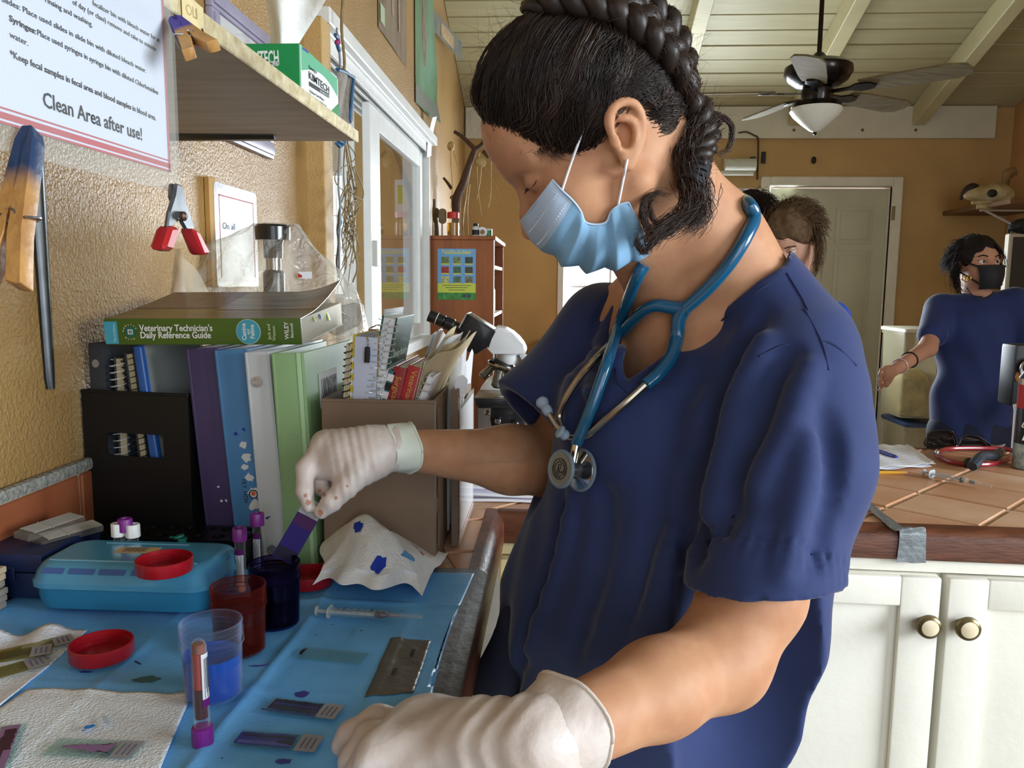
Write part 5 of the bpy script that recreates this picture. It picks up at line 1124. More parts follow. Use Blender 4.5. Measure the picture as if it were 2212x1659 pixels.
# dry vine and woven hanging in front of the window
def vines():
    c = thing('hanging_vine', 'tangled dry vine hanging in front of the left window', 'vine', (WX+.09, 2.6, 1.3)); m = mat('dry_vine', '#8a774f', .7, noise=(30, .2))
    rr = np.random.default_rng(5); Xv = WX+.10
    def st(pts, r, n='tendril'): obj(n, tube(spline([onx(px, py, Xv+rr.normal()*.01) for px, py in pts], 7), [r, r*.6], 6), m, c, world=True)
    st([(742, -20), (738, 60), (744, 130), (741, 170), (739, 240), (748, 320), (760, 380), (768, 440), (763, 520), (772, 575), (762, 610)], .0045, 'main_stem')
    for k in range(15):
        x0 = 745+rr.random()*22; y0 = 300+rr.random()*160; L = 90+rr.random()*160; a = rr.normal()*10
        st([(x0, y0), (x0+a, y0+L*.3), (x0-a*.8+rr.normal()*6, y0+L*.55), (x0+rr.normal()*12, y0+L*.8), (x0+rr.normal()*14, min(640, y0+L))], .0022)
    for k in range(5):
        cx, cy = 758+rr.random()*14, 400+rr.random()*110; st([(cx+9*math.cos(t), cy+15*math.sin(t)) for t in np.linspace(0, 6, 9)], .002, 'loop')
    d = thing('woven_hanging', 'narrow woven hanging with blue trim on a cord by the left window', 'ornament', (Xv+.02, 2.6, 1.5)); X2 = Xv+.03
    f = [onx(*q, X2) for q in ((729, 150), (764, 168), (757, 262), (727, 285))]
    obj('cloth', sheet(lambda u, v: (f[0]*(1-u)+f[1]*u)*(1-v)+(f[3]*(1-u)+f[2]*u)*v+np.array([.006*math.sin(u*5+v*3), 0, 0]), 8, 8, .003, (1, 0, 0)), mat('grey_weave', '#8c857a', .8, noise=(60, .3)), d, world=True)
    bl = mat('blue_ribbon', '#2d5e8a', .6, noise=(40, .3))
    for q in ([(729, 150), (745, 156), (764, 168)], [(764, 168), (760, 215), (756, 264)], [(727, 300), (735, 306), (743, 310)], [(728, 310), (736, 316), (743, 300)]): obj('ribbon', tube(spline([onx(*k, X2+.004) for k in q], 5), .007, 6, flat=.6), bl, d, world=True)
    obj('cord', tube(spline([onx(*k, X2) for k in ((727, 60), (731, 95), (735, 150), (733, 290), (734, 330), (731, 400), (735, 450), (733, 520), (733, 600))], 6), .003, 6), mat('grey_cord', '#7f8a92', .7), d, world=True)
    obj('bead', ball(onx(729, 92, X2), .008), mat('magenta_bead', '#a0356a', .4), d, world=True); obj('tassel', tube(spline([onx(*k, X2) for k in ((724, 75), (730, 84), (729, 98), (733, 110))], 4), .005, 6), bl, d, world=True)
    obj('iron_figure', tube(spline([onx(*k, X2-.01) for k in ((733, 455), (735, 480), (731, 500), (733, 530), (730, 570), (733, 600))], 5), [.003, .008, .004, .007, .003], 6), mat('grey_iron', '#6f7580', .5, .6), d, world=True)
vines()
# ---- microscope under a clear plastic bag
def bagged():
    Y = 1.56; P = lambda x, y: ony(x, y, Y)
    c = thing('microscope', 'old microscope with black eyepiece knob standing under a clear plastic bag', 'microscope', (P(592, 640)[0], Y, CT))
    k = m_blk; x0 = P(592, 600)[0]; zt = [P(592, y)[2] for y in (486, 512, 528, 558, 590, 640)]; s = Y/1725
    mk = mat('black_enamel', '#15161a', .25, coat=.5); mc = mat('chrome', '#c6cacf', .12, 1)
    Lh = lambda n, pr, m: obj(n, xf(lathe(pr, 28), T(x0, Y, 0)), m, c, world=True)
    Lh('eyepiece', [(37*s, zt[1]-.006), (38*s, zt[0]-.004), (35*s, zt[0]), (.0005, zt[0])], mk); Lh('eyepiece_neck', [(20*s, zt[3]), (21*s, zt[2]), (24*s, zt[1])], mk)
    Lh('tube', [(16*s, zt[4]), (16*s, zt[3])], mc); Lh('body_tube', [(23*s, zt[5]-.09), (23*s, zt[4]+.0), (18*s, zt[4]+.006)], mk)
    obj('stand', cat(box((x0-.025, Y-.02, CT+.03), (x0+.025, Y+.05, zt[5]-.08), .008, 2), box((x0-.07, Y-.08, CT), (x0+.07, Y+.09, CT+.03), .008, 2), box((x0-.05, Y-.06, CT+.10), (x0+.05, Y+.05, CT+.112), .003)), mk, c, world=True)
    b = thing('plastic_bag', 'crumpled clear plastic bag draped over the old microscope', 'bag', (x0, Y, CT+.2))
    fm = film('crinkled_clear_plastic', '#e2e1dc', .30, .14, .9, '#f3f1ea'); nt = fm.node_tree; pb = nt.nodes['Principled BSDF']
    tcn = nt.nodes.new('ShaderNodeTexCoord'); nn = nt.nodes.new('ShaderNodeTexNoise'); nn.inputs['Scale'].default_value = 26; nn.inputs['Distortion'].default_value = 1.5; bn = nt.nodes.new('ShaderNodeBump'); bn.inputs['Strength'].default_value = .7; bn.inputs['Distance'].default_value = .02
    nt.links.new(tcn.outputs['Object'], nn.inputs['Vector']); nt.links.new(nn.outputs['Fac'], bn.inputs['Height']); nt.links.new(bn.outputs[0], pb.inputs['Normal'])
    rr = np.random.default_rng(3); ZT = zt[0]+.003
    hum = P(432, 532); rgt = P(786, 690)
    # profile of the ridge line across the picture: offset from the knob -> height
    RX_ = np.array([P(386, 640)[0], P(405, 580)[0], P(430, 531)[0], P(470, 520)[0], P(552, 487)[0], P(634, 487)[0], P(700, 558)[0], P(758, 622)[0], P(782, 660)[0], P(792, 720)[0]])
    RZ_ = np.array([P(386, 640)[2], P(405, 580)[2], P(430, 531)[2], P(470, 522)[2], ZT, ZT, P(700, 558)[2], P(758, 622)[2], P(782, 660)[2], P(792, 740)[2]])
    ZB = CT+.25
    def bf(u, v):
        x = RX_[0]+(RX_[-1]-RX_[0])*u; zr = np.interp(x, RX_, RZ_); a = (v-.5)*2
        y = Y+a*(.055+.10*abs(a))*(.75+.35*math.sin(u*PI)); fall = max(0, abs(a)-.18)/.82
        z = zr-(zr-ZB)*fall**1.05
        n = .006*math.sin(u*23+a*6)+.004*math.sin(u*41-a*9+1)+.004*abs(math.sin(u*13+a*11))
        return (x+.4*n, y+n*1.3*(1-abs(a)*.3), z+n*.5*fall)
    obj('film', grid(bf, 90, 44), fm, b, world=True, angle=None)
    fl = film('bunched_plastic', '#d2c9b6', .42, .2, .7)
    def hf(u, v): q = P(380+110*u+20*v*(1-u), 640); hz = P(0, 640)[2]; top = P(430, 533)[2]-hz; return (q[0], 1.44+.03*math.sin(u*7)+.03*v, hz-.01+(top)*v*max(0, math.sin(PI*min(1, u*.95+.03)))**.75+.004*math.sin(u*21+v*9))
    obj('bunched_corner', grid(hf, 26, 14), fl, b, world=True, angle=None)
    obj('sticker', box(P(664, 592)-(0, .012, 0), P(690, 604)+(0, -.010, 0)) if False else sheet(lambda u, v: P(664+28*u, 602-14*v)+np.array([0, -.055, 0]), 2, 2, .0003, (0, -1, 0)), m_paper, b, world=True); obj('red_mark', sheet(lambda u, v: P(664+8*u, 600-9*v*(1-u*.5))+np.array([0, -.0565, 0]), 2, 2, .0003, (0, -1, 0)), mat('red_mark', '#c0302a', .5), b, world=True)
    # dark sleeve sheet bunched at the right end of the book
    obj('dark_film', grid(lambda u, v: ony(700+80*u, 715-75*v*(1-.35*u)+10*math.sin(u*5), 1.40+.05*v)+np.array([0, .01*math.sin(u*11+v*7), 0]), 14, 10), film('smoky_plastic', '#5b5d60', .45, .08, 1.0), b, world=True, angle=None)
bagged()

# ================================================================== bookcase and dry branch behind
def bookcase():
    y0, y1 = 4.35, 5.15; x0, x1 = WX+.01, onx(1065, 518, -.0)[0] if False else ony(1066, 518, 4.35)[0]; H = ony(1000, 518, 4.35)[2]
    c = thing('bookcase', 'reddish wooden bookcase with open shelves against the left wall', 'bookcase', ((x0+x1)/2, (y0+y1)/2, 0))
    m = mat('orange_brown_veneer', '#9a5a2c', .38, noise=(6, .25), col2='#7f451f', stretch=(4, 4, .5)); t = .018
    obj('side_panel', box((x0, y0, 0), (x1, y0+t, H), .002), m, c, world=True); obj('side_panel', box((x0, y1-t, 0), (x1, y1, H), .002), m, c, world=True)
    obj('top', box((x0-.0, y0-.01, H), (x1+.012, y1+.01, H+.022), .003), m, c, world=True); obj('back_panel', box((x0, y0+t, 0), (x0+.008, y1-t, H)), m, c, world=True)
    for z in (.05, .45, .82, 1.13, 1.40): obj('shelf', box((x0+.008, y0+t, z), (x1-.005, y1-t, z+t)), mat('pale_shelf_edge', '#c9b7a4', .5), c, world=True)
    obj('edge_strip', box((x1, y0, 0), (x1+.004, y0+t+.002, H)), mat('white_edge_band', '#d8d2cc', .5), c, world=True)
    # items on its shelves, seen edge-on
    rr = np.random.default_rng(8)
    for i, (y, z, h, col, lb) in enumerate(((4.44, 1.148, .22, '#3a3a40', 'dark bottle on the upper shelf of the bookcase'), (4.58, 1.148, .19, '#b9bcc0', 'silver canister on the upper shelf of the bookcase'), (4.72, 1.148, .21, '#56402e', 'brown jar on the upper shelf of the bookcase'), (4.47, .838, .24, '#d4d2cc', 'white bottle on the middle shelf of the bookcase'), (4.66, .838, .20, '#6a6f78', 'grey bottle on the middle shelf of the bookcase'))):
        b = thing('bottle', lb, 'bottle', (x1-.05, y, z)); r = .03+.008*rr.random()
        obj('body', lathe([(r*.9, 0), (r, .006), (r, h*.62), (r*.5, h*.78), (r*.42, h*.86)], 16), mat('bottle_%d' % i, col, .35), b); obj('cap', lathe([(r*.5, h*.86), (r*.5, h), (r*.4, h)], 14), mat('bottle_cap_%d' % (i % 2), ('#22242a', '#d9dadc')[i % 2], .4), b)
    # poster on the side panel
    Yp = y0-.0016; pa = [ony(*q, Yp) for q in ((945, 537), (1028, 540), (1028, 648), (945, 648))]
    p = thing('bookcase_poster', 'blue and green educational poster with nine photos on the bookcase side', 'poster', (pa[3]+pa[2])/2)
    L0, R0, Zt, Zb = pa[0][0], pa[1][0], pa[0][2], pa[2][2]; w, h = R0-L0, Zt-Zb
    B = lambda n, a, b, cc, d, m_, e=.0008: obj(n, box((L0+a*w, Yp-e, Zb+c0(cc)), (L0+b*w, Yp, Zb+c0(d))), m_, p, world=True, smooth=False)
    c0 = lambda t: t*h
    B('sheet', 0, 1, 0, 1, mat('poster_sky_blue', '#6ba0d0', .4, coat=.2), .0006)
    B('lower_band', 0, 1, .14, .32, mat('poster_lime', '#c3cf4e', .4), .0009); B('grass_band', 0, 1, 0, .14, mat('poster_grass', '#3f8a3a', .4, noise=(40, .5)), .0010); B('title_bar', .18, .86, .90, .925, mat('poster_title_rule', '#b9c46a', .4), .0009)
    cols = ['#6d7a4a', '#7a8a5c', '#3c4a3c', '#a03a34', '#4a6a50', '#4f4a34', '#b9bf7c', '#5c7a64', '#7d745c']
    for k in range(9):
        i, j = k % 3, k//3; a = .10+.31*i; d = .84-.19*j
        B('photo', a, a+.20, d-.125, d, mat('poster_photo_%d' % k, cols[k], .5, noise=(60, .5)), .0012); B('photo_caption', a, a+.20, d-.150, d-.127, mat('poster_caption', '#d3c93c', .5), .0012)
    text_fit('lettering', 'Benefits of Algae', (L0+.12*w, Yp-.001, Zb+.955*h), (L0+.88*w, Yp-.001, Zb+.955*h), (0, 0, 1), .016, mat('poster_yellow', '#d8d66a', .5), p, (0, -1, 0))
    for k in range(3): B('text_line', .12+.08*k, .88-.08*k, .278-.045*k, .288-.045*k, m_inkdk, .0011)
    for q in (.70, .82): obj('round_logo', xf(lathe([(.012, 0), (.012, .0006), (.0004, .0006)], 14), T(L0+q*w, Yp-.0010, Zb+.075*h)@Rx(PI/2)), mat('logo_dark', '#3a4a50', .5), p, world=True)
    # things standing on top
    Yt = 4.5; zt = H+.0225; Pt = lambda x, y: ony(x, y, Yt)
    q = Pt(979, 514); jr = thing('specimen_jar', 'amber specimen jar with red lid on top of the bookcase', 'jar', (q[0], Yt, zt)); r = (Pt(993, 500)[0]-Pt(966, 500)[0])/2; jt = Pt(979, 470)[2]-zt
    obj('glass', lathe([(r*.9, 0), (r, .004), (r, jt*.9), (r*.85, jt)], 20), film('jar_glass', '#d9c88a', .10, .05, .8), jr); obj('amber_liquid', lathe([(r*.85, .004), (r*.93, .008), (r*.93, jt*.72), (.0005, jt*.72)], 20), mat('amber_fluid', '#b57a12', .15, trans=.35, coat=.3), jr); obj('lid', lathe([(r*.97, jt-.004), (r*.97, jt+.026), (r*.85, jt+.03)], 22), mat('red_lid_far', '#c0282c', .4), jr)
    obj('specimen', xf(ball((0, 0, jt*.2), (r*.7, r*.6, jt*.16), 10, 6), np.eye(4)), mat('brown_specimen', '#5a3410', .5), jr)
    br = thing('dry_branch', 'dark forked dry branch standing on the bookcase with pale hanging strips', 'branch', (Pt(985, 515)[0], 4.75, zt)); mb = mat('dark_bark', '#4a3526', .8, noise=(40, .3)); mp_ = mat('pale_dry_strip', '#b39a6a', .7, noise=(20, .2)); Pb = lambda x, y, o=0: ony(x, y, 4.75+o)
    obj('trunk', tube(spline([Pb(984, 516), Pb(985, 470), Pb(986, 430), Pb(1000, 395), Pb(1013, 355), Pb(1026, 322)], 6), [.03, .024, .026, .022, .018, .016], 10), mb, br, world=True)
    for pts, r_ in (([(1026, 322), (1012, 308), (998, 295), (981, 284)], .014), ([(1026, 322), (1040, 313), (1046, 300), (1050, 285)], .014), ([(1043, 326), (1050, 334), (1056, 341)], .012), ([(984, 428), (978, 427), (974, 424)], .016), ([(976, 408), (966, 394), (958, 384)], .010)): obj('twig', tube(spline([Pb(*q) for q in pts], 5), [r_, r_*.7], 8), mb, br, world=True)
    for k, pts in enumerate(([(1036, 330), (1030, 370), (1034, 420), (1040, 465)], [(1040, 340), (1038, 385), (1030, 430)], [(1046, 360), (1062, 385), (1075, 410), (1089, 441)], [(1060, 310), (1061, 360), (1060, 420), (1055, 448)], [(975, 318), (974, 350), (977, 400), (974, 450)], [(977, 318), (985, 345), (988, 360)], [(1010, 400), (1005, 440), (1000, 490), (998, 514)], [(1015, 398), (1010, 450), (1012, 512)], [(1008, 420), (1000, 470), (1003, 514)], [(1020, 345), (1012, 390), (1005, 430)])):
        obj('hanging_strip', tube(spline([Pb(x, y, .05*math.sin(k*3)) for x, y in pts], 5), [.007, .004], 6, flat=.5), mp_, br, world=True)
    obj('seed_head', ball(Pb(974, 316), (.022, .02, .028), 10, 6), mp_, br, world=True); obj('knot', ball(Pb(1038, 350), (.035, .02, .03), 10, 6), mp_, br, world=True)
    st = thing('antler_stand', 'small dark twig sculpture beside the amber jar on the bookcase', 'ornament', (Pt(933, 515)[0], 4.55, zt)); 
    for pts in ([(940, 514), (938, 480), (930, 452), (918, 445)], [(938, 480), (934, 455), (934, 430)], [(940, 470), (942, 455), (925, 448)]): obj('stem', tube(spline([ony(x+4, y, 4.55) for x, y in pts], 5), [.013, .007], 8), mat('grey_brown_twig', '#5e5340', .8), st, world=True)
    lf = thing('dry_leaf', 'brown oval dry leaf propped behind the amber jar', 'leaf', Pt(955, 515)); obj('blade', xf(prism(rrect(.022, .042, .02, 6), -.002, .002), T(*Pt(956, 467))@Rx(PI/2)), mat('brown_leaf', '#77664a', .7, noise=(30, .3)), lf, world=True); obj('stalk', tube([Pt(955, 512), Pt(955, 480)], .004, 6), mat('brown_leaf', '#77664a', .7), lf, world=True)
    sm = thing('small_bottle', 'small bottle with black and white label at the bookcase top edge', 'bottle', (Pt(1028, 515)[0], Yt, zt)); obj('body', lathe([(.02, 0), (.022, .003), (.022, .05), (.012, .06)], 14), mat('label_white', '#d4d6d6', .4), sm); obj('cap', lathe([(.014, .06), (.014, .075), (.01, .075)], 12), m_blk, sm); obj('dark_label', lathe([(.0225, .012), (.0225, .04)], 14, False, False), m_blk, sm)
    sc = thing('tape_roll', 'white tape roll standing beside the small bottle on the bookcase', 'tape', (Pt(1042, 515)[0], Yt, zt)); obj('roll', xf(lathe([(.014, -.009), (.028, -.009), (.028, .009), (.014, .009), (.014, -.009)], 20, False, False), T(0, 0, .028)@Rx(PI/2)), m_paper, sc); obj('core', xf(lathe([(.013, -.008), (.0145, -.008), (.0145, .008), (.013, .008)], 16, False, False), T(0, 0, .028)@Rx(PI/2)), m_taupe, sc)
    gb = thing('green_tin', 'small green tin at the right top corner of the bookcase', 'tin', (Pt(1058, 517)[0]-.012, Yt+.02, zt)); obj('body', lathe([(.024, 0), (.024, .04), (.022, .042)], 16), mat('tin_green', '#2f7a48', .4), gb); obj('lid', lathe([(.025, .038), (.025, .046), (.02, .048)], 16), mat('tin_pale', '#cfd8c8', .4), gb)
bookcase()
# papers and switch seen through the window, in the porch
pw = thing('porch_notice', 'white notice with yellow picture on the porch wall beyond the window', 'sign', ony(866, 430, BY)); 
a, b = ony(853, 388, BY+.016), ony(877, 470, BY+.016); obj('paper', box((a[0], BY+.012, b[2]), (b[0], BY+.019, a[2])), m_paper, pw, world=True, smooth=False); a, b = ony(859, 400, BY+.01), ony(873, 440, BY+.01); obj('picture', box((a[0], BY+.009, b[2]), (b[0], BY+.013, a[2])), mat('poster_lime', '#c3cf4e', .4), pw, world=True, smooth=False)
# ================================================================== microscope on the cross counter
def lab_scope():
    Y = 1.74; P = lambda x, y, o=0: ony(x, y, Y+o)
    c = thing('microscope', 'white and black binocular microscope on the counter behind the gloved arm', 'microscope', (P(1085, 900)[0], Y, CT))
    w = mat('white_enamel', '#d5d8da', .3, coat=.3); k = mat('black_enamel2', '#131416', .3, coat=.3); st = mat('satin_steel', '#8c8a80', .25, .9); ch = mat('chrome', '#c6cacf', .12, 1)
    R = np.array([[1, 0, 0, 0], [0, 0, -1, 0], [0, 1, 0, 0], [0, 0, 0, 1.]])
    def side(n, pts, y0, y1, m, bev=.003, par=None):
        q = [P(*p) for p in pts]; S = prism([(a[0], a[2]) for a in q], y0, y1, bev, 2); v = S[0]; v = np.c_[v[:, 0], Y+v[:, 2], v[:, 1]]
        return obj(n, (v, [f[::-1] for f in S[1]]), m, par or c, world=True)
    side('head', [(1072, 703), (1093, 707), (1108, 716), (1122, 728), (1132, 742), (1137, 752), (1137, 762), (1066, 762), (1054, 749), (1076, 712)], -.04, .04, w, .006)
    side('prism_housing', [(1014, 675), (1075, 713), (1056, 748), (1034, 762), (1022, 760), (995, 745), (1000, 707)], -.042, .042, k, .004)
    side('housing_face', [(1013, 674), (1003, 690), (994, 706), (997, 708), (1016, 677)], -.038, .038, w, .002)
    d = nrm(P(996, 711)-P(932, 683))
    for o in (-.026, .026):
        a, b = P(927, 681, o), P(1000, 713, o); L = np.linalg.norm(b-a); M = frame(a, np.cross(d, (0, 1, 0)), z=d); s = Y/1725
        e = obj('eyepiece', xf(lathe([(9*s, .0), (13.5*s, .0), (13.5*s, .034), (12*s, .036), (14.5*s, .038), (14.5*s, .055), (12*s, .058), (12*s, L), (9*s, L)], 24, False, True), M), k, c, world=True)
        obj('lens', xf(lathe([(10*s, .002), (6*s, .001), (.0004, .0005)], 20, False, True), M), mat('lens_coating', '#8aa0a6', .05, .6), e, world=True)
        obj('scale_ring', xf(lathe([(13.8*s, .018), (13.8*s, .0195)], 24, False, False), M), mat('white_mark', '#d6d6d0', .5), e, world=True)
    p = P(1098, 763); Lz = lambda y: P(1098, y)[2]-p[2]; s = Y/1725
    obj('collar', xf(lathe([(26*s, 0), (26*s, Lz(774)), (20*s, Lz(786)), (15*s, Lz(787))], 28), T(*p)), w, c, world=True)
    q = P(1085, 791); nd = nrm(P(1080, 806)-P(1092, 770)); M = frame(q, np.cross(nd, (0, 1, 0)), z=nd)
    np_ = obj('nosepiece', xf(lathe([(20*s, -.012), (31*s, -.006), (33*s, 0), (31*s, .004), (22*s, .008), (.0005, .009)], 28), M), k, c, world=True); obj('nosepiece_ring', xf(lathe([(32*s, -.004), (33.6*s, -.001), (32*s, .002)], 28, False, False), M), ch, np_, world=True)
    for a, b, o, sc in (((1066, 790), (1039, 816), .0, .9), ((1078, 800), (1071, 838), -.02, 1.1), ((1097, 800), (1095, 845), .005, 1), ((1090, 796), (1110, 828), .03, .9)):
        a_, b_ = P(*a, o), P(*b, o); L = np.linalg.norm(b_-a_); dd = (b_-a_)/L; M = frame(a_, np.cross(dd, (.1, 1, 0)), z=dd)
        ob = obj('objective', xf(lathe([(7*s*sc, -.004), (10*s*sc, 0), (10*s*sc, L*.12), (9*s*sc, L*.14), (9.5*s*sc, L*.55), (10.5*s*sc, L*.56), (10.5*s*sc, L*.88), (6*s*sc, L), (.0004, L)], 20), M), st, c, world=True)
        obj('ring', xf(lathe([(10.8*s*sc, L*.80), (10.8*s*sc, L*.85)], 20, False, False), M), mat('band_dark', '#3a3a36', .4), ob, world=True)
    side('arm', [(1120, 763), (1165, 775), (1195, 800), (1200, 900), (1170, 925), (1150, 900), (1150, 815), (1135, 790)], -.026, .026, w, .006)
    side('stage', [(1029, 851), (1125, 853), (1125, 870), (1040, 872), (1037, 862)], -.07, .06, k, .003); side('slide_clip', [(1050, 851), (1118, 846), (1118, 851), (1062, 854)], -.055, -.045, ch, .0008)
    side('stage_top', [(1031, 849), (1124, 851), (1124, 853), (1031, 852)], -.068, .058, st, .0005)
    side('substage', [(1062, 872), (1128, 872), (1135, 900), (1130, 940), (1068, 940), (1060, 900)], -.03, .03, k, .004)
    for x, y, r in ((1053, 891, 6), (1076, 908, 7), (1076, 922, 8), (1112, 915, 9)): obj('knob', xf(lathe([(r*s, 0), (r*s, .012), (r*s*.7, .014)], 16), T(*P(x, y, -.03))@Rx(PI/2)), ch if r < 8 else k, c, world=True)
    b0 = P(1040, 1000)[0]; obj('base', box((b0-.01, Y-.085, CT+.001), (P(1190, 1000)[0], Y+.09, CT+.035), .008, 2), w, c, world=True)
    obj('pillar', box((P(1075, 930)[0], Y-.03, CT+.034), (P(1175, 930)[0], Y+.03, P(1100, 930)[2]), .004), k, c, world=True)
    # pale instrument behind it
    Y2 = 1.93; q0, q1 = ony(1034, 838, Y2), ony(1165, 792, Y2)
    e = thing('instrument_case', 'pale rounded instrument case behind the binocular microscope', 'case', ((q0[0]+q1[0])/2, Y2, CT))
    v = [ony(*k_, Y2) for k_ in ((1034, 850), (1046, 826), (1060, 815), (1108, 793), (1160, 793), (1160, 850))]; S = prism([(a[0], a[2]) for a in v], -.055, .055, .006, 2); obj('hood', (np.c_[S[0][:, 0], Y2+S[0][:, 2], S[0][:, 1]], [f[::-1] for f in S[1]]), mat('pale_case', '#d3d2ca', .4), e, world=True)
    obj('lower_case', box((v[0][0], Y2-.055, CT+.001), (v[-1][0], Y2+.055, v[0][2]+.002), .004), mat('grey_case', '#6f6862', .5), e, world=True)
lab_scope()
# brown storage ledge under the back window and far counter silhouettes
def far_counter():
    y1 = BY-.002; y0 = BY-.55; a = ony(1130, 742, y0); c = thing('far_counter', 'dark wooden counter below the back window', 'counter', (.8, y0+.25, 0))
    obj('top', box((-.10, y0, a[2]-.03), (1.75, y1, a[2]), .004), m_wood, c, world=True); obj('body', box((-.08, y0+.03, 0), (1.73, y1, a[2]-.03)), mat('brown_cupboard', '#7a4f30', .5, noise=(6, .2)), c, world=True)
far_counter()

# ================================================================== ceiling fan
def fan():
    o = atd(1765, 200, 3.75); z = o[2]
    c = thing('ceiling_fan', 'dark ceiling fan with five wooden blades and a white glass light', 'ceiling fan', (o[0], o[1], z))
    k = mat('oil_rubbed_bronze', '#1d1814', .3, .7, coat=.2); bl = mat('weathered_oak_blade', '#776a4d', .8, spec=.15, noise=(8, .3), col2='#5b4f37', stretch=(1, 6, 1)); s = 3.75/1725
    Lz = lambda n, pr, m, sg=32: obj(n, lathe([(r*s, (h)*s) for r, h in pr], sg), m, c)
    ztop = cz(o[1])-.02-z
    obj('downrod', lathe([(.011, .20*0+.12), (.011, ztop)], 12), k, c); obj('canopy', lathe([(.03, ztop-.06), (.065, ztop-.01), (.065, ztop+.02)], 20), k, c)
    Lz('motor', [(20, 8), (44, 12), (62, 24), (71, 40), (70, 52), (55, 62), (25, 66), (14, 76), (9, 82)], k, 40); Lz('switch_housing', [(30, -22), (33, -10), (33, 6), (22, 10)], k); Lz('light_ring', [(40, -34), (52, -30), (50, -22), (30, -20)], k)
    Lz('light_shade', [(.3, -84), (12, -80), (30, -66), (48, -50), (55, -40), (53, -33), (44, -31)], mat('opal_glass', '#e4e2d4', .25, coat=.4, sss=0), 40); Lz('finial', [(.3, -90), (4, -87), (4, -83)], k, 12)
    for i in range(5):
        a = math.radians(33+72*i); M = Rz(a)@T(0, 0, .004)
        b = obj('blade', xf(prism([(.20, -.055), (.30, -.062), (.58, -.072), (.64, -.05), (.655, 0), (.64, .05), (.58, .072), (.30, .062), (.20, .055)], -.004, .004, .002), M@Rx(-.21)), bl, c)
        obj('blade_iron', xf(cat(prism([(.05, -.014), (.15, -.012), (.19, -.04), (.25, -.03), (.27, 0), (.25, .03), (.19, .04), (.15, .012), (.05, .014)], -.012, -.005, .001)), M@Rx(-.21)), k, b)
fan()

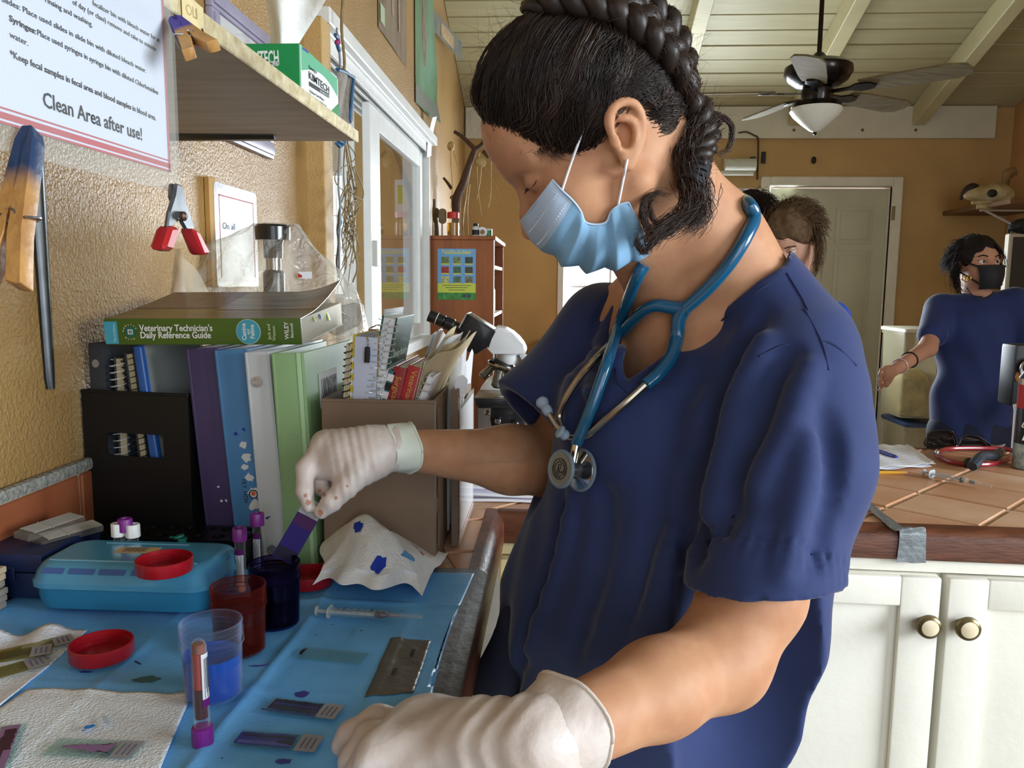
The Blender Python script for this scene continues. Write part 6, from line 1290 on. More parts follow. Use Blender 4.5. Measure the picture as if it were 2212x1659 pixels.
# ================================================================== right side of the room
def skull_shelf():
    Y = 5.9; z = ony(2110, 452, Y)[2]; x0 = ony(2062, 455, Y)[0]
    c = thing('wall_shelf', 'thin wooden wall shelf on white bracket in the far right corner', 'shelf', (RX-.15, 5.6, z)); m = mat('brown_shelf', '#6a4a2c', .6, noise=(8, .2))
    obj('board', box((x0, 5.2, z-.03), (RX-.002, BY-.002, z), .003), m, c, world=True); wb = mat('white_bracket', '#c9c2b4', .4)
    xb = ony(2130, 460, 5.6)[0]
    obj('bracket', cat(box((x0+.03, 5.60, z-.04), (RX-.01, 5.62, z-.03)), box((RX-.02, 5.60, z-.30), (RX-.005, 5.62, z-.03)), tube([(x0+.06, 5.61, z-.035), (RX-.012, 5.61, z-.22)], .008, 6)), wb, c, world=True)
    bn = mat('old_bone', '#c7b68c', .6, noise=(12, .3), col2='#9c875c'); Ys = 5.55; P = lambda x, y, o=0: ony(x, y, Ys+o)
    sk = thing('animal_skull', 'long pale animal skull resting on the corner shelf', 'skull', (P(2120, 440)[0], Ys, z))
    zz = z+.0
    a, b = P(2082, 438), P(2175, 425); a[2] = max(a[2], zz+.05); L = b-a
    pr = [(.004, .02), (.1, .045), (.25, .06), (.45, .085), (.62, .11), (.8, .115), (.93, .09), (1, .03)]
    obj('cranium', tube([a+L*t+np.array([0, 0, .02*math.sin(t*3)]) for t, r in pr], [r*.9 for t, r in pr], 14, flat=.75), bn, sk, world=True)
    obj('jaw', tube(spline([P(2105, 447)+(0, -.03, .0), P(2135, 446)+(0, -.06, 0), P(2168, 430)+(0, -.05, 0), P(2178, 412)], 5), [.03, .035, .04, .03], 10, flat=.6), bn, sk, world=True)
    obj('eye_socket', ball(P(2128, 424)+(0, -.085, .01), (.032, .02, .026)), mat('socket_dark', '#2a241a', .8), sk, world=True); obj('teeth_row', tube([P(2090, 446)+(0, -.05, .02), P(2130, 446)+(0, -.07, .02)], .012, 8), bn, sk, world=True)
    bo = thing('leg_bone', 'upright brown bone leaning behind the skull on the corner shelf', 'bone', P(2168, 440, .1)); obj('shaft', tube(spline([P(2163, 440, .1), P(2170, 405, .1), P(2176, 378, .1), P(2186, 372, .1), P(2190, 382, .1)], 5), [.03, .022, .03, .035, .02], 10), mat('brown_bone', '#8a6c40', .6, noise=(10, .3)), bo, world=True); obj('joint', ball(P(2178, 374, .1), (.04, .03, .03)), mat('brown_bone', '#8a6c40', .6), bo, world=True)
    dk = thing('dark_horn', 'dark curved horn lying at the left end of the corner shelf', 'horn', P(2090, 440)); obj('horn', tube(spline([P(2076, 428, .05), P(2088, 414, .05), P(2100, 406, .05), P(2112, 405, .05)], 5), [.012, .03, .034, .02], 10), mat('dark_horn', '#2a221a', .5), dk, world=True); obj('tip', ball(P(2076, 428, .05), .013, 8, 6), mat('dark_horn', '#2a221a', .5), dk, world=True)
    # screen on the right wall
    Ym = 4.6; t0, t1 = ony(2189, 512, Ym), ony(2230, 625, Ym)
    mo = thing('wall_screen', 'dark flat screen in a pale frame at the right picture edge', 'screen', (t0[0], Ym, t1[2])); obj('frame', box((t0[0]-.02, Ym, t1[2]-.06), (RX-.02, Ym+.05, t0[2]+.02), .006), mat('pale_frame', '#b9b09c', .5), mo, world=True); obj('panel', box((t0[0], Ym-.006, t1[2]), (RX-.03, Ym+.004, t0[2])), mat('dark_panel', '#20292e', .15, coat=.4), mo, world=True)
    mk = thing('black_plush', 'small black animal figure perched on top of the wall screen', 'figure', ony(2200, 500, Ym)); f = lambda x, y: ony(x, y, Ym+.02)
    obj('body', tube(spline([f(2182, 496), f(2192, 490), f(2204, 489), f(2225, 492)], 5), [.02, .035, .045, .05], 10), m_blk, mk, world=True)
    for pts in ([(2186, 488), (2183, 480)], [(2196, 484), (2194, 478)], [(2184, 494), (2178, 500), (2180, 505)]): obj('ear', tube([f(*p) for p in pts], [.012, .004], 6), m_blk, mk, world=True)
    # wall box by the door and small wall marks
    Yw = BY-.004; q0, q1 = ony(1562, 350, Yw), ony(1627, 374, Yw)
    dc = thing('wall_heater', 'pale horizontal wall unit with dark bracket on the back wall', 'wall unit', ((q0[0]+q1[0])/2, BY, q1[2])); pv = mat('pale_grey_plastic', '#c3c6b8', .4)
    obj('body', xf(tube([(q0[0], BY-.06, (q0[2]+q1[2])/2+.012), (q1[0], BY-.06, (q0[2]+q1[2])/2+.012)], .045, 16), np.eye(4)), pv, dc, world=True); obj('lower_tube', tube([(q0[0]-.02, BY-.05, q1[2]-.005), (q1[0]-.01, BY-.05, q1[2]-.005)], .02, 12), pv, dc, world=True); obj('bracket', cat(box((q0[0]+.10, BY-.05, q0[2]), (q1[0], BY-.03, q0[2]+.015)), box((q1[0]-.03, BY-.06, q0[2]-.02), (q1[0], BY-.002, q0[2]+.03))), m_blk, dc, world=True)
    cb_ = thing('wall_cable', 'thin dark cable running down the back wall left of the door', 'cable', ony(1638, 390, Yw)); obj('wire', tube(spline([ony(x, y, BY-.045) for x, y in ((1595, 287), (1612, 285), (1628, 292), (1637, 298))]+[ony(x, y, BY-.008) for x, y in ((1638, 320), (1637, 355), (1636, 388))], 5), .006, 6), mat('dark_cable', '#4a3a22', .6), cb_, world=True)
    sw = thing('wall_plate', 'narrow dark vent slot on the back wall above the door', 'vent', ony(1649, 353, Yw)); a, b = ony(1645, 328, Yw), ony(1653, 353, Yw); obj('slot', box((a[0], BY-.014, b[2]), (b[0], BY-.001, a[2]), .002), m_blk, sw, world=True)
    hk = thing('wall_hook', 'small dark oval hook on the back wall above the door', 'hook', ony(1758, 346, Yw)); obj('peg', ball(ony(1758, 346, BY-.012), (.018, .014, .026), 12, 8), m_blk, hk, world=True)
skull_shelf()
def bins():
    Y = 4.9; P = lambda x, y: ony(x, y, Y); cl = film('cloudy_bin_plastic', '#b9b493', .38, .3, .4)
    for n, (lb, yt, yb, lid) in enumerate((('cloudy storage bin with pale lid beside the woman in black mask', 712, 905, '#cfcab4'), ('cloudy storage bin with blue lid on the floor behind the counter', 918, 1100, '#2c3f5c'))):
        a, b = P(1948, yb), P(2040, yt); b[2] -= .02; w = b[0]-a[0]; c = thing('storage_bin', lb, 'bin', ((a[0]+b[0])/2, Y+.2, a[2])); M = T((a[0]+b[0])/2, Y+.2, 0)
        h = b[2]-a[2]
        obj('tub', xf(loft([(w*.46, .16, .03, a[2]), (w*.5, .18, .03, b[2]-.02), (w*.53, .19, .03, b[2]-.02), (w*.53, .19, .03, b[2])], 4), M), cl, c, world=True); obj('lid', xf(loft([(w*.55, .20, .03, b[2]), (w*.55, .20, .03, b[2]+.018), (w*.52, .19, .03, b[2]+.022)], 4), M), mat('bin_lid_%d' % n, lid, .5), c, world=True)
        obj('contents', xf(loft([(w*.40, .14, .05, a[2]+.01), (w*.42, .15, .08, a[2]+h*.45), (w*.25, .09, .05, a[2]+h*.55)], 5), M), mat('bin_contents', '#b9a05a', .8, noise=(12, .5)), c, world=True)
    # black equipment at the right edge behind the counter
    e = thing('camera_rig', 'black camera-like equipment at the right edge behind the counter', 'equipment', atd(2215, 850, 2.6)); Q = lambda x, y, d=2.6: atd(x, y, d)
    obj('body', xf(box((-.03, -.03, -.10), (.12, .06, .10), .01, 2), T(*Q(2200, 810))), m_blk, e, world=True); obj('lens', xf(lathe([(.03, 0), (.03, .05), (.024, .055), (.01, .04)], 18), T(*Q(2205, 795))@Rx(PI/2)), mat('lens_black', '#17181a', .2), e, world=True); obj('ring', tube([Q(2206, 793)+np.array([.032*math.cos(t), -.055, .032*math.sin(t)]) for t in np.linspace(0, 2*PI, 24)], .004, 6), mat('bright_wire', '#c9ccd0', .2, 1), e, world=True); obj('amber_part', ball(Q(2190, 812)+(0, -.03, 0), (.012, .01, .02)), mat('amber_part', '#b0782a', .4), e, world=True)
    p = Q(2206, 880); obj('stand', tube([(p[0]+.02, p[1], 0), (p[0]+.02, p[1], Q(2200, 840)[2])], .02, 10), m_blk, e, world=True)
    w = thing('white_wall_box', 'white bucket standing behind the counter at the right edge', 'bucket', atd(2205, 940, 2.5)); q = atd(2212, 960, 2.5); obj('pail', lathe([(.05, 0), (.065, q[2]+.12), (.068, q[2]+.125)], 20)[0:2] if False else xf(lathe([(.05, 0), (.062, q[2]+.10), (.066, q[2]+.12), (.060, q[2]+.12)], 20), T(q[0]+.03, q[1], 0)), mat('white_pail', '#cfcabb', .5), w, world=True); obj('handle', tube([(q[0]+.03+.064*math.cos(t), q[1]-.03, q[2]+.10+.02*math.sin(t)) for t in np.linspace(PI, 2*PI, 12)], .003, 6), m_wire, w, world=True)
bins()
# ---- things lying on the cross counter
def counter_items():
    z = CT+.0015; O = lambda x, y, h=0: onz(x, y, z+h)
    # paper stack
    c = thing('paper_sheets', 'loose printed sheets lying on the tiled counter under the blue pen', 'papers', O(1940, 1000)); C = [O(1855, 1020), O(2012, 1010), O(1955, 970), O(1880, 968)]
    for k in range(3):
        def f(u, v, k=k): p = (C[0]*(1-u)+C[1]*u)*(1-v)+(C[3]*(1-u)+C[2]*u)*v; return p+np.array([.006*k, .004*k, .002+.0022*k+.003*math.sin(u*7+k+v*4)**2+.006*max(0, u-.9)*10*(k == 1)])
        obj('sheet', sheet(f, 16, 12, .0005), m_paper, c, world=True)
    for k in range(7):
        v = .12+.11*k; obj('print_line', tube([f(u, v)+np.array([0, 0, .0006]) for u in np.linspace(.1, .85, 14)], .0004, 3), mat('grey_print_line', '#9aa0b4', .7), c, world=True)
    a, b = O(1880, 968, .012), O(1937, 988, .009); pn = thing('pen', 'blue ballpoint pen lying on the loose sheets', 'pen', (a+b)/2); d = b-a; a2 = a-d*1.2
    obj('barrel', tube([a2, a, a+d*.9], .0042, 10), mat('blue_pen', '#1f3aa8', .3, coat=.3), pn, world=True); obj('cap', tube([a+d*.88, b], [.0045, .0036], 10), mat('blue_pen_cap', '#16308c', .3), pn, world=True)
    a, b = O(1852, 1020), O(1953, 1021, .003); pc = thing('pencil', 'yellow pencil lying in front of the loose sheets', 'pencil', (a+b)/2); obj('shaft', tube([a, b], .0035, 6), mat('yellow_paint', '#d9a53a', .4), pc, world=True); obj('eraser', tube([b, b+nrm(b-a)*.006], .0035, 8), mat('pink_eraser', '#d99a7a', .6), pc, world=True)
    a = O(1868, 1010); pk = thing('yellow_folder', 'orange yellow folder corner under the sheets', 'folder', a); obj('cover', sheet(lambda u, v: O(1845+52*u, 1018-10*v, .004+.002*v), 4, 4, .002), mat('orange_card', '#d9a24a', .6), pk, world=True); obj('tab', sheet(lambda u, v: O(1880+14*u, 1016-7*v, .007), 3, 3, .001), mat('orange_card', '#d9a24a', .6), pk, world=True)
    # syringe on the counter
    s2 = syringe('white capped syringe lying diagonally on the tiled counter', (1995, 1020), (2142, 1050), z+.008, r=.0062, blood=False, cap=True)
    # sunglasses
    g = thing('sunglasses', 'black wraparound sunglasses lying on the tiled counter', 'sunglasses', O(2075, 960)); fr = mat('black_frame', '#0c0d0f', .18, coat=.6); ln = mat('smoke_lens', '#141312', .06, coat=.8)
    Yg = O(2065, 968)[1]; G = lambda x, y, o=0: ony(x, y, Yg+o)
    def lens(pts, bulge):
        q = [G(*p) for p in pts]; S = prism([(a[0], a[2]) for a in q], -.002, .002, .001); v = S[0]; return (np.c_[v[:, 0], Yg+v[:, 2]+bulge*((v[:, 0]-v[:, 0].mean())**2)*8, v[:, 1]], [f[::-1] for f in S[1]])
    L1 = [(2000, 962), (2006, 938), (2020, 931), (2048, 931), (2058, 936), (2066, 958), (2064, 966), (2040, 968)]; L2 = [(2074, 960), (2080, 946), (2092, 941), (2116, 946), (2134, 958), (2136, 966), (2100, 970), (2078, 968)]
    for L in (L1, L2):
        obj('lens', lens(L, 1), ln, g, world=True); q = [G(*p)-np.array([0, .002, 0]) for p in L+[L[0]]]; obj('rim', tube(spline(q, 4), .0024, 6), fr, g, world=True)
    obj('bridge', tube(spline([G(2064, 962), G(2070, 965), G(2076, 962)], 4), .004, 8), fr, g, world=True); obj('temple', tube(spline([G(2136, 962), G(2150, 964, .03), G(2165, 962, .10), G(2168, 960, .13)], 5), [.006, .004], 8, flat=.6), fr, g, world=True); obj('temple', tube(spline([G(2002, 962), G(2004, 966, .06), G(2040, 960, .14)], 5), [.006, .004], 8, flat=.6), fr, g, world=True)
    obj('base_frame', tube(spline([G(2000, 966), G(2050, 970), G(2090, 972), (G(2136, 968))], 5), .004, 8), fr, g, world=True)
    # red coiled tube with dark clip (a second stethoscope)
    r = thing('stethoscope', 'coiled red stethoscope with dark chestpiece on the tiled counter', 'stethoscope', O(2100, 1000)); rd = mat('red_rubber_tube', '#8e1f2c', .3, coat=.4)
    obj('tubing', tube(spline([O(x, y, .006) for x, y in ((2022, 978), (2030, 988), (2060, 999), (2100, 1003), (2140, 1002), (2175, 994), (2195, 984), (2190, 974), (2150, 969), (2090, 968), (2045, 970), (2022, 978))], 6), .0055, 10), rd, r, world=True)
    dk = mat('slate_rubber', '#2c333c', .4); obj('headset', tube(spline([O(2100, 1008, .012), O(2110, 996, .02), O(2122, 985, .024), O(2150, 984, .02), O(2162, 975, .02)], 5), [.010, .012, .010, .011, .009], 10), dk, r, world=True); obj('chestpiece', xf(lathe([(.014, 0), (.016, .003), (.016, .012), (.012, .015)], 20), T(*O(2096, 1008, .0))@Rx(.5)), dk, r, world=True); obj('metal_tip', ball(O(2024, 979, .010), (.006, .006, .010)), mat('chrome', '#c6cacf', .12, 1), r, world=True)
    # printed can
    q = O(2222, 1015); cn = thing('drink_can', 'tall printed can with red and black print at the right edge of the counter', 'can', (q[0]+.012, q[1]+.02, z)); h = atd(2200, 800, np.dot(q-CAM, FW))[2]-z; R_ = .033
    obj('shell', lathe([(R_*.85, 0), (R_, .006), (R_, h*.93), (R_*.8, h*.98), (R_*.8, h), (R_*.7, h-.004)], 32), mat('can_print_dark', '#20242c', .25, .4), cn)
    for n, (a, b, m_) in enumerate(((.004, .26, mat('can_floral', '#b9c8c4', .3, noise=(60, .8), col2='#4f7a86')), (.62, .86, mat('can_red', '#b8323c', .3, .2)), (.86, .92, mat('can_silver', '#c9cbce', .2, .8)))): obj('print_band', lathe([(R_+.0003, h*a), (R_+.0003, h*b)], 32, False, False), m_, cn)
    obj('white_script', tube(spline([(R_*1.02*math.cos(a), R_*1.02*math.sin(a), h*z) for a, z in ((-2.6, .30), (-2.4, .42), (-2.7, .44), (-2.45, .50), (-2.2, .40), (-2.5, .56))], 5), .0016, 5), mat('print_white', '#f2f3ee', .5), cn)
counter_items()
# ================================================================== implicit surfaces for bodies and cloth
class SDF:
    """smooth union / carve of simple shapes; points in world space"""
    def __init__(s): s.ops = []
    def _put(s, op, fn, lo, hi, k): s.ops.append((op, fn, np.asarray(lo, float), np.asarray(hi, float), k)); return s
    def cone(s, a, b, r1, r2, k=.01, op='add', sq=None):
        a, b = np.asarray(a, float), np.asarray(b, float); ba = b-a; L2 = max(ba@ba, 1e-12)
        def f(p): h = np.clip(((p-a)@ba)/L2, 0, 1); return np.linalg.norm(p-a-h[..., None]*ba, axis=-1)-(r1+(r2-r1)*h)
        R = max(r1, r2); return s._put(op, f, np.minimum(a, b)-R, np.maximum(a, b)+R, k)
    def chain(s, pts, rs, k=.006, op='add'):
        for i in range(len(pts)-1): s.cone(pts[i], pts[i+1], rs[i], rs[i+1], k, op)
        return s
    def ell(s, c, r, R=None, k=.01, op='add'):
        c, r = np.asarray(c, float), np.asarray(r, float); R = np.eye(3) if R is None else np.asarray(R, float)   # columns = axes
        def f(p): q = (p-c)@R; k0 = np.linalg.norm(q/r, axis=-1); k1 = np.linalg.norm(q/(r*r), axis=-1); return k0*(k0-1)/np.maximum(k1, 1e-9)
        e = np.abs(R)@r; return s._put(op, f, c-e, c+e, k)
    def rbox(s, c, h, r, R=None, k=.01, op='add'):
        c, h = np.asarray(c, float), np.asarray(h, float); R = np.eye(3) if R is None else np.asarray(R, float)
        def f(p): q = np.abs((p-c)@R)-(h-r); return np.linalg.norm(np.maximum(q, 0), axis=-1)+np.minimum(q.max(-1), 0)-r
        e = np.abs(R)@h; return s._put(op, f, c-e, c+e, k)
    def plane(s, p0, n, k=.002):
        """cut away everything on the side n points to"""
        p0, n = np.asarray(p0, float), nrm(n); return s._put('cut', lambda p: (p-p0)@n, [-9]*3, [9]*3, k)
    def func(s, f, lo, hi, k=.01, op='add'): return s._put(op, f, lo, hi, k)
    def warp(s, f): s.ops.append(('warp', f, None, None, 0)); return s
    @staticmethod
    def mix(D, d, op, k):
        if op == 'add':
            if k <= 0: return np.minimum(D, d)
            h = np.clip(.5+.5*(D-d)/k, 0, 1); return D+(d-D)*h-k*h*(1-h)
        if op == 'sub': d = -d
        if k <= 0: return np.maximum(D, d)
        h = np.clip(.5-.5*(D-d)/k, 0, 1); return D+(d-D)*h+k*h*(1-h)
    def __call__(s, p):
        p = np.asarray(p, float); D = np.full(p.shape[:-1], 1.0)
        for op, f, lo, hi, k in s.ops: D = D+f(p) if op == 'warp' else SDF.mix(D, f(p), op, k)
        return D
    def grid(s, lo, hi, h):
        lo, hi = np.asarray(lo, float), np.asarray(hi, float); n = np.ceil((hi-lo)/h).astype(int)+1
        ax = [lo[i]+h*np.arange(n[i]) for i in range(3)]; D = np.full(n, .08, np.float32)
        for op, f, a, b, k in s.ops:
            if op == 'warp' or op == 'cut': i0, i1 = np.zeros(3, int), n
            else:
                m = .02+k; i0 = np.clip(np.floor((a-m-lo)/h).astype(int), 0, n); i1 = np.clip(np.ceil((b+m-lo)/h).astype(int)+1, 0, n)
                if np.any(i1 <= i0): continue
            P = np.stack(np.meshgrid(*[ax[i][i0[i]:i1[i]] for i in range(3)], indexing='ij'), -1); sl = tuple(slice(i0[i], i1[i]) for i in range(3))
            if op in ('warp',):
                near = np.abs(D) < .03; pts = P[near]; D[near] += f(pts).astype(np.float32)
            else: D[sl] = SDF.mix(D[sl], f(P).astype(np.float32), op, k)
        return D, lo, h
    def mesh(s, lo, hi, h, keep=None):
        D, lo, h = s.grid(lo, hi, h); D[0], D[-1], D[:, 0], D[:, -1], D[:, :, 0], D[:, :, -1] = [np.maximum(x, .001) for x in (D[0], D[-1], D[:, 0], D[:, -1], D[:, :, 0], D[:, :, -1])]
        return surfnet(D, lo, h)
    def hit(s, px, py, d0=.4, d1=1.6, off=0.0):
        """where the sight line through a photo point meets the surface"""
        r = ray(px, py); t = np.linspace(d0, d1, 420); v = self_eval(s, CAM+t[:, None]*r)-off; m = np.nonzero(v < 0)[0]
        if not len(m): return CAM+r*t[int(np.argmin(v))]
        k = m[0]; tt = t[0] if k == 0 else t[k-1]+(t[k]-t[k-1])*v[k-1]/(v[k-1]-v[k]); return CAM+r*tt
def self_eval(s, p): return s(p)
def surfnet(D, lo, h):
    S = D < 0; nx, ny, nz = D.shape
    c = np.zeros((nx-1, ny-1, nz-1), np.int8)
    for i in (0, 1):
        for j in (0, 1):
            for k in (0, 1): c += S[i:nx-1+i, j:ny-1+j, k:nz-1+k]
    act = (c > 0) & (c < 8); idx = np.argwhere(act); vid = np.full(act.shape, -1, np.int64); vid[act] = np.arange(len(idx))
    acc = np.zeros((len(idx), 3)); cnt = np.zeros(len(idx))
    cor = [(i, j, k) for i in (0, 1) for j in (0, 1) for k in (0, 1)]
    for a in cor:
        for ax in range(3):
            if a[ax]: continue
            b = list(a); b[ax] = 1
            d0 = D[idx[:, 0]+a[0], idx[:, 1]+a[1], idx[:, 2]+a[2]]; d1 = D[idx[:, 0]+b[0], idx[:, 1]+b[1], idx[:, 2]+b[2]]
            m = (d0 < 0) != (d1 < 0); t = np.where(m, d0/np.where(m, d0-d1, 1), 0)
            p = np.array(a, float)[None]+np.zeros((len(idx), 3)); p[:, ax] += t; acc[m] += p[m]; cnt[m] += 1
    V = lo+h*(idx+acc/np.maximum(cnt, 1)[:, None]); F = []
    for ax in range(3):
        sl0 = [slice(0, n) for n in D.shape]; sl1 = [slice(0, n) for n in D.shape]; sl0[ax] = slice(0, D.shape[ax]-1); sl1[ax] = slice(1, D.shape[ax])
        m = S[tuple(sl0)] != S[tuple(sl1)]; e = np.argwhere(m); u, v = (ax+1) % 3, (ax+2) % 3
        ok = (e[:, u] > 0) & (e[:, v] > 0) & (e[:, u] < D.shape[u]-1) & (e[:, v] < D.shape[v]-1); e = e[ok]
        q = []
        for du, dv in ((-1, -1), (0, -1), (0, 0), (-1, 0)): w = e.copy(); w[:, u] += du; w[:, v] += dv; q.append(vid[w[:, 0], w[:, 1], w[:, 2]])
        q = np.stack(q, 1); flip = ~S[e[:, 0], e[:, 1], e[:, 2]]; q[flip] = q[flip][:, ::-1]; F.append(q)
    F = np.concatenate(F); return V, F
def relax(V, F, it=2, lam=.5):
    """light Laplacian smoothing that takes the grid terraces out"""
    E = np.concatenate([F[:, [0, 1]], F[:, [1, 2]], F[:, [2, 3]], F[:, [3, 0]]]); n = len(V)
    for k in range(it):
        for w in (lam, -lam*1.03):
            A = np.zeros((n, 3)); c = np.zeros(n); np.add.at(A, E[:, 0], V[E[:, 1]]); np.add.at(c, E[:, 0], 1); np.add.at(A, E[:, 1], V[E[:, 0]]); np.add.at(c, E[:, 1], 1)
            V = V+w*(A/np.maximum(c, 1)[:, None]-V)
    return V
def body_obj(name, VF, m, parent=None, world=True, it=2, **k):
    V, F = VF; V = relax(V, F, it); me = bpy.data.meshes.new(name)
    pm = np.eye(4); off = np.zeros(3)
    if parent is not None: pm = _mw.get(parent.name, np.eye(4)); V = (np.linalg.inv(pm)@np.c_[V, np.ones(len(V))].T).T[:, :3]
    me.vertices.add(len(V)); me.vertices.foreach_set('co', V.ravel()); me.loops.add(F.size); me.loops.foreach_set('vertex_index', F.ravel().astype(np.int32))
    me.polygons.add(len(F)); me.polygons.foreach_set('loop_start', np.arange(0, F.size, 4, dtype=np.int32)); me.polygons.foreach_set('use_smooth', np.ones(len(F), bool)); me.update(calc_edges=True); me.validate()
    me.materials.append(m); o = bpy.data.objects.new(name, me); COL.objects.link(o)
    if parent is not None: o.parent = parent
    _mw[o.name] = pm
    for kk, vv in k.items(): o[kk] = vv
    return o
def joinVF(*L):
    V, F, n = [], [], 0
    for v, f in L: V.append(v); F.append(f+n); n += len(v)
    return np.concatenate(V), np.concatenate(F)
def skin_mat(name, col, col2):
    m = mat(name, col, .55, spec=.3, noise=(40, .12), col2=col2, bump=(500, .08, .001), sss=.18); return m
def strands(paths, r0, r1):
    """many thin three-sided hairs in one mesh; paths: array (N, K, 3)"""
    P = np.asarray(paths, float); N, K, _ = P.shape; t = np.gradient(P, axis=1); t /= np.maximum(np.linalg.norm(t, axis=2, keepdims=True), 1e-9)
    ref = nrm(np.array([.3, .5, .8])); a = np.cross(t, ref); a /= np.maximum(np.linalg.norm(a, axis=2, keepdims=True), 1e-9); b = np.cross(t, a)
    R = np.linspace(r0, r1, K)[None, :, None]; ring = [P+R*(math.cos(q)*a+math.sin(q)*b) for q in (0, 2*PI/3, 4*PI/3)]
    V = np.stack(ring, 2).reshape(-1, 3); base = (np.arange(N)[:, None]*K+np.arange(K-1)[None])*3; F = []
    for j in range(3): j2 = (j+1) % 3; F.append(np.stack([base+j, base+j2, base+3+j2, base+3+j], -1).reshape(-1, 4))
    return V, np.concatenate(F)
# ================================================================== the woman at the counter
m_skin = skin_mat('warm_tan_skin', '#c29270', '#b58262'); m_skin_b = m_skin
HO = atd(1293, 308, .80); _turn, _roll = .10, .20
_hx0 = RT*(-.81)+UP*(-.586); _hz0 = RT*(-.586)+UP*.81; HX = _hx0*math.cos(_turn)+FW*math.sin(_turn); _hy0 = np.cross(_hz0, HX)
HZ = _hz0*math.cos(_roll)+_hy0*math.sin(_roll); HY = np.cross(HZ, HX); HR = np.stack([HX, HY, HZ], 1)
def hd(x, y, z): return HO+HX*x+HY*y+HZ*z
def hloc(p): return (np.asarray(p)-HO)@HR
def J(x, y, d): return atd(x, y, d)
# joints
nSh, nEl, nWr = J(1712, 850, .80), J(1556, 1424, .712), J(1150, 1614, .578)
fSh, fEl, fWr = J(1314, 732, 1.05), J(1205, 1002, 1.055), J(842, 968, .945)
nk0, nk1, nk2 = J(1452, 392, .825), J(1515, 520, .868), J(1552, 655, .925)
SA = nrm(nSh-fSh); SA[2] = 0; SA = nrm(SA); FA = nrm(np.cross(SA, (0, 0, 1))); FA = FA if FA@(-RT-FW) > 0 else -FA
TR = np.stack([SA, FA, np.array([0, 0, 1.])], 1); midS = (nSh+fSh)/2
body = SDF()
# head
body.ell(hd(-.006, 0, .042), (.096, .0745, .087), HR, 0)
body.ell(hd(.040, 0, -.026), (.052, .058, .070), HR, .03)
for s in (1, -1):
    body.cone(hd(.0, s*.050, -.048), hd(.064, s*.014, -.077), .019, .015, .02); body.ell(hd(.054, s*.038, -.028), (.030, .026, .028), HR, .018)
    body.cone(hd(.004, s*.056, -.012), hd(.052, s*.052, -.014), .013, .012, .02)      # cheekbone
    body.cone(hd(.082, s*.014, .027), hd(.064, s*.048, .029), .008, .007, .012)       # brow
body.ell(hd(.068, 0, -.076), (.016, .020, .014), HR, .02)                             # chin
body.ell(hd(.066, 0, .050), (.024, .05, .03), HR, .03)
body.chain([hd(.084, 0, .010), hd(.098, 0, -.016), hd(.106, 0, -.030)], [.007, .008, .0095], .008); body.ell(hd(.092, .011, -.036), (.010, .007, .007), HR, .006); body.ell(hd(.092, -.011, -.036), (.010, .007, .007), HR, .006)
body.ell(hd(.085, 0, -.060), (.012, .022, .012), HR, .01)
for s in (1, -1):
    body.ell(hd(.091, s*.033, .008), (.014, .017, .011), HR, .012, 'sub'); body.ell(hd(.0720, s*.032, .0085), (.0135, .0150, .0125), HR, .004)
    body.cone(hd(.0845, s*.022, .0085), hd(.0735, s*.046, .0095), .0026, .0022, .003)   # lowered lid edge
# ear on the camera side and its twin
def ear(s):
    # ear frame: ex towards the back, ez along the long axis, en outwards
    ez = nrm(HZ*.88-HX*.47); en = nrm(HY*s*.90-HX*.40); ex = nrm(np.cross(ez, en))*(-1 if s > 0 else 1)
    if ex@HX > 0: ex = -ex
    en = nrm(np.cross(ez, ex)); en = en if en@(HY*s) > 0 else -en
    o = hd(-.008, s*.0715, -.002); R = np.stack([ex, en, ez], 1); E = lambda a, b, c: o+ex*a*.9+en*b+ez*(c*.88-.0035)
    body.ell(E(.006, .006, .004), (.0165, .0065, .030), R, .006)
    body.cone(hd(-.012, s*.062, .0), E(.004, .004, .0), .014, .012, .01)
    rim = [(-.013, .008, .004), (-.0155, .0095, .017), (-.010, .0115, .028), (.002, .013, .0325), (.0135, .0135, .028), (.0195, .0130, .016), (.0195, .0115, .002), (.0155, .0095, -.012), (.0085, .0085, -.022)]
    P = spline(rim, 4); body.chain([E(*q) for q in P], [.0040]*len(P), .0025)
    body.ell(E(.001, .0095, .004), (.0095, .0075, .0155), R, .005, 'sub')                # concha bowl
    body.ell(E(.002, .0125, .0225), (.0070, .0032, .0042), R, .003, 'sub')               # scapha
    body.chain([E(*q) for q in spline([(.010, .0095, -.014), (.0125, .0115, -.002), (.0115, .012, .010), (.004, .011, .0165), (-.004, .009, .0175)], 4)], [.0028]*17, .003)   # antihelix
    body.ell(E(-.0105, .0085, -.005), (.0055, .0040, .0065), R, .004); body.ell(E(.004, .0065, -.025), (.0075, .0042, .0100), R, .005)   # tragus, lobe
    body.ell(E(-.003, .0055, -.001), (.0042, .008, .0050), R, .003, 'sub')
    return E
EAR = ear(1); ear(-1)
# neck and upper trunk
body.chain([hd(-.034, 0, .0), nk1, nk2], [.050, .0535, .060], .03); body.cone(hd(.02, 0, -.055), J(1455, 640, .905), .035, .045, .03)
body.cone(J(1555, 540, .888), J(1725, 760, .835), .040, .050, .05); body.cone(J(1480, 560, .95), fSh, .040, .05, .05)
body.cone(hd(-.03, .045, -.005), J(1462, 690, .90), .013, .014, .02)                      # neck muscle
chest = midS+np.array([0, 0, -.17])
body.ell(chest, (.150, .082, .19), TR, .06); body.ell(J(1440, 800, .925), (.09, .040, .09), TR, .05); hips = np.array([chest[0], chest[1], 0])+FA*.02-np.array([.06, 0, 0])
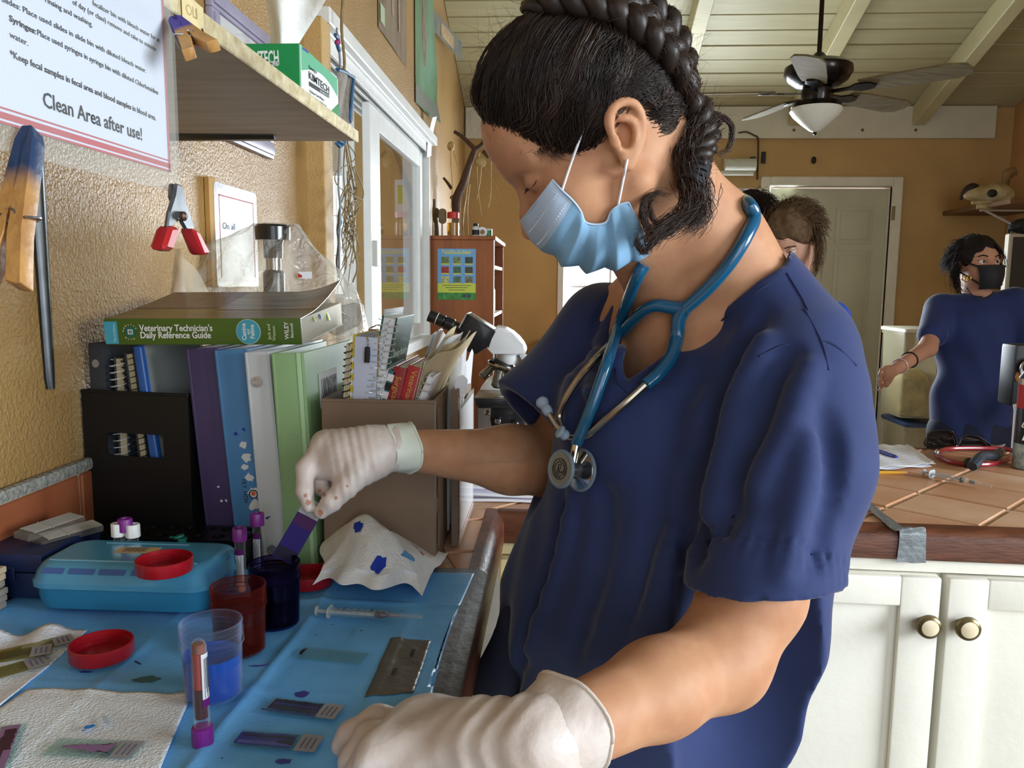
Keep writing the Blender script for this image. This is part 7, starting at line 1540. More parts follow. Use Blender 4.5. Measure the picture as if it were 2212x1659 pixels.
# arms
body.chain([nSh, J(1672, 1090, .765), J(1626, 1280, .735), nEl], [.046, .043, .0445, .0405], .02); body.chain([nEl, nEl*.62+nWr*.38, nWr], [.0405, .0365, .0275], .02)
body.cone(nWr, nWr+nrm(nWr-nEl)*.012, .026, .022, .01); body.chain([fSh, fEl], [.05, .044], .03); body.chain([fEl, fEl*.7+fWr*.3, fWr], [.041, .040, .0215], .025); body.cone(fWr, fWr+nrm(fWr-fEl)*.012, .020, .018, .01)
woman = thing('person', 'woman in navy scrubs with braided dark hair and blue mask staining a slide', 'person', (chest[0], chest[1], 0))
lo = HO-.16; hi = HO+.16
top = body.mesh(np.array([HO[0]-.15, HO[1]-.13, 1.10]), np.array([nSh[0]+.02, fSh[1]+.02, 1.62]), .0023)
def armbox(pts, m): P = np.array(pts); return P.min(0)-m, P.max(0)+m
armN = SDF(); armN.ops = body.ops; a0, a1 = armbox([nSh*.45+nEl*.55, nEl, nWr, nWr+(nWr-nEl)*.2], .052)
sub = [o for o in body.ops if o[2] is not None]
nA = SDF(); nA.chain([nSh, J(1672, 1090, .765), J(1626, 1280, .735), nEl], [.046, .043, .0445, .0405], .02).chain([nEl, nEl*.62+nWr*.38, nWr], [.0405, .0365, .0275], .02).cone(nWr, nWr+nrm(nWr-nEl)*.012, .026, .022, .01)
fA_ = SDF(); fA_.chain([fSh, fEl], [.05, .044], .03).chain([fEl, fEl*.7+fWr*.3, fWr], [.041, .040, .0215], .025).cone(fWr, fWr+nrm(fWr-fEl)*.012, .020, .018, .01)
nm = nA.mesh(*armbox([nSh, nEl, nWr, nWr+(nWr-nEl)*.2], .06), .0035); fm_ = fA_.mesh(*armbox([fSh, fEl, fWr, fWr+nrm(fWr-fEl)*.05], .06), .0035)
# trunk and legs inside the clothes
leg = SDF(); leg.ell(chest+np.array([-.03, 0, -.12]), (.15, .09, .20), TR, .05); pel = chest+FA*.06+np.array([0, 0, -.40]); leg.ell(pel, (.15, .105, .13), TR, .05)
for s in (1, -1):
    h_, k_, a_ = pel+SA*.085*s+np.array([0, 0, -.04]), pel+SA*.09*s+FA*.02+np.array([0, 0, -.32]), None; a_ = np.array([k_[0], k_[1], .09])-FA*.02
    leg.chain([h_, k_, a_], [.075, .05, .036], .03); leg.cone(a_+np.array([0, 0, -.045]), a_+FA*.13+np.array([0, 0, -.06]), .034, .028, .02)
lm = leg.mesh(np.array([pel[0]-.34, pel[1]-.34, 0.0]), np.array([pel[0]+.34, pel[1]+.34, chest[2]+.15]), .008)
body_obj('body', joinVF(top, nm, fm_, lm), m_skin, woman)
# eye details
for s in (1, -1):
    V = [];
    lash = [];
    for i in range(22):
        t = i/21; p = hd(.0855-.0115*t, s*(.021+.026*t), .0080+.001*t); d = nrm(HX*.8-HZ*.75+HY*s*(.1+.5*t)); lash.append([p, p+d*.004, p+d*.008+HZ*.001])
    bro = []
    rr = np.random.default_rng(3)
    for i in range(90):
        t = rr.random(); p = hd(.0925-.024*t**1.3, s*(.012+.038*t), .0265+.006*math.sin(t*2.6)+rr.normal()*.0016); d = nrm(HY*s*.9-HX*.5+HZ*(.5-.9*t)); bro.append([p, p+d*.004, p+d*.0075-HX*.0005])
    V1, F1 = strands(np.array(lash+bro), .00032, .0001); body_obj('brow_and_lashes', (V1, F1), mat('brow_hair', '#241812', .5), woman, it=0, kind='stuff')
# ------------------------------------------------------------------ scrub top
cloth = SDF()
rows = [(880, 1225, 1790, .965), (1060, 1172, 1800, .955), (1180, 1128, 1800, .95), (1300, 1086, 1788, .945), (1450, 1072, 1738, .94), (1550, 1070, 1690, .935), (1659, 1080, 1652, .93), (1760, 1085, 1650, .925)]
zc, cxs, cys, aw = [], [], [], []
for y, xl, xr, d in rows:
    c = J((xl+xr)/2, y, d); zc.append(c[2]); cxs.append(c[0]); cys.append(c[1]); aw.append((xr-xl)/2*d/FPX)
_fx, _sx = abs(FA@RT), abs(SA@RT); _b0 = math.sqrt(_sx**2+(.70*_fx)**2)
for i, (y, xl, xr, d) in enumerate(rows):           # fit each slice so that its outline falls on the garment's outline
    for _ in range(12):
        a_ = aw[i]/_b0; th = np.linspace(0, 2*PI, 60); P_ = np.array([cxs[i], cys[i], zc[i]])+np.outer(np.cos(th)*a_, SA)+np.outer(np.sin(th)*a_*.70, FA); X_ = [proj(q)[0] for q in P_]
        e0, e1 = min(X_)-xl, max(X_)-xr; cxs[i] -= (e0+e1)/2*d/FPX*.8; aw[i] *= 1-.8*(e1-e0)/(xr-xl)
ordr = np.argsort(zc); zc, cxs, cys, aw = [np.array(a)[ordr] for a in (zc, cxs, cys, aw)]
fx_, sx_ = abs(FA@RT), abs(SA@RT); base = np.sqrt((1.0*sx_)**2+(.70*fx_)**2)
def trunk(p):
    z = p[..., 2]; cx, cy, w = np.interp(z, zc, cxs), np.interp(z, zc, cys), np.interp(z, zc, aw)
    a = w/base; b = a*.70; q = np.stack([p[..., 0]-cx, p[..., 1]-cy], -1); u, v = q@SA[:2], q@FA[:2]; k = np.sqrt((u/a)**2+(v/b)**2+1e-9)
    d = (k-1)*np.minimum(a, b)*.95; top_ = z-(zc[-1]+.0); return np.maximum(d, top_*.9)
HEMZ = CT-.235
cloth.func(trunk, (cxs.min()-.3, cys.min()-.3, HEMZ-.02), (cxs.max()+.3, cys.max()+.3, zc[-1]+.02), .0)
cloth.ell(chest+np.array([0, 0, .055])+FA*.005, (.170, .118, .150), TR, .07)
cloth.cone(J(1560, 540, .888), J(1715, 745, .835), .050, .062, .04); cloth.cone(J(1440, 690, .985), J(1318, 726, 1.04), .050, .064, .04)
nHem, fHem = J(1650, 1262, .730), J(1150, 902, 1.02)
cloth.chain([J(1706, 850, .803), J(1706, 1000, .775), nHem, nHem+(nHem-nSh)*.25], [.0755, .0725, .0620, .0635], .03)
cloth.chain([J(1310, 735, 1.045), fHem, fHem+(fHem-fSh)*.3], [.067, .056, .058], .03)
cloth.ell(J(1330, 900, .885), (.07, .05, .075), TR, .05); cloth.ell(J(1560, 960, .855), (.075, .05, .085), TR, .05)   # bust
# creases: soft ridges and valleys along lines read from the photograph
trace = SDF(); trace.ops = list(cloth.ops)
def crease(pts, r, depth, op='sub', k=.016):
    depth = depth*.55; r = r*.85
    P = [trace.hit(*p) for p in pts]; V_ = nrm(CAM-P[len(P)//2]); P = [p+nrm(CAM-p)*((r-depth) if op == 'sub' else -(r-depth)) for p in P]; P = spline(P, 3); cloth.chain(P, [r]*len(P), k, op)
for pts, r, dp in (([(1610, 770), (1560, 850), (1530, 960), (1515, 1100), (1500, 1200)], .010, .008), ([(1700, 760), (1640, 900), (1590, 1030), (1560, 1130)], .012, .009), ([(1500, 1000), (1470, 1150), (1420, 1300)], .012, .006),
                   ([(1330, 640), (1290, 720), (1255, 830), (1235, 930)], .008, .006), ([(1380, 620), (1320, 720), (1285, 820)], .007, .005), ([(1220, 1100), (1180, 1250), (1120, 1420), (1090, 1560)], .010, .006), ([(1300, 1080), (1280, 1250), (1240, 1400)], .012, .006), ([(1420, 1050), (1400, 1180), (1370, 1320)], .010, .004),
                   ([(1790, 900), (1800, 1050), (1770, 1200)], .010, .005), ([(1490, 820), (1450, 900), (1440, 980)], .010, .004), ([(1640, 680), (1600, 740), (1570, 790)], .009, .005), ([(1560, 1400), (1480, 1500), (1400, 1560)], .010, .006)):
    crease(pts, r, dp)
for pts, r, dp in (([(1650, 740), (1600, 860), (1560, 990), (1535, 1110)], .010, .006), ([(1745, 800), (1700, 920), (1640, 1050)], .010, .006), ([(1240, 1080), (1210, 1230), (1150, 1400)], .010, .006), ([(1360, 640), (1300, 740), (1270, 850)], .008, .005), ([(1740, 960), (1720, 1100), (1690, 1240)], .010, .005), ([(1460, 1150), (1430, 1280), (1380, 1420)], .010, .005)):
    crease(pts, r, dp, 'add', .014)
def folds(p):
    q = (p-chest)@TR; s_ = q[..., 0]*1.0+q[..., 1]*.8; z = q[..., 2]; low = np.clip((-.02-z)/.25, 0, 1)
    return -(.0030*np.sin(s_*52+2.2*np.sin(z*9)+z*14)*low+.0016*np.sin(s_*31-z*38+1.5*np.sin(z*17))*(.5+.5*low)+.0010*np.sin(q[..., 0]*90+z*40))
cloth.warp(folds)
# hem pleats on the near sleeve
sd_ = nrm(nHem-nSh)
def sleeve_hem(p):
    t = (p-nHem)@sd_; ang = np.arctan2((p-nHem)@np.cross(sd_, FW), (p-nHem)@FW); w = np.exp(-((t+.020)/.014)**2)*(np.linalg.norm(p-nHem-t[..., None]*sd_, axis=-1) < .10); w2 = np.exp(-((t+.024)/.0022)**2)*(np.linalg.norm(p-nHem-t[..., None]*sd_, axis=-1) < .10); return .0014*np.sin(ang*34)*w+.0022*w2
cloth.warp(sleeve_hem)
# openings: sleeve ends, bottom hem, hollow inside, V neck
inner = SDF(); inner.chain([nSh, nHem+(nHem-nSh)*.3], [.060, .0615], 0).chain([fSh, fHem+(fHem-fSh)*.6], [.045, .053], 0)
cutN = lambda p: np.where(np.linalg.norm(p-(nHem+sd_*.2), axis=-1) < .30, (p-nHem)@sd_, -1.0)
fd_ = nrm(fHem-fSh)
def halfcap(o, d, R):                                # an infinite-ish cylinder beyond the hem, used to trim the sleeve
    def f(p): t = (p-o)@d; r = np.linalg.norm(p-o-t[..., None]*d, axis=-1); return np.maximum(-t, r-R)
    return f
cloth.func(halfcap(nHem, nrm(sd_*.3+np.array([.12, 0, -.7])), .088), nHem-.25, nHem+.25, .002, 'sub'); cloth.func(halfcap(fHem, fd_, .085), fHem-.2, fHem+.2, .002, 'sub')
cloth.cone(nSh*.15+nHem*.85, nHem+sd_*.06, .052, .0595, .002, 'sub'); cloth.cone(fSh*.15+fHem*.85, fHem+fd_*.06, .046, .054, .002, 'sub')
cloth.plane((0, 0, HEMZ), (0, 0, -1))
def shape_px(p):
    """photo-plane position of world points"""
    v = p-CAM; d = v@FW; return np.stack([CX+FPX*(v@RT)/d, CY-FPX*(v@UP)/d], -1)
# V neck: the opening follows the collar line down the chest and stops at the nape
def poly_sd(q, P):
    """signed distance of 2-D points to a polygon (negative inside)"""
    P = np.asarray(P, float); n = len(P); d = np.full(q.shape[:-1], 1e18); s_ = np.ones(q.shape[:-1])
    for i in range(n):
        a, b = P[i], P[i-1]; e = b-a; w = q-a; t = np.clip((w@e)/(e@e), 0, 1); r = w-t[..., None]*e; d = np.minimum(d, (r*r).sum(-1))
        c1 = q[..., 1] >= a[1]; c2 = q[..., 1] < b[1]; c3 = e[0]*w[..., 1] > e[1]*w[..., 0]; al = (c1 & c2 & c3) | (~c1 & ~c2 & ~c3); s_ = np.where(al, -s_, s_)
    return s_*np.sqrt(d)
VP = [(1352, 824), (1420, 778), (1500, 716), (1580, 655), (1640, 606), (1694, 572), (1730, 480), (1500, 360), (1380, 480), (1392, 600), (1368, 690), (1344, 790)]
def vneck(p):
    v = p-CAM; d = v@FW; q = np.stack([CX+FPX*(v@RT)/d, CY-FPX*(v@UP)/d], -1); return np.maximum(poly_sd(q, VP)*(.9/FPX), d-1.04)
cloth.func(vneck, HO+(-.1, -.3, -.42), HO+(.42, .4, .2), .003, 'sub')
bodyin = SDF(); bodyin.ops = list(body.ops)
clo_lo = np.array([min(cxs.min()-.25, fHem[0]-.1), cys.min()-.26, HEMZ-.02]); clo_hi = np.array([nSh[0]+.12, fSh[1]+.14, max(nSh[2], fSh[2])+.13])
m_scrub = mat('navy_scrub_cotton', '#2a3763', .75, spec=.25, noise=(18, .10), bump=(700, .12, .002), sheen=.25)
body_obj('scrub_top', cloth.mesh(clo_lo, clo_hi, .0043), m_scrub, woman, it=2)
# neckband along the V, shoulder and armhole seams
scr = SDF(); scr.ops = list(cloth.ops); m_seam = mat('navy_seam', '#1c2856', .8)
def seam(pts, r, name='seam', m=m_seam, sdf=None): P = [(sdf or scr).hit(*p) for p in pts]; P = spline(P, 5); obj(name, tube(P, r, 8), m, woman, world=True)
seam([(1738, 668), (1775, 740), (1790, 800)], .0012); seam([(1640, 770), (1700, 745), (1790, 740), (1850, 790)], .0012)
seam([(1704, 592), (1640, 626), (1580, 676), (1500, 738), (1420, 800), (1353, 848)], .0010); seam([(1353, 848), (1330, 800), (1350, 705), (1372, 645)], .0010)
seam([(1700, 590), (1730, 640), (1745, 670)], .0011)
# ------------------------------------------------------------------ trousers and shoes
tr_ = SDF(); tr_.ell(pel+np.array([0, 0, .02]), (.170, .125, .15), TR, .05); tr_.chain([J(1110, 1340, .955), J(1098, 1480, .945), J(1104, 1640, .94)], [.020, .033, .04], .04)
for s in (1, -1):
    h_ = pel+SA*.085*s+np.array([0, 0, -.04]); k_ = pel+SA*.09*s+FA*.02+np.array([0, 0, -.32]); a_ = np.array([k_[0], k_[1], .06])-FA*.02; tr_.chain([h_, k_, a_], [.092, .075, .072], .03)
tr_.plane((0, 0, .05), (0, 0, -1)); m_trou = mat('dark_navy_trousers', '#141a33', .8, noise=(14, .15))
body_obj('trousers', tr_.mesh(np.array([pel[0]-.34, pel[1]-.34, 0.02]), np.array([pel[0]+.34, pel[1]+.34, CT+.05]), .008), m_trou, woman)
for s in (1, -1):
    k_ = pel+SA*.09*s; a_ = np.array([k_[0], k_[1], 0]); sh_ = SDF().chain([a_-FA*.05+(0, 0, .045), a_+FA*.06+(0, 0, .04), a_+FA*.16+(0, 0, .032)], [.045, .044, .034], .02); sh_.plane((0, 0, .002), (0, 0, -1))
    body_obj('shoe', sh_.mesh(a_-.22, a_+.22, .006), mat('black_shoe', '#17181a', .5), woman)
# dark bulge of the trousers reaches past the top's front edge
# ------------------------------------------------------------------ blue surgical mask
def hplane(px, py, yoff):
    """sight line meets the head's side plane at lateral offset yoff"""
    r = ray(px, py); o = HO+HY*yoff; t = ((o-CAM)@HY)/(r@HY); return CAM+r*t
def mask():
    side_px = [(1193, 389), (1214, 411), (1238, 434), (1254, 456), (1264, 479), (1286, 485), (1309, 480), (1320, 458), (1338, 443), (1358, 437)]
    cen_px = [(1123, 476), (1141, 510), (1166, 538), (1195, 560), (1228, 574), (1262, 582), (1296, 585), (1330, 581), (1364, 568), (1397, 552)]
    sd = spline([hloc(body.hit(*p, off=.0035)) for i, p in enumerate(side_px)], 6); cn = spline([hloc(hplane(*p, .0)) for p in cen_px], 6); n = len(sd)-1; m = 26
    def pos(i, t):                      # t: -1 far side .. 0 centre line .. 1 near side
        a = abs(t)*PI/2; w = 1-math.cos(a)**1.25; p = cn[i]*(1-w)+sd[i]*w; y = sd[i][1]*math.sin(a)*(1 if t >= 0 else -1); return np.array([p[0], y, p[2]])
    V = [];
    for i in range(n+1):
        s_ = i/n
        for j in range(-m, m+1):
            t = j/m; p = pos(i, t); out = nrm(np.array([.6*(1-abs(t)), 1.0*t, -.25*s_])); pl = 0
            if s_ > .22: k = (s_-.22)/.78*4.2; fr = k-math.floor(k); pl = .0085*(abs(fr-.5)*2-.5)*min(1, (s_-.22)*6)*min(1, (1.02-s_)*6)*(1-.9*abs(t)**3)
            V.append(hd(*(p+out*(pl+.0012*math.sin(t*9+s_*14)))))
    W_ = 2*m+1; F = [(i*W_+j, i*W_+j+1, (i+1)*W_+j+1, (i+1)*W_+j) for i in range(n) for j in range(W_-1)]
    blue = mat('blue_mask_fabric', '#86b3d6', .75, noise=(30, .05), bump=(900, .25, .001), sss=0); pale = mat('pale_blue_mask_edge', '#b4c9e2', .75, bump=(900, .2, .001))
    Va = np.array(V); cI = Va.mean(0); th = .0008
    k = thing('face_mask', None, None); bpy.data.objects.remove(k)
    split = int(n*.235); rows = lambda a, b: ([v for v in V[a*W_:(b+1)*W_]], [(i*W_+j, i*W_+j+1, (i+1)*W_+j+1, (i+1)*W_+j) for i in range(b-a) for j in range(W_-1)])
    def thick(S):
        v = np.array(S[0]); f = S[1]; nn = len(v); inn = v+(HO+HX*.03-HZ*.03-v)/np.linalg.norm(HO-v, axis=1)[:, None]*th; return np.concatenate([v, inn]), f+[tuple(q+nn for q in g[::-1]) for g in f]
    mk = obj('face_mask', thick(rows(split, n)), blue, woman, world=True, angle=1.2); obj('nose_band', thick(rows(0, split)), pale, mk, world=True, angle=1.2)
    edge = lambda i: [hd(*(pos(i, j/m)*1.0)) for j in range(-m, m+1)]
    obj('edge_binding', cat(tube(edge(0), .0007, 5), tube(edge(n), .0007, 5), tube([hd(*pos(i, 1)) for i in range(n+1)], .0012, 5)), pale, mk, world=True)
    # stitched dots
    D = []
    for s_, cnt in ((.10, 22), (.20, 22)):
        i = int(s_*n)
        for j in range(cnt): D.append(ball(hd(*(pos(i, .12+.80*j/cnt)))+nrm(CAM-HO)*.0006, .0007, 6, 4))
    obj('weld_dots', cat(*D), mat('weld_white', '#d9e4f0', .6), mk, world=True)
    lp = mat('white_elastic', '#e6eaf2', .7)
    for pts in (([(1214+56*t/9, 411-153*t/9-6*math.sin(t/9*PI)) for t in range(10)], 1), ([(1335+20*t/9, 444-100*t/9) for t in range(10)], 0)):
        P = [body.hit(*q, off=.0022+(.020*max(0, i/9-.35)*(1-(i/9)**6) if pts[1] else 0)) for i, q in enumerate(pts[0])]; obj('ear_loop', tube(spline(P, 3), .0018, 8, flat=.7), lp, mk, world=True)
mask()
# ------------------------------------------------------------------ hair: scalp layer, strands, braids, tie and curls
m_hair = mat('dark_brown_hair', '#1b1310', .46, spec=.45, noise=(60, .4), col2='#2a1d17'); m_hair2 = mat('highlit_brown_hair', '#3a2820', .45, spec=.5)  # second, lighter brown paints the shine of the hair into some strands
hl_px = [(1040, 232, .004), (1056, 258, .02), (1085, 276, .034), (1120, 288, .045), (1160, 300, .053), (1200, 316, .059), (1236, 334, .063), (1258, 326, .067), (1268, 290, .070), (1268, 248, .072), (1290, 210, .073), (1330, 190, .073), (1370, 196, .073), (1398, 230, .071), (1420, 278, .068), (1442, 326, .064), (1466, 372, .060), (1490, 410, .055)]
hl3 = np.array([hloc(hplane(x, y, o)) for x, y, o in hl_px])
HP = [(p[0], p[2]) for p in hl3]+[(-.16, -.02), (-.20, .1), (-.10, .24), (.10, .22), (.16, .12), (.11, .07)]
HC, HRD = np.array([-.008, 0, .046]), np.array([.0985, .0775, .0890])
def hair_fn(p):
    q = hloc(p) if p.ndim == 1 else (p-HO)@HR; u = q-HC; k0 = np.linalg.norm(u/HRD, axis=-1); k1 = np.linalg.norm(u/(HRD*HRD), axis=-1); d = k0*(k0-1)/np.maximum(k1, 1e-9)-.0035
    d -= .0012*np.sin(np.arctan2(q[..., 2]-.02, q[..., 0]+.06)*95+q[..., 1]*60); reg = poly_sd(np.stack([q[..., 0], q[..., 2]], -1), HP); return np.maximum(d, reg*.55+.0030+.0006*np.sin(q[..., 0]*900+q[..., 2]*500))
hs = SDF(); hs.func(hair_fn, HO-.16, HO+.16, 0)
hair = body_obj('hair', hs.mesh(HO-.145, HO+.155, .0026), m_hair, woman, it=2)
def on_head(q, h):
    """push a head-space point onto the scalp ellipsoid, h above it"""
    u = q-HC; k = np.linalg.norm(u/(HRD+h), axis=-1, keepdims=True); return HC+u/np.maximum(k, 1e-6)
hr = np.random.default_rng(12)
near_px = [(1130, 22), (1200, -8), (1290, 2), (1365, 34), (1425, 86), (1470, 146), (1502, 212), (1520, 272), (1518, 326), (1502, 362)]
def hit_head(px, py, h):
    r = ray(px, py); best = None; t0 = .55
    for t in np.linspace(.60, .95, 240):
        q = hloc(CAM+r*t); k = np.linalg.norm((q-HC)/(HRD+h))
        if best is None or k < best[0]: best = (k, t, q)
        if k <= 1: return q
    q = best[2]; return on_head(q[None], h)[0] if best[0] < 1.25 else q
bp = [hit_head(x, y, .014) for x, y in near_px[:7]]
tailp = [hloc(J(1519, 272, .782)), hloc(J(1517, 326, .772)), hloc(J(1502, 362, .764))]
BR1 = spline(bp+tailp, 8); far_px = [(1180, -60), (1290, -62), (1390, -22), (1455, 45), (1500, 120), (1528, 190)]
BR2 = spline([on_head((hit_head(x, y, .012)*np.array([1, 0, 1])+np.array([0, -.006, 0]))[None], .013)[0] for x, y in far_px]+[hloc(J(1530, 262, .80)), hloc(J(1525, 320, .79)), hloc(J(1508, 362, .775))], 8)
def braid(path, turns, A, B, r, nh, seed, r_end=.6, name='braid'):
    g = np.random.default_rng(seed); n = 150; t = np.linspace(0, 1, n); P = np.stack([np.interp(t*(len(path)-1), np.arange(len(path)), path[:, k]) for k in range(3)], 1)
    tg = np.gradient(P, axis=0); tg /= np.linalg.norm(tg, axis=1)[:, None]; nm_ = P-HC; nm_ -= (nm_*tg).sum(1)[:, None]*tg; nm_ /= np.linalg.norm(nm_, axis=1)[:, None]; sd = np.cross(tg, nm_); S, hairs = [], []
    env = np.minimum(1, t*6+.35)*(1-(1-r_end)*t)
    for k in range(3):
        ph = 2*PI*(turns*t+k/3); C = P+(sd*(A*np.sin(ph))[:, None]+nm_*(B*np.sin(2*ph))[:, None])*env[:, None]
        S.append(tube([hd(*c) for c in C], r*env, 10)); ct = np.gradient(C, axis=0); ct /= np.linalg.norm(ct, axis=1)[:, None]; e1 = np.cross(ct, nm_); e2 = np.cross(ct, e1)
        for q in range(nh):
            a = g.random()*2*PI; tw = g.normal()*1.2; rr_ = r*(1.0+.14*g.random()); ang = a+tw*t; H_ = C+(e1*np.cos(ang)[:, None]+e2*np.sin(ang)[:, None])*(rr_*env)[:, None]+g.normal(size=3)*.0004
            i0 = g.integers(0, n-50); hairs.append([hd(*h) for h in H_[i0:i0+50:4]])
    b = obj(name, cat(*S), m_hair, hair, world=True, angle=None); V, F = strands(np.array(hairs), .00038, .00022); body_obj('braid_hairs', (V, F), m_hair2, hair, it=0, kind='stuff'); return b
braid(BR1, 5.2, .0135, .0065, .0112, 190, 2); braid(BR2, 5.0, .0125, .006, .0105, 120, 5)
# strands combed from the hairline to the braid
PA, PA2 = [], []
hlS = spline([p for p in hl3], 8); nB = len(BR1)
for lock in range(330):
    u0 = hr.random(); b0 = hr.normal()*.05; a00 = hr.random()*.6 if hr.random() < .72 else 0.0; bow0 = np.clip(hr.normal()*.006, -.009, .009); lift = abs(hr.normal())*.0030; ln = .45+.55*hr.random(); wav = hr.normal()*.0022; wf = 5+5*hr.random()
    for i in range(17):
        u = np.clip(u0+hr.normal()*.010, 0, .999); st = hlS[int(u*len(hlS))]+hr.normal(size=3)*np.array([.0035, .001, .0035]); st = on_head(st[None], .001)[0]
        bt = np.clip(.02+u*.80+b0+hr.normal()*.012, 0, .86); en = BR1[int(bt*(nB-1))]; a0 = a00+hr.random()*.05
        tt = np.linspace(a0, min(1, a0+ln), 11); bow = bow0+hr.normal()*.0012; side = np.cross(en-st, np.array([0, 1, .2])); side = side/max(np.linalg.norm(side), 1e-6)
        q = st[None]*(1-tt[:, None])+en[None]*tt[:, None]+side[None]*(bow*np.sin(tt*PI)+wav*np.sin(tt*wf*PI))[:, None]; h = .0040+lift*np.sin(np.linspace(0, PI, 11))+.0035*np.sin(tt*PI)+abs(hr.normal())*.0008; h = np.where(tt > .9, h+.004, h)*np.clip(tt*7+.25, 0, 1)
        u_ = q-HC; k = np.linalg.norm(u_/(HRD[None]+h[:, None]), axis=1, keepdims=True); q = HC+u_/k; (PA2 if lock % 4 == 0 else PA).append(HO+q@HR.T)
V, F = strands(np.array(PA2), .00048, .00022); body_obj('combed_strands', (V, F), m_hair2, hair, it=0, kind='stuff')
V, F = strands(np.array(PA), .00042, .00020); body_obj('combed_strands', (V, F), m_hair, hair, it=0, kind='stuff')
# baby hairs at the temple and stray flyaways
PB = []
for i in range(420):
    u = .04+.27*hr.random(); st = on_head(hlS[int(u*(len(hlS)-1))][None], .0015)[0]; d = nrm(np.array([.5+hr.normal()*.4, .15, -.8+hr.normal()*.3])); L = .008+.018*hr.random(); cv = nrm(np.array([-.9, .1, .2]))*(.5+hr.random()); tt = np.linspace(0, 1, 7)
    q = st[None]+d[None]*(L*tt)[:, None]+cv[None]*(L*.55*tt**2)[:, None]; PB.append(HO+q@HR.T)
for i in range(260):
    w = hr.random(); q0 = BR1[int(w*(nB-1))] if hr.random() < .6 else on_head(np.array([[hr.normal()*.06, .02+.03*hr.random(), .12]]), .004)[0]; d = nrm(q0-HC+hr.normal(size=3)*.05); tt = np.linspace(0, 1, 7); L = .010+.022*hr.random(); sw = nrm(np.cross(d, hr.normal(size=3))); q = q0[None]+d[None]*(.012+L*tt*.6)[:, None]+sw[None]*(L*tt**1.4)[:, None]; PB.append(HO+q@HR.T)
V, F = strands(np.array(PB), .00014, .00006); body_obj('stray_hairs', (V, F), m_hair2, hair, it=0, kind='stuff')
# hair tie
def tie():
    a, b = J(1507, 352, .768), J(1494, 396, .762); d = nrm(b-a); S = []
    for k in range(7):
        c = a+(b-a)*(k/6); e1 = nrm(np.cross(d, FW)+.1*hr.normal(size=3)); e2 = np.cross(d, e1); S.append(tube([c+.0118*(e1*math.cos(t)+e2*math.sin(t))+d*.002*math.sin(2*t+k) for t in np.linspace(0, 2*PI, 22)], .0026, 7))
    obj('hair_tie', cat(*S), mat('black_elastic', '#1b1d22', .7), hair, world=True)
tie()
def curl_bunch(pts, n, spread, r, seed, m=None, K=26, fan=1.0):
    g = np.random.default_rng(seed); base_ = spline([J(*p) for p in pts], 8); t = np.linspace(0, 1, K); C = np.stack([np.interp(t*(len(base_)-1), np.arange(len(base_)), base_[:, k]) for k in range(3)], 1); out = []
    for i in range(n):
        o = g.normal(size=3)*spread; o2 = g.normal(size=3)*spread*fan; cut = .6+.4*g.random(); tt = t*cut; Cc = np.stack([np.interp(tt*(K-1), np.arange(K), C[:, k]) for k in range(3)], 1); out.append(Cc+o[None]*(1-tt[:, None])+o2[None]*tt[:, None]+.0010*np.sin(tt*18+i)[:, None]*g.normal(size=3)[None])
    return np.array(out)
cb_ = [curl_bunch([(1497, 385, .765), (1506, 420, .762), (1512, 448, .760), (1500, 474, .758), (1470, 492, .756)], 420, .0075, 0, 1), curl_bunch([(1497, 392, .765), (1496, 430, .76), (1478, 462, .757), (1440, 486, .754), (1408, 512, .752), (1390, 530, .752)], 300, .0055, 0, 2), curl_bunch([(1480, 470, .757), (1440, 505, .752), (1405, 500, .75), (1388, 465, .75), (1394, 432, .75), (1425, 416, .752), (1452, 424, .755)], 90, .0022, 0, 3), curl_bunch([(1470, 480, .757), (1428, 490, .752), (1408, 470, .75), (1404, 440, .751), (1420, 425, .752)], 60, .0018, 0, 4),
       curl_bunch([(1440, 490, .755), (1410, 525, .752), (1390, 545, .752), (1376, 520, .752), (1378, 500, .752)], 60, .0020, 0, 5), curl_bunch([(1515, 300, .775), (1545, 255, .78), (1572, 262, .782), (1582, 290, .782), (1572, 322, .78), (1548, 335, .778)], 50, .0018, 0, 6), curl_bunch([(1480, 300, .768), (1462, 330, .765), (1470, 370, .764), (1490, 395, .765)], 70, .0030, 0, 7), curl_bunch([(1520, 270, .78), (1500, 300, .77), (1490, 340, .766), (1500, 372, .765)], 260, .0080, 0, 8)]
for L in cb_: V, F = strands(L, .00040, .00018); body_obj('curl', (V, F), m_hair2, hair, it=0, kind='stuff')
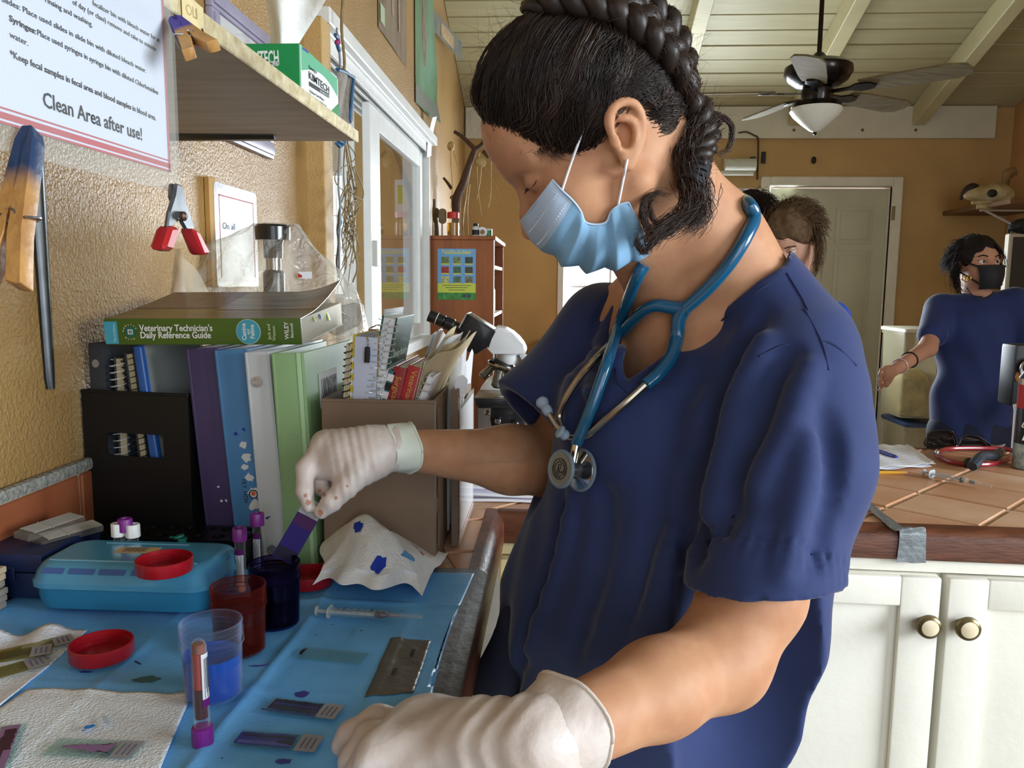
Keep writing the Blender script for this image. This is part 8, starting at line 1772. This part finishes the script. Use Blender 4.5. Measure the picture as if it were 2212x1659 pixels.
# ------------------------------------------------------------------ gloves
def latex():
    m = mat('white_latex_glove', '#d3cac4', .42, spec=.5, noise=(45, .10), col2='#c7b8b0', bump=(120, .25, .003), sss=.1); return m
m_lat = latex()
gr = SDF()                                    # right hand, far side, holding the slide
w0 = fWr+nrm(fEl-fWr)*.004; d0 = .935
def G(x, y, d=.93): return J(x, y, d)
gr.chain([w0, G(800, 975, .94), G(750, 985, .938)], [.0275, .0275, .0285], .012); gr.rbox(G(742, 985, .945), (.040, .0285, .020), .016, np.stack([nrm(G(690, 962, .945)-G(820, 985, .945)), UP, FW], 1), .012)
gr.cone(G(820, 955, .945), G(700, 955, .955), .014, .013, .012); gr.cone(G(800, 1000, .93), G(750, 1040, .922), .020, .016, .014)
fing = {'index': ([(700, 962, .945), (660, 1012, .930), (658, 1060, .920), (668, 1094, .918)], [.0125, .0108, .0098, .0075]), 'middle': ([(702, 960, .965), (676, 1008, .962), (690, 1048, .945), (706, 1066, .935)], [.0125, .0110, .0100, .0080]),
        'ring': ([(712, 968, .982), (700, 1020, .978), (716, 1048, .965), (728, 1052, .950)], [.012, .0105, .0095, .0080]), 'little': ([(725, 975, .996), (720, 1025, .992), (735, 1045, .980), (745, 1040, .965)], [.011, .0095, .0085, .0072]), 'thumb': ([(775, 1020, .918), (748, 1052, .914), (716, 1084, .912), (694, 1106, .914)], [.0165, .0130, .0112, .0082])}
for nme, (P_, r_) in fing.items(): gr.chain([G(*p) for p in P_], r_, .0045)
def wr1(p):
    a = (p-w0)@nrm(G(720, 975)-w0); v = p-CAM; u = (v@RT)/(v@FW); return .0005*np.sin(u*FPX*.33+((v@UP)/(v@FW))*FPX*.06)*np.exp(-((a-.045)/.03)**2)+.0006*np.sin(a*420)*np.clip(1-a/.02, 0, 1)
gr.warp(wr1)
gl = body_obj('glove', gr.mesh(G(742, 1020, .95)-.085, G(742, 1020, .95)+.09, .0016), m_lat, woman, it=2)
cu_d = nrm(fEl-fWr)
def cuff(c, d, rx, w, seed, par, m, tilt=(0, 0, 0), flare=1.12):
    d = nrm(d+np.array(tilt)); e1 = nrm(np.cross(d, (0, 0, 1))); e2 = np.cross(d, e1); n = 40; V = []
    for i in range(9):
        t = i/8
        for k in range(n): a = 2*PI*k/n; r = rx*(1+(flare-1)*t)*(1+.04*math.sin(a*3+seed)+.02*math.sin(a*7+t*4)); V.append(c+d*(w*(t-.3)+.003*math.sin(a*2+seed))+(e1*math.cos(a)+e2*math.sin(a))*r)
    S = (np.array(V), [(i*n+k, i*n+(k+1) % n, (i+1)*n+(k+1) % n, (i+1)*n+k) for i in range(8) for k in range(n)])
    rim = tube([V[8*n+k % n] for k in range(n+1)], .0016, 7); return obj('cuff', cat(S, rim), m, par, world=True, angle=None)
cuff(fWr+cu_d*.006, cu_d, .0275, .030, 1, gl, mat('rolled_cuff', '#d6ded2', .5), (0, 0, .1), 1.10)
for i, (x, y, r) in enumerate(((666, 1085, .0032), (692, 1108, .0034), (750, 1050, .0014), (726, 1076, .0020), (690, 1060, .0026), (700, 1068, .0024), (660, 1070, .0022))):
    p = gr.hit(x, y, .6, 1.2, .0003); q = []
    for k in range(12): a = 2*PI*k/12; q.append(gr.hit(x+r*1850*(.7+.4*hr.random())*math.cos(a), y+r*1850*1.2*(.7+.4*hr.random())*math.sin(a), .6, 1.2, .0004))
    q.append(p); obj('stain_spot', (np.array(q), [(k, (k+1) % 12, 12) for k in range(12)]), mat('rusty_glove_stain', '#b5806a', .6), gl, world=True)
gn = SDF()                                    # left hand, near side, resting at the counter edge
wn = nWr; N = lambda x, y, d: J(x, y, d)
gn.chain([wn+nrm(nEl-nWr)*.02, wn, N(1060, 1618, .590)], [.0345, .0335, .0330], .012); pm_ = np.stack([nrm(N(880, 1600, .625)-N(1080, 1615, .59)), nrm(FW*.9-UP*.3), nrm(UP)], 1)
gn.rbox(N(960, 1604, .610), (.046, .040, .021), .019, pm_, .02); gn.cone(N(1040, 1600, .60), N(890, 1576, .640), .026, .020, .02); gn.cone(N(1040, 1630, .585), N(885, 1640, .606), .026, .020, .02)
for P_, r_ in (([(890, 1570, .655), (815, 1562, .655), (760, 1590, .650), (742, 1612, .648)], [.0150, .0132, .0115, .0090]), ([(880, 1592, .635), (800, 1596, .634), (764, 1640, .628), (790, 1668, .622)], [.0150, .0135, .0118, .0095]), ([(882, 1622, .617), (806, 1634, .614), (776, 1680, .608), (805, 1705, .604)], [.0148, .0130, .0115, .0092]), ([(892, 1650, .602), (826, 1672, .597), (800, 1712, .592), (825, 1735, .59)], [.0138, .0120, .0105, .0088]), ([(985, 1572, .640), (925, 1556, .668), (868, 1564, .684), (826, 1586, .686)], [.0170, .0140, .0120, .0095])):
    gn.chain([N(*p) for p in P_], r_, .005)
ax_ = nrm(N(900, 1600, .62)-wn)
def wr2(p):
    a = (p-wn)@ax_; v = p-CAM; w = (v@UP)/(v@FW); return .0011*np.sin(a*330+w*30+1.5*np.sin(w*60))*np.exp(-((a-.022)/.030)**2)+.0008*np.sin(a*150+w*90)*np.clip((a-.03)/.05, 0, 1)
gn.warp(wr2)
gl2 = body_obj('glove', gn.mesh(N(930, 1620, .61)-np.array([.095, .105, .075]), N(930, 1620, .61)+np.array([.115, .09, .075]), .0017), m_lat, woman, it=2)
cuff(wn+nrm(nEl-nWr)*.014, nEl-nWr, .0335, .040, 3, gl2, m_lat, (0, 0, .05), 1.18)
# ------------------------------------------------------------------ the stained slide in her right hand
def held_slide():
    a, b = J(684, 1082, .921), J(606, 1216, .912); up = b-a; L = .076; d = nrm(up); n = nrm(np.cross(d, nrm(RT*.9+UP*.35+FW*.2))); M = frame(a, d, z=n if n@FW < 0 else -n)
    c = thing('glass_slide', 'glass slide with deep violet stain held over the black jar by a gloved hand', 'slide', M=M)
    obj('glass', box((0, -.0125, 0), (L, .0125, .0011), .0002), m_sl, c); obj('frosted_end', box((.001, -.0122, .0011), (.020, .0122, .0014)), m_frost, c)
    vs = mat('wet_violet_stain', '#1c0a58', .45, spec=.2); obj('stain', box((.020, -.0127, -.0004), (L+.0003, .0127, .0016)), vs, c)
    obj('dark_edge', box((.062, -.0119, .0016), (L-.001, .0121, .0019)), mat('blackish_violet', '#0d0722', .4, spec=.2), c); obj('plum_tint', box((.020, -.0115, .0016), (.034, .0117, .0018)), mat('plum_tint', '#360c42', .45, spec=.2), c)
held_slide()
# ------------------------------------------------------------------ stethoscope round her neck
both = SDF(); both.ops = list(cloth.ops)
def surf(px, py, off):
    a, b = both.hit(px, py, off=off), body.hit(px, py, off=off); return a if np.dot(a-CAM, FW) < np.dot(b-CAM, FW) else b
def steth():
    c = thing('stethoscope', 'teal blue stethoscope with steel headset hanging round the woman\'s neck', 'stethoscope', surf(1232, 1010, .01)); teal = mat('teal_pvc_tube', '#12567c', .22, coat=.6); stl = mat('brushed_steel', '#a79f92', .28, 1); gp = mat('grey_rubber_tip', '#8fa0b4', .45)
    R_ = .0068
    S = lambda pts, off=.007: [surf(x, y, off) for x, y in pts]
    nb = lambda x, y, d: J(x, y, min(d, np.dot(body.hit(x, y, d1=1.0)-CAM, FW)-.008) if body(J(x, y, d)) < .009 else d)
    yoke = [J(1560, 432, .945), J(1592, 428, .92), nb(1616, 440, .885), nb(1629, 470, .862)]+S([(1612, 510), (1585, 556), (1550, 600), (1515, 636), (1482, 664)])
    obj('tube', tube(spline(yoke, 6), .0072, 14), teal, c, world=True)
    rb = S([(1480, 662), (1466, 690), (1462, 730), (1450, 770), (1424, 806), (1394, 832)], .0065); obj('yoke_arm', tube(spline(rb, 6), [.0085, .0078, .0072, .0065], 14), teal, c, world=True)
    lb = S([(1488, 668), (1450, 664), (1420, 660), (1396, 668), (1368, 692), (1334, 728)], .0065); obj('yoke_arm', tube(spline(lb, 6), [.0080, .0072, .0066, .0062], 14), teal, c, world=True)
    tip1 = S([(1394, 832)], .005)+S([(1350, 872), (1310, 905), (1275, 936), (1248, 946), (1222, 942)], .006); obj('binaural', tube(spline(tip1, 6), [.0042, .0036], 10), stl, c, world=True)
    tip2 = S([(1334, 728), (1290, 772), (1250, 818), (1222, 862), (1208, 898), (1214, 928)], .006); obj('binaural', tube(spline(tip2, 6), [.0042, .0036], 10), stl, c, world=True)
    e1a, e1b = surf(1204, 922, .014), surf(1178, 880, .020); obj('ear_stem', tube([surf(1214, 930, .010), e1a, e1b], .0028, 10), stl, c, world=True)
    for a, b in ((e1a*.35+e1b*.65, e1b+(e1b-e1a)*.42), (surf(1226, 944, .012), surf(1206, 930, .022))):
        d = b-a; L = np.linalg.norm(d); M = frame(a, np.cross(d, (.3, .8, .1)), z=d/L); obj('eartip', xf(lathe([(.0040, 0), (.0056, L*.12), (.0060, L*.35), (.0050, L*.5), (.0068, L*.68), (.0074, L*.82), (.0058, L*.96), (.0022, L), (.0020, L*.9), (.0004, L*.9)], 18), M), gp, c, world=True)
    long = [surf(1392, 572, .004)]+S([(1376, 600), (1356, 650), (1336, 705), (1316, 770), (1296, 830), (1276, 885), (1258, 930), (1246, 958)], .009); obj('tube', tube(spline(long, 6), .0066, 14), teal, c, world=True)
    st = surf(1246, 956, .010); en = surf(1238, 1000, .016); obj('stem', tube([st, en], [.0050, .0046], 12), mat('polished_steel', '#c2c2be', .15, 1), c, world=True)
    # chestpiece: two drums on one axis
    o = surf(1232, 1014, .020); ax = nrm(RT*-.80+UP*.10-FW*.60); e = frame(o, np.cross(ax, UP), z=ax); ps = mat('polished_steel', '#c2c2be', .15, 1)
    cp = obj('chestpiece', xf(lathe([(.0004, -.0165), (.0195, -.0165), (.0215, -.0145), (.0205, -.0125), (.0100, -.0085), (.0085, .0), (.0095, .006), (.0170, .0095), (.0185, .0125), (.0165, .0145), (.0004, .0145)], 40), e), ps, c, world=True)
    obj('rim', xf(tube([(.0182*math.cos(t), .0182*math.sin(t), .0128) for t in np.linspace(0, 2*PI, 49)], .0024, 8), e), mat('grey_rim', '#6f7f90', .4), cp, world=True); obj('rim', xf(tube([(.0212*math.cos(t), .0212*math.sin(t), -.0148) for t in np.linspace(0, 2*PI, 49)], .0022, 8), e), mat('grey_rim', '#6f7f90', .4), cp, world=True)
    obj('diaphragm', xf(lathe([(.0162, .0146), (.0004, .0150)], 40, False, True), e), mat('etched_steel', '#8d918f', .4, .8), cp, world=True)
    for r in (.0108, .0076): obj('emblem_ring', xf(tube([(r*math.cos(t), r*math.sin(t), .0152) for t in np.linspace(0, 2*PI, 41)], .0004, 5), e), m_ink, cp, world=True)
    em = e.copy(); em[:3, 0] = nrm(RT-ax*(RT@ax)); em[:3, 1] = nrm(np.cross(ax, em[:3, 0])); em[:3, 3] = o+ax*.0152
    text('lettering', 'L', .0125, m_ink, em, cp); obj('flourish', xf(tube(spline([(-.005, -.004, 0), (-.001, .004, 0), (.003, .005, 0), (.001, .0, 0), (-.003, -.005, 0), (.004, -.004, 0), (.006, -.001, 0)], 6), .0004, 5), em), m_ink, cp, world=True)
    for i, ch in enumerate('LITTMANN  QUALITY   '): a = PI/2-i*2*PI/20; q = em@T(.0092*math.cos(a), .0092*math.sin(a), 0)@Rz(a-PI/2); text('lettering', ch, .0026, m_ink, q, cp) if ch != ' ' else None
steth()
# ================================================================== people further back
def figure(label, head, hr_, face, sh, el, ha, torso, cols, hair_extra=None, mask=None, tilt=0.0, legs=True, h=.009):
    """head: (px,py,d); face: unit-ish direction the face looks (camera x, up, depth); sh/el/ha: two shoulders, elbows, hands"""
    O_ = J(*head); fx = nrm(RT*face[0]+UP*face[1]+FW*face[2]); up = nrm(np.array([0, 0, 1.])+RT*tilt); hy = nrm(np.cross(up, fx)); hz = np.cross(fx, hy); R = np.stack([fx, hy, hz], 1); q = lambda x, y, z: O_+(fx*x+hy*y+hz*z)*hr_
    p = thing('person', label, 'person', (O_[0], O_[1], 0)); b = SDF(); sk = skin_mat('skin_'+cols[0][1:], cols[0], cols[0])
    b.ell(q(-.08, 0, .25), np.array([.82, .66, .78])*hr_, R, 0); b.ell(q(.28, 0, -.35), np.array([.50, .52, .66])*hr_, R, .03); b.cone(q(.72, 0, .02), q(.86, 0, -.24), .07*hr_, .10*hr_, .01); b.ell(q(.52, 0, -.82), np.array([.2, .22, .14])*hr_, R, .02)
    for s in (1, -1): b.ell(q(.70, s*.28, .06), np.array([.14, .15, .09])*hr_, R, .01, 'sub'); b.ell(q(-.1, s*.66, -.1), np.array([.16, .07, .26])*hr_, R, .008); b.ell(q(.42, s*.34, -.28), np.array([.24, .2, .2])*hr_, R, .02)
    S_ = [J(*x) for x in sh]; nb = (S_[0]+S_[1])/2; b.cone(q(-.15, 0, -.5), nb+np.array([0, 0, .02]), .45*hr_, .52*hr_, .03)
    c = SDF(); tc = [J(*t[:3]) for t in torso]; sax = nrm(S_[1]-S_[0]); sax[2] = 0; sax = nrm(sax); TRr = np.stack([sax, np.cross((0, 0, 1.), sax), (0, 0, 1.)], 1)
    for k, t in enumerate(torso): c.ell(tc[k], (t[3], t[3]*.68, t[4]), TRr, .06 if k else 0)
    c.cone(S_[0], S_[1], .055, .055, .05)
    for k in (0, 1):
        E_, H_ = J(*el[k]), J(*ha[k]); b.chain([S_[k], E_, H_], [.042, .036, .024], .02); d = nrm(H_-E_); b.ell(H_+d*.05, (.05, .022, .034), np.stack([d, nrm(np.cross(d, (0, 0, 1.))), nrm(np.cross(d, np.cross(d, (0, 0, 1.))))], 1), .01)
        s_ = nrm(np.cross(d, (0, 0, 1.)))
        for f in range(4): o = H_+d*.085+np.cross(d, s_)*(.024*(f-1.5)*.9); b.chain([o-d*.01, o+d*(.035+.004*(1.5-abs(f-1.5))), o+d*.055-np.array([0, 0, .014])], [.0085, .0075, .006], .003)
        b.chain([H_+d*.02, H_+d*.045+np.cross(d, s_)*.035, H_+d*.075+np.cross(d, s_)*.045], [.013, .010, .008], .004)
        c.chain([S_[k], S_[k]*.35+E_*.65], [.068, .060], .03)
    P = np.array([O_, *S_, *[J(*e) for e in el], *[J(*e) for e in ha], nb]); lo, hi = P.min(0)-.15, P.max(0)+.16
    hip = tc[-1]; lo2, hi2 = np.minimum(lo, np.array([hip[0]-.25, hip[1]-.25, 0])), hi
    L = SDF(); t_ = SDF(); L.ell(hip, (.15, .10, .14), TRr, .04); t_.ell(hip, (torso[-1][3]*.98, torso[-1][3]*.70, .16), TRr, .04)
    for s in (1, -1):
        a = hip+sax*.085*s; a0 = np.array([a[0], a[1], .09]); L.chain([a, (a+a0)/2, a0], [.07, .05, .036], .02); L.cone(a0+np.array([0, 0, -.05]), a0+np.array([0, -.12, -.055]), .032, .028, .01); t_.chain([a, (a+a0)/2, a0], [.09, .072, .065], .03)
    VF = [b.mesh(lo, hi, h*.75)]; VF.append(L.mesh(np.array([hip[0]-.25, hip[1]-.25, 0]), np.array([hip[0]+.25, hip[1]+.22, hip[2]+.16]), .014))
    body_obj('body', joinVF(*VF), sk, p, it=2)
    hm, tm, cm = mat('hair_'+cols[1][1:], cols[1], .7, spec=.25, noise=(50, .4)), mat('top_'+cols[2][1:], cols[2], .8, noise=(12, .15), sheen=.2), mat('trousers_'+cols[3][1:], cols[3], .8)
    cut = nrm(fx*.75-hz*.15); c.cone(q(-.1, 0, -.55), q(.35, 0, -1.45), .5*hr_, .30*hr_, .01, 'sub'); c.warp(lambda p_: -.003*np.sin(p_[..., 0]*60+p_[..., 2]*25)*np.clip((nb[2]-p_[..., 2])*4, 0, 1))
    T0 = np.array(tc); body_obj('scrub_top', c.mesh(np.minimum(T0.min(0)-.26, lo), np.maximum(T0.max(0)+.26, hi), h), tm, p, it=2); body_obj('trousers', t_.mesh(np.array([hip[0]-.26, hip[1]-.26, .05]), np.array([hip[0]+.26, hip[1]+.26, hip[2]+.19]), .014), cm, p)
    for s in (1, -1): a = hip+sax*.085*s; a0 = np.array([a[0], a[1], .0]); z_ = SDF().cone(a0+(0, .04, .045), a0+(0, -.14, .04), .044, .038, .01).plane((0, 0, .002), (0, 0, -1)); body_obj('shoe', z_.mesh(a0-.22, a0+.22, .012), m_blk, p)
    hs_ = SDF(); hs_.func(lambda v: np.maximum(SDF().ell(q(-.12, 0, .28), np.array([.875, .715, .835])*hr_, R, 0)(v), ((v-q(.60, 0, .42))@nrm(fx*.9-hz*.55))), O_-.3, O_+.3, 0)
    hs_.warp(lambda v: .0035*np.sin(((v-O_)@hy)*130+((v-O_)@hz)*60))
    hb = body_obj('hair', hs_.mesh(O_-hr_*1.5, O_+hr_*1.5, .006), hm, p, it=1); g = np.random.default_rng(int(head[0])); PS = []
    for i in range(900):
        a = g.normal(size=3); a[0] = -abs(a[0])*.8+.25*g.random(); a[2] = abs(a[2])*.9-.2; a = a/np.linalg.norm(a); s0 = q(-.12, 0, .28)+R@(a*np.array([.92, .76, .88])*hr_); d = nrm(R@np.array([-.9, a[1]*.4, -.5])+g.normal(size=3)*.35); tt = np.linspace(0, 1, 7)[:, None]; PS.append(s0+d*.05*tt+np.array([0, 0, -.02])*tt**2+R@(a)*.008*np.sin(tt*3))
    if hair_extra:
        for pts, n, sp in hair_extra: [PS.append(x) for x in np.array(curl_bunch(pts, n, sp, 0, 9, K=7))]
    V, F = strands(np.array(PS), .0011, .0005); body_obj('hair_strands', (V, F), hm, hb, it=0, kind='stuff')
    for s in (1, -1):
        e = ball(q(.60, s*.28, .05), .115*hr_, 12, 8); eo = obj('eye', e, mat('eye_white', '#d8d2c8', .3), p, world=True); obj('iris', ball(q(.665, s*.27, .045), .065*hr_, 10, 6), mat('dark_iris', '#20150f', .2), eo, world=True); obj('eyebrow', tube([q(.74, s*.14, .22), q(.72, s*.3, .27), q(.62, s*.45, .22)], .022*hr_, 6), hm, p, world=True)
        obj('upper_lid', tube([q(.70, s*.15, .08), q(.71, s*.28, .125), q(.62, s*.41, .09)], .028*hr_, 6), sk, p, world=True)
    obj('lips', tube([q(.70, .18, -.55), q(.80, 0, -.54), q(.70, -.18, -.55)], [.02*hr_, .055*hr_, .02*hr_], 8), mat('lip', '#a06050', .5), p, world=True)
    if mask:
        def mf(u, v): a = (u-.5)*2.5; w = .5-.5*math.cos(v*PI); return q((.20+.80*math.cos(a*.62))*(1-.10*v)-.10*abs(a)*.4+(.10*math.sin(v*PI)), .70*math.sin(a*.72)*(1-.25*v), -.10-.86*v)
        mk = obj('face_mask', sheet(mf, 20, 12, .001, (0, 0, 1)), mat('black_mask', '#0d0e12', .7), p, world=True)
        for s in (1, -1): obj('ear_loop', tube([mf(.5+.5*s*.98, .05), q(-.05, s*.70, .15)], .004, 5), mat('black_mask', '#0d0e12', .7), mk, world=True); obj('ear_loop', tube([mf(.5+.5*s*.98, .8), q(-.05, s*.70, -.25)], .004, 5), mat('black_mask', '#0d0e12', .7), mk, world=True)
    return p, q, b
# woman with black mask on the right
pA, qA, bA = figure('woman with black mask and dark curly hair in navy scrubs by the bins', (2112, 572, 3.5), .118, (.10, -.04, -1), [(2032, 668, 3.55), (2192, 655, 3.45)], [(2004, 752, 3.40), (2240, 770, 3.35)], [(1930, 800, 3.15), (2250, 850, 3.2)],
    [(2108, 730, 3.5, .175, .19), (2100, 860, 3.5, .165, .20), (2098, 935, 3.5, .165, .16)], ('#b5846a', '#1c1412', '#1d2c5c', '#161c34'), [([(2075, 560, 3.5), (2062, 590, 3.5), (2068, 620, 3.5), (2080, 640, 3.5)], 90, .014), ([(2150, 530, 3.42), (2168, 550, 3.42), (2172, 580, 3.42)], 25, .006), ([(2070, 570, 3.48), (2056, 585, 3.48), (2060, 600, 3.48)], 30, .006)], True)
gm = mat('gold_jewellery', '#c9a24c', .25, 1)
for i, (x, y) in enumerate(((2082, 600), (2088, 604), (2094, 600))): obj('earring', tube([J(x, y, 3.37)+np.array([.008*math.cos(t), 0, .010*math.sin(t)]) for t in np.linspace(0, 2*PI, 14)], .0025, 6), gm, pA, world=True)
obj('necklace', tube(spline([J(2088, 622, 3.42), J(2102, 640, 3.37), J(2125, 645, 3.36), J(2142, 636, 3.40)], 5), .003, 6), m_blk, pA, world=True)
for a, m_ in ((.55, m_blk), (.82, mat('pale_bracelet', '#d8b8b4', .3, .4))):
    e, h_ = J(2004, 752, 3.40), J(1930, 800, 3.15); c_ = e*(1-a)+h_*a; d = nrm(h_-e); e1 = nrm(np.cross(d, (0, 0, 1.))); e2 = np.cross(d, e1); r_ = .036+(.024-.036)*a+.003; obj('bracelet', tube([c_+r_*(e1*math.cos(t)+e2*math.sin(t)) for t in np.linspace(0, 2*PI, 20)], .003, 6), m_, pA, world=True)
# bowed fair-haired woman behind the scrubs shoulder
pB, qB, bB = figure('fair-haired woman in bright blue top bowing her head behind the main woman', (1712, 515, 3.0), .120, (-.55, -.72, -.40), [(1640, 690, 3.05), (1795, 690, 2.95)], [(1620, 830, 2.8), (1800, 850, 2.75)], [(1600, 900, 2.55), (1700, 905, 2.5)],
    [(1730, 770, 3.0, .175, .20), (1735, 880, 3.0, .165, .20), (1738, 960, 3.0, .165, .16)], ('#cfa08a', '#5c4630', '#1f4fc4', '#1a2340'), [([(1750, 470, 2.95), (1768, 520, 2.92), (1766, 570, 2.9), (1750, 610, 2.9)], 120, .012), ([(1665, 460, 3.0), (1650, 500, 2.98), (1660, 540, 2.95)], 60, .010)], None, .05)
# dark-haired person mostly hidden behind the neck
pC, qC, bC = figure('dark-haired person mostly hidden behind the woman with the stethoscope', (1612, 492, 3.3), .125, (-.85, -.35, .3), [(1540, 640, 3.25), (1660, 640, 3.4)], [(1500, 780, 3.1), (1650, 800, 3.2)], [(1450, 850, 2.95), (1560, 860, 3.0)],
    [(1605, 730, 3.3, .175, .20), (1605, 840, 3.3, .165, .20), (1605, 920, 3.3, .165, .16)], ('#b98a70', '#2a1c18', '#26356a', '#1a2340'), None, None)
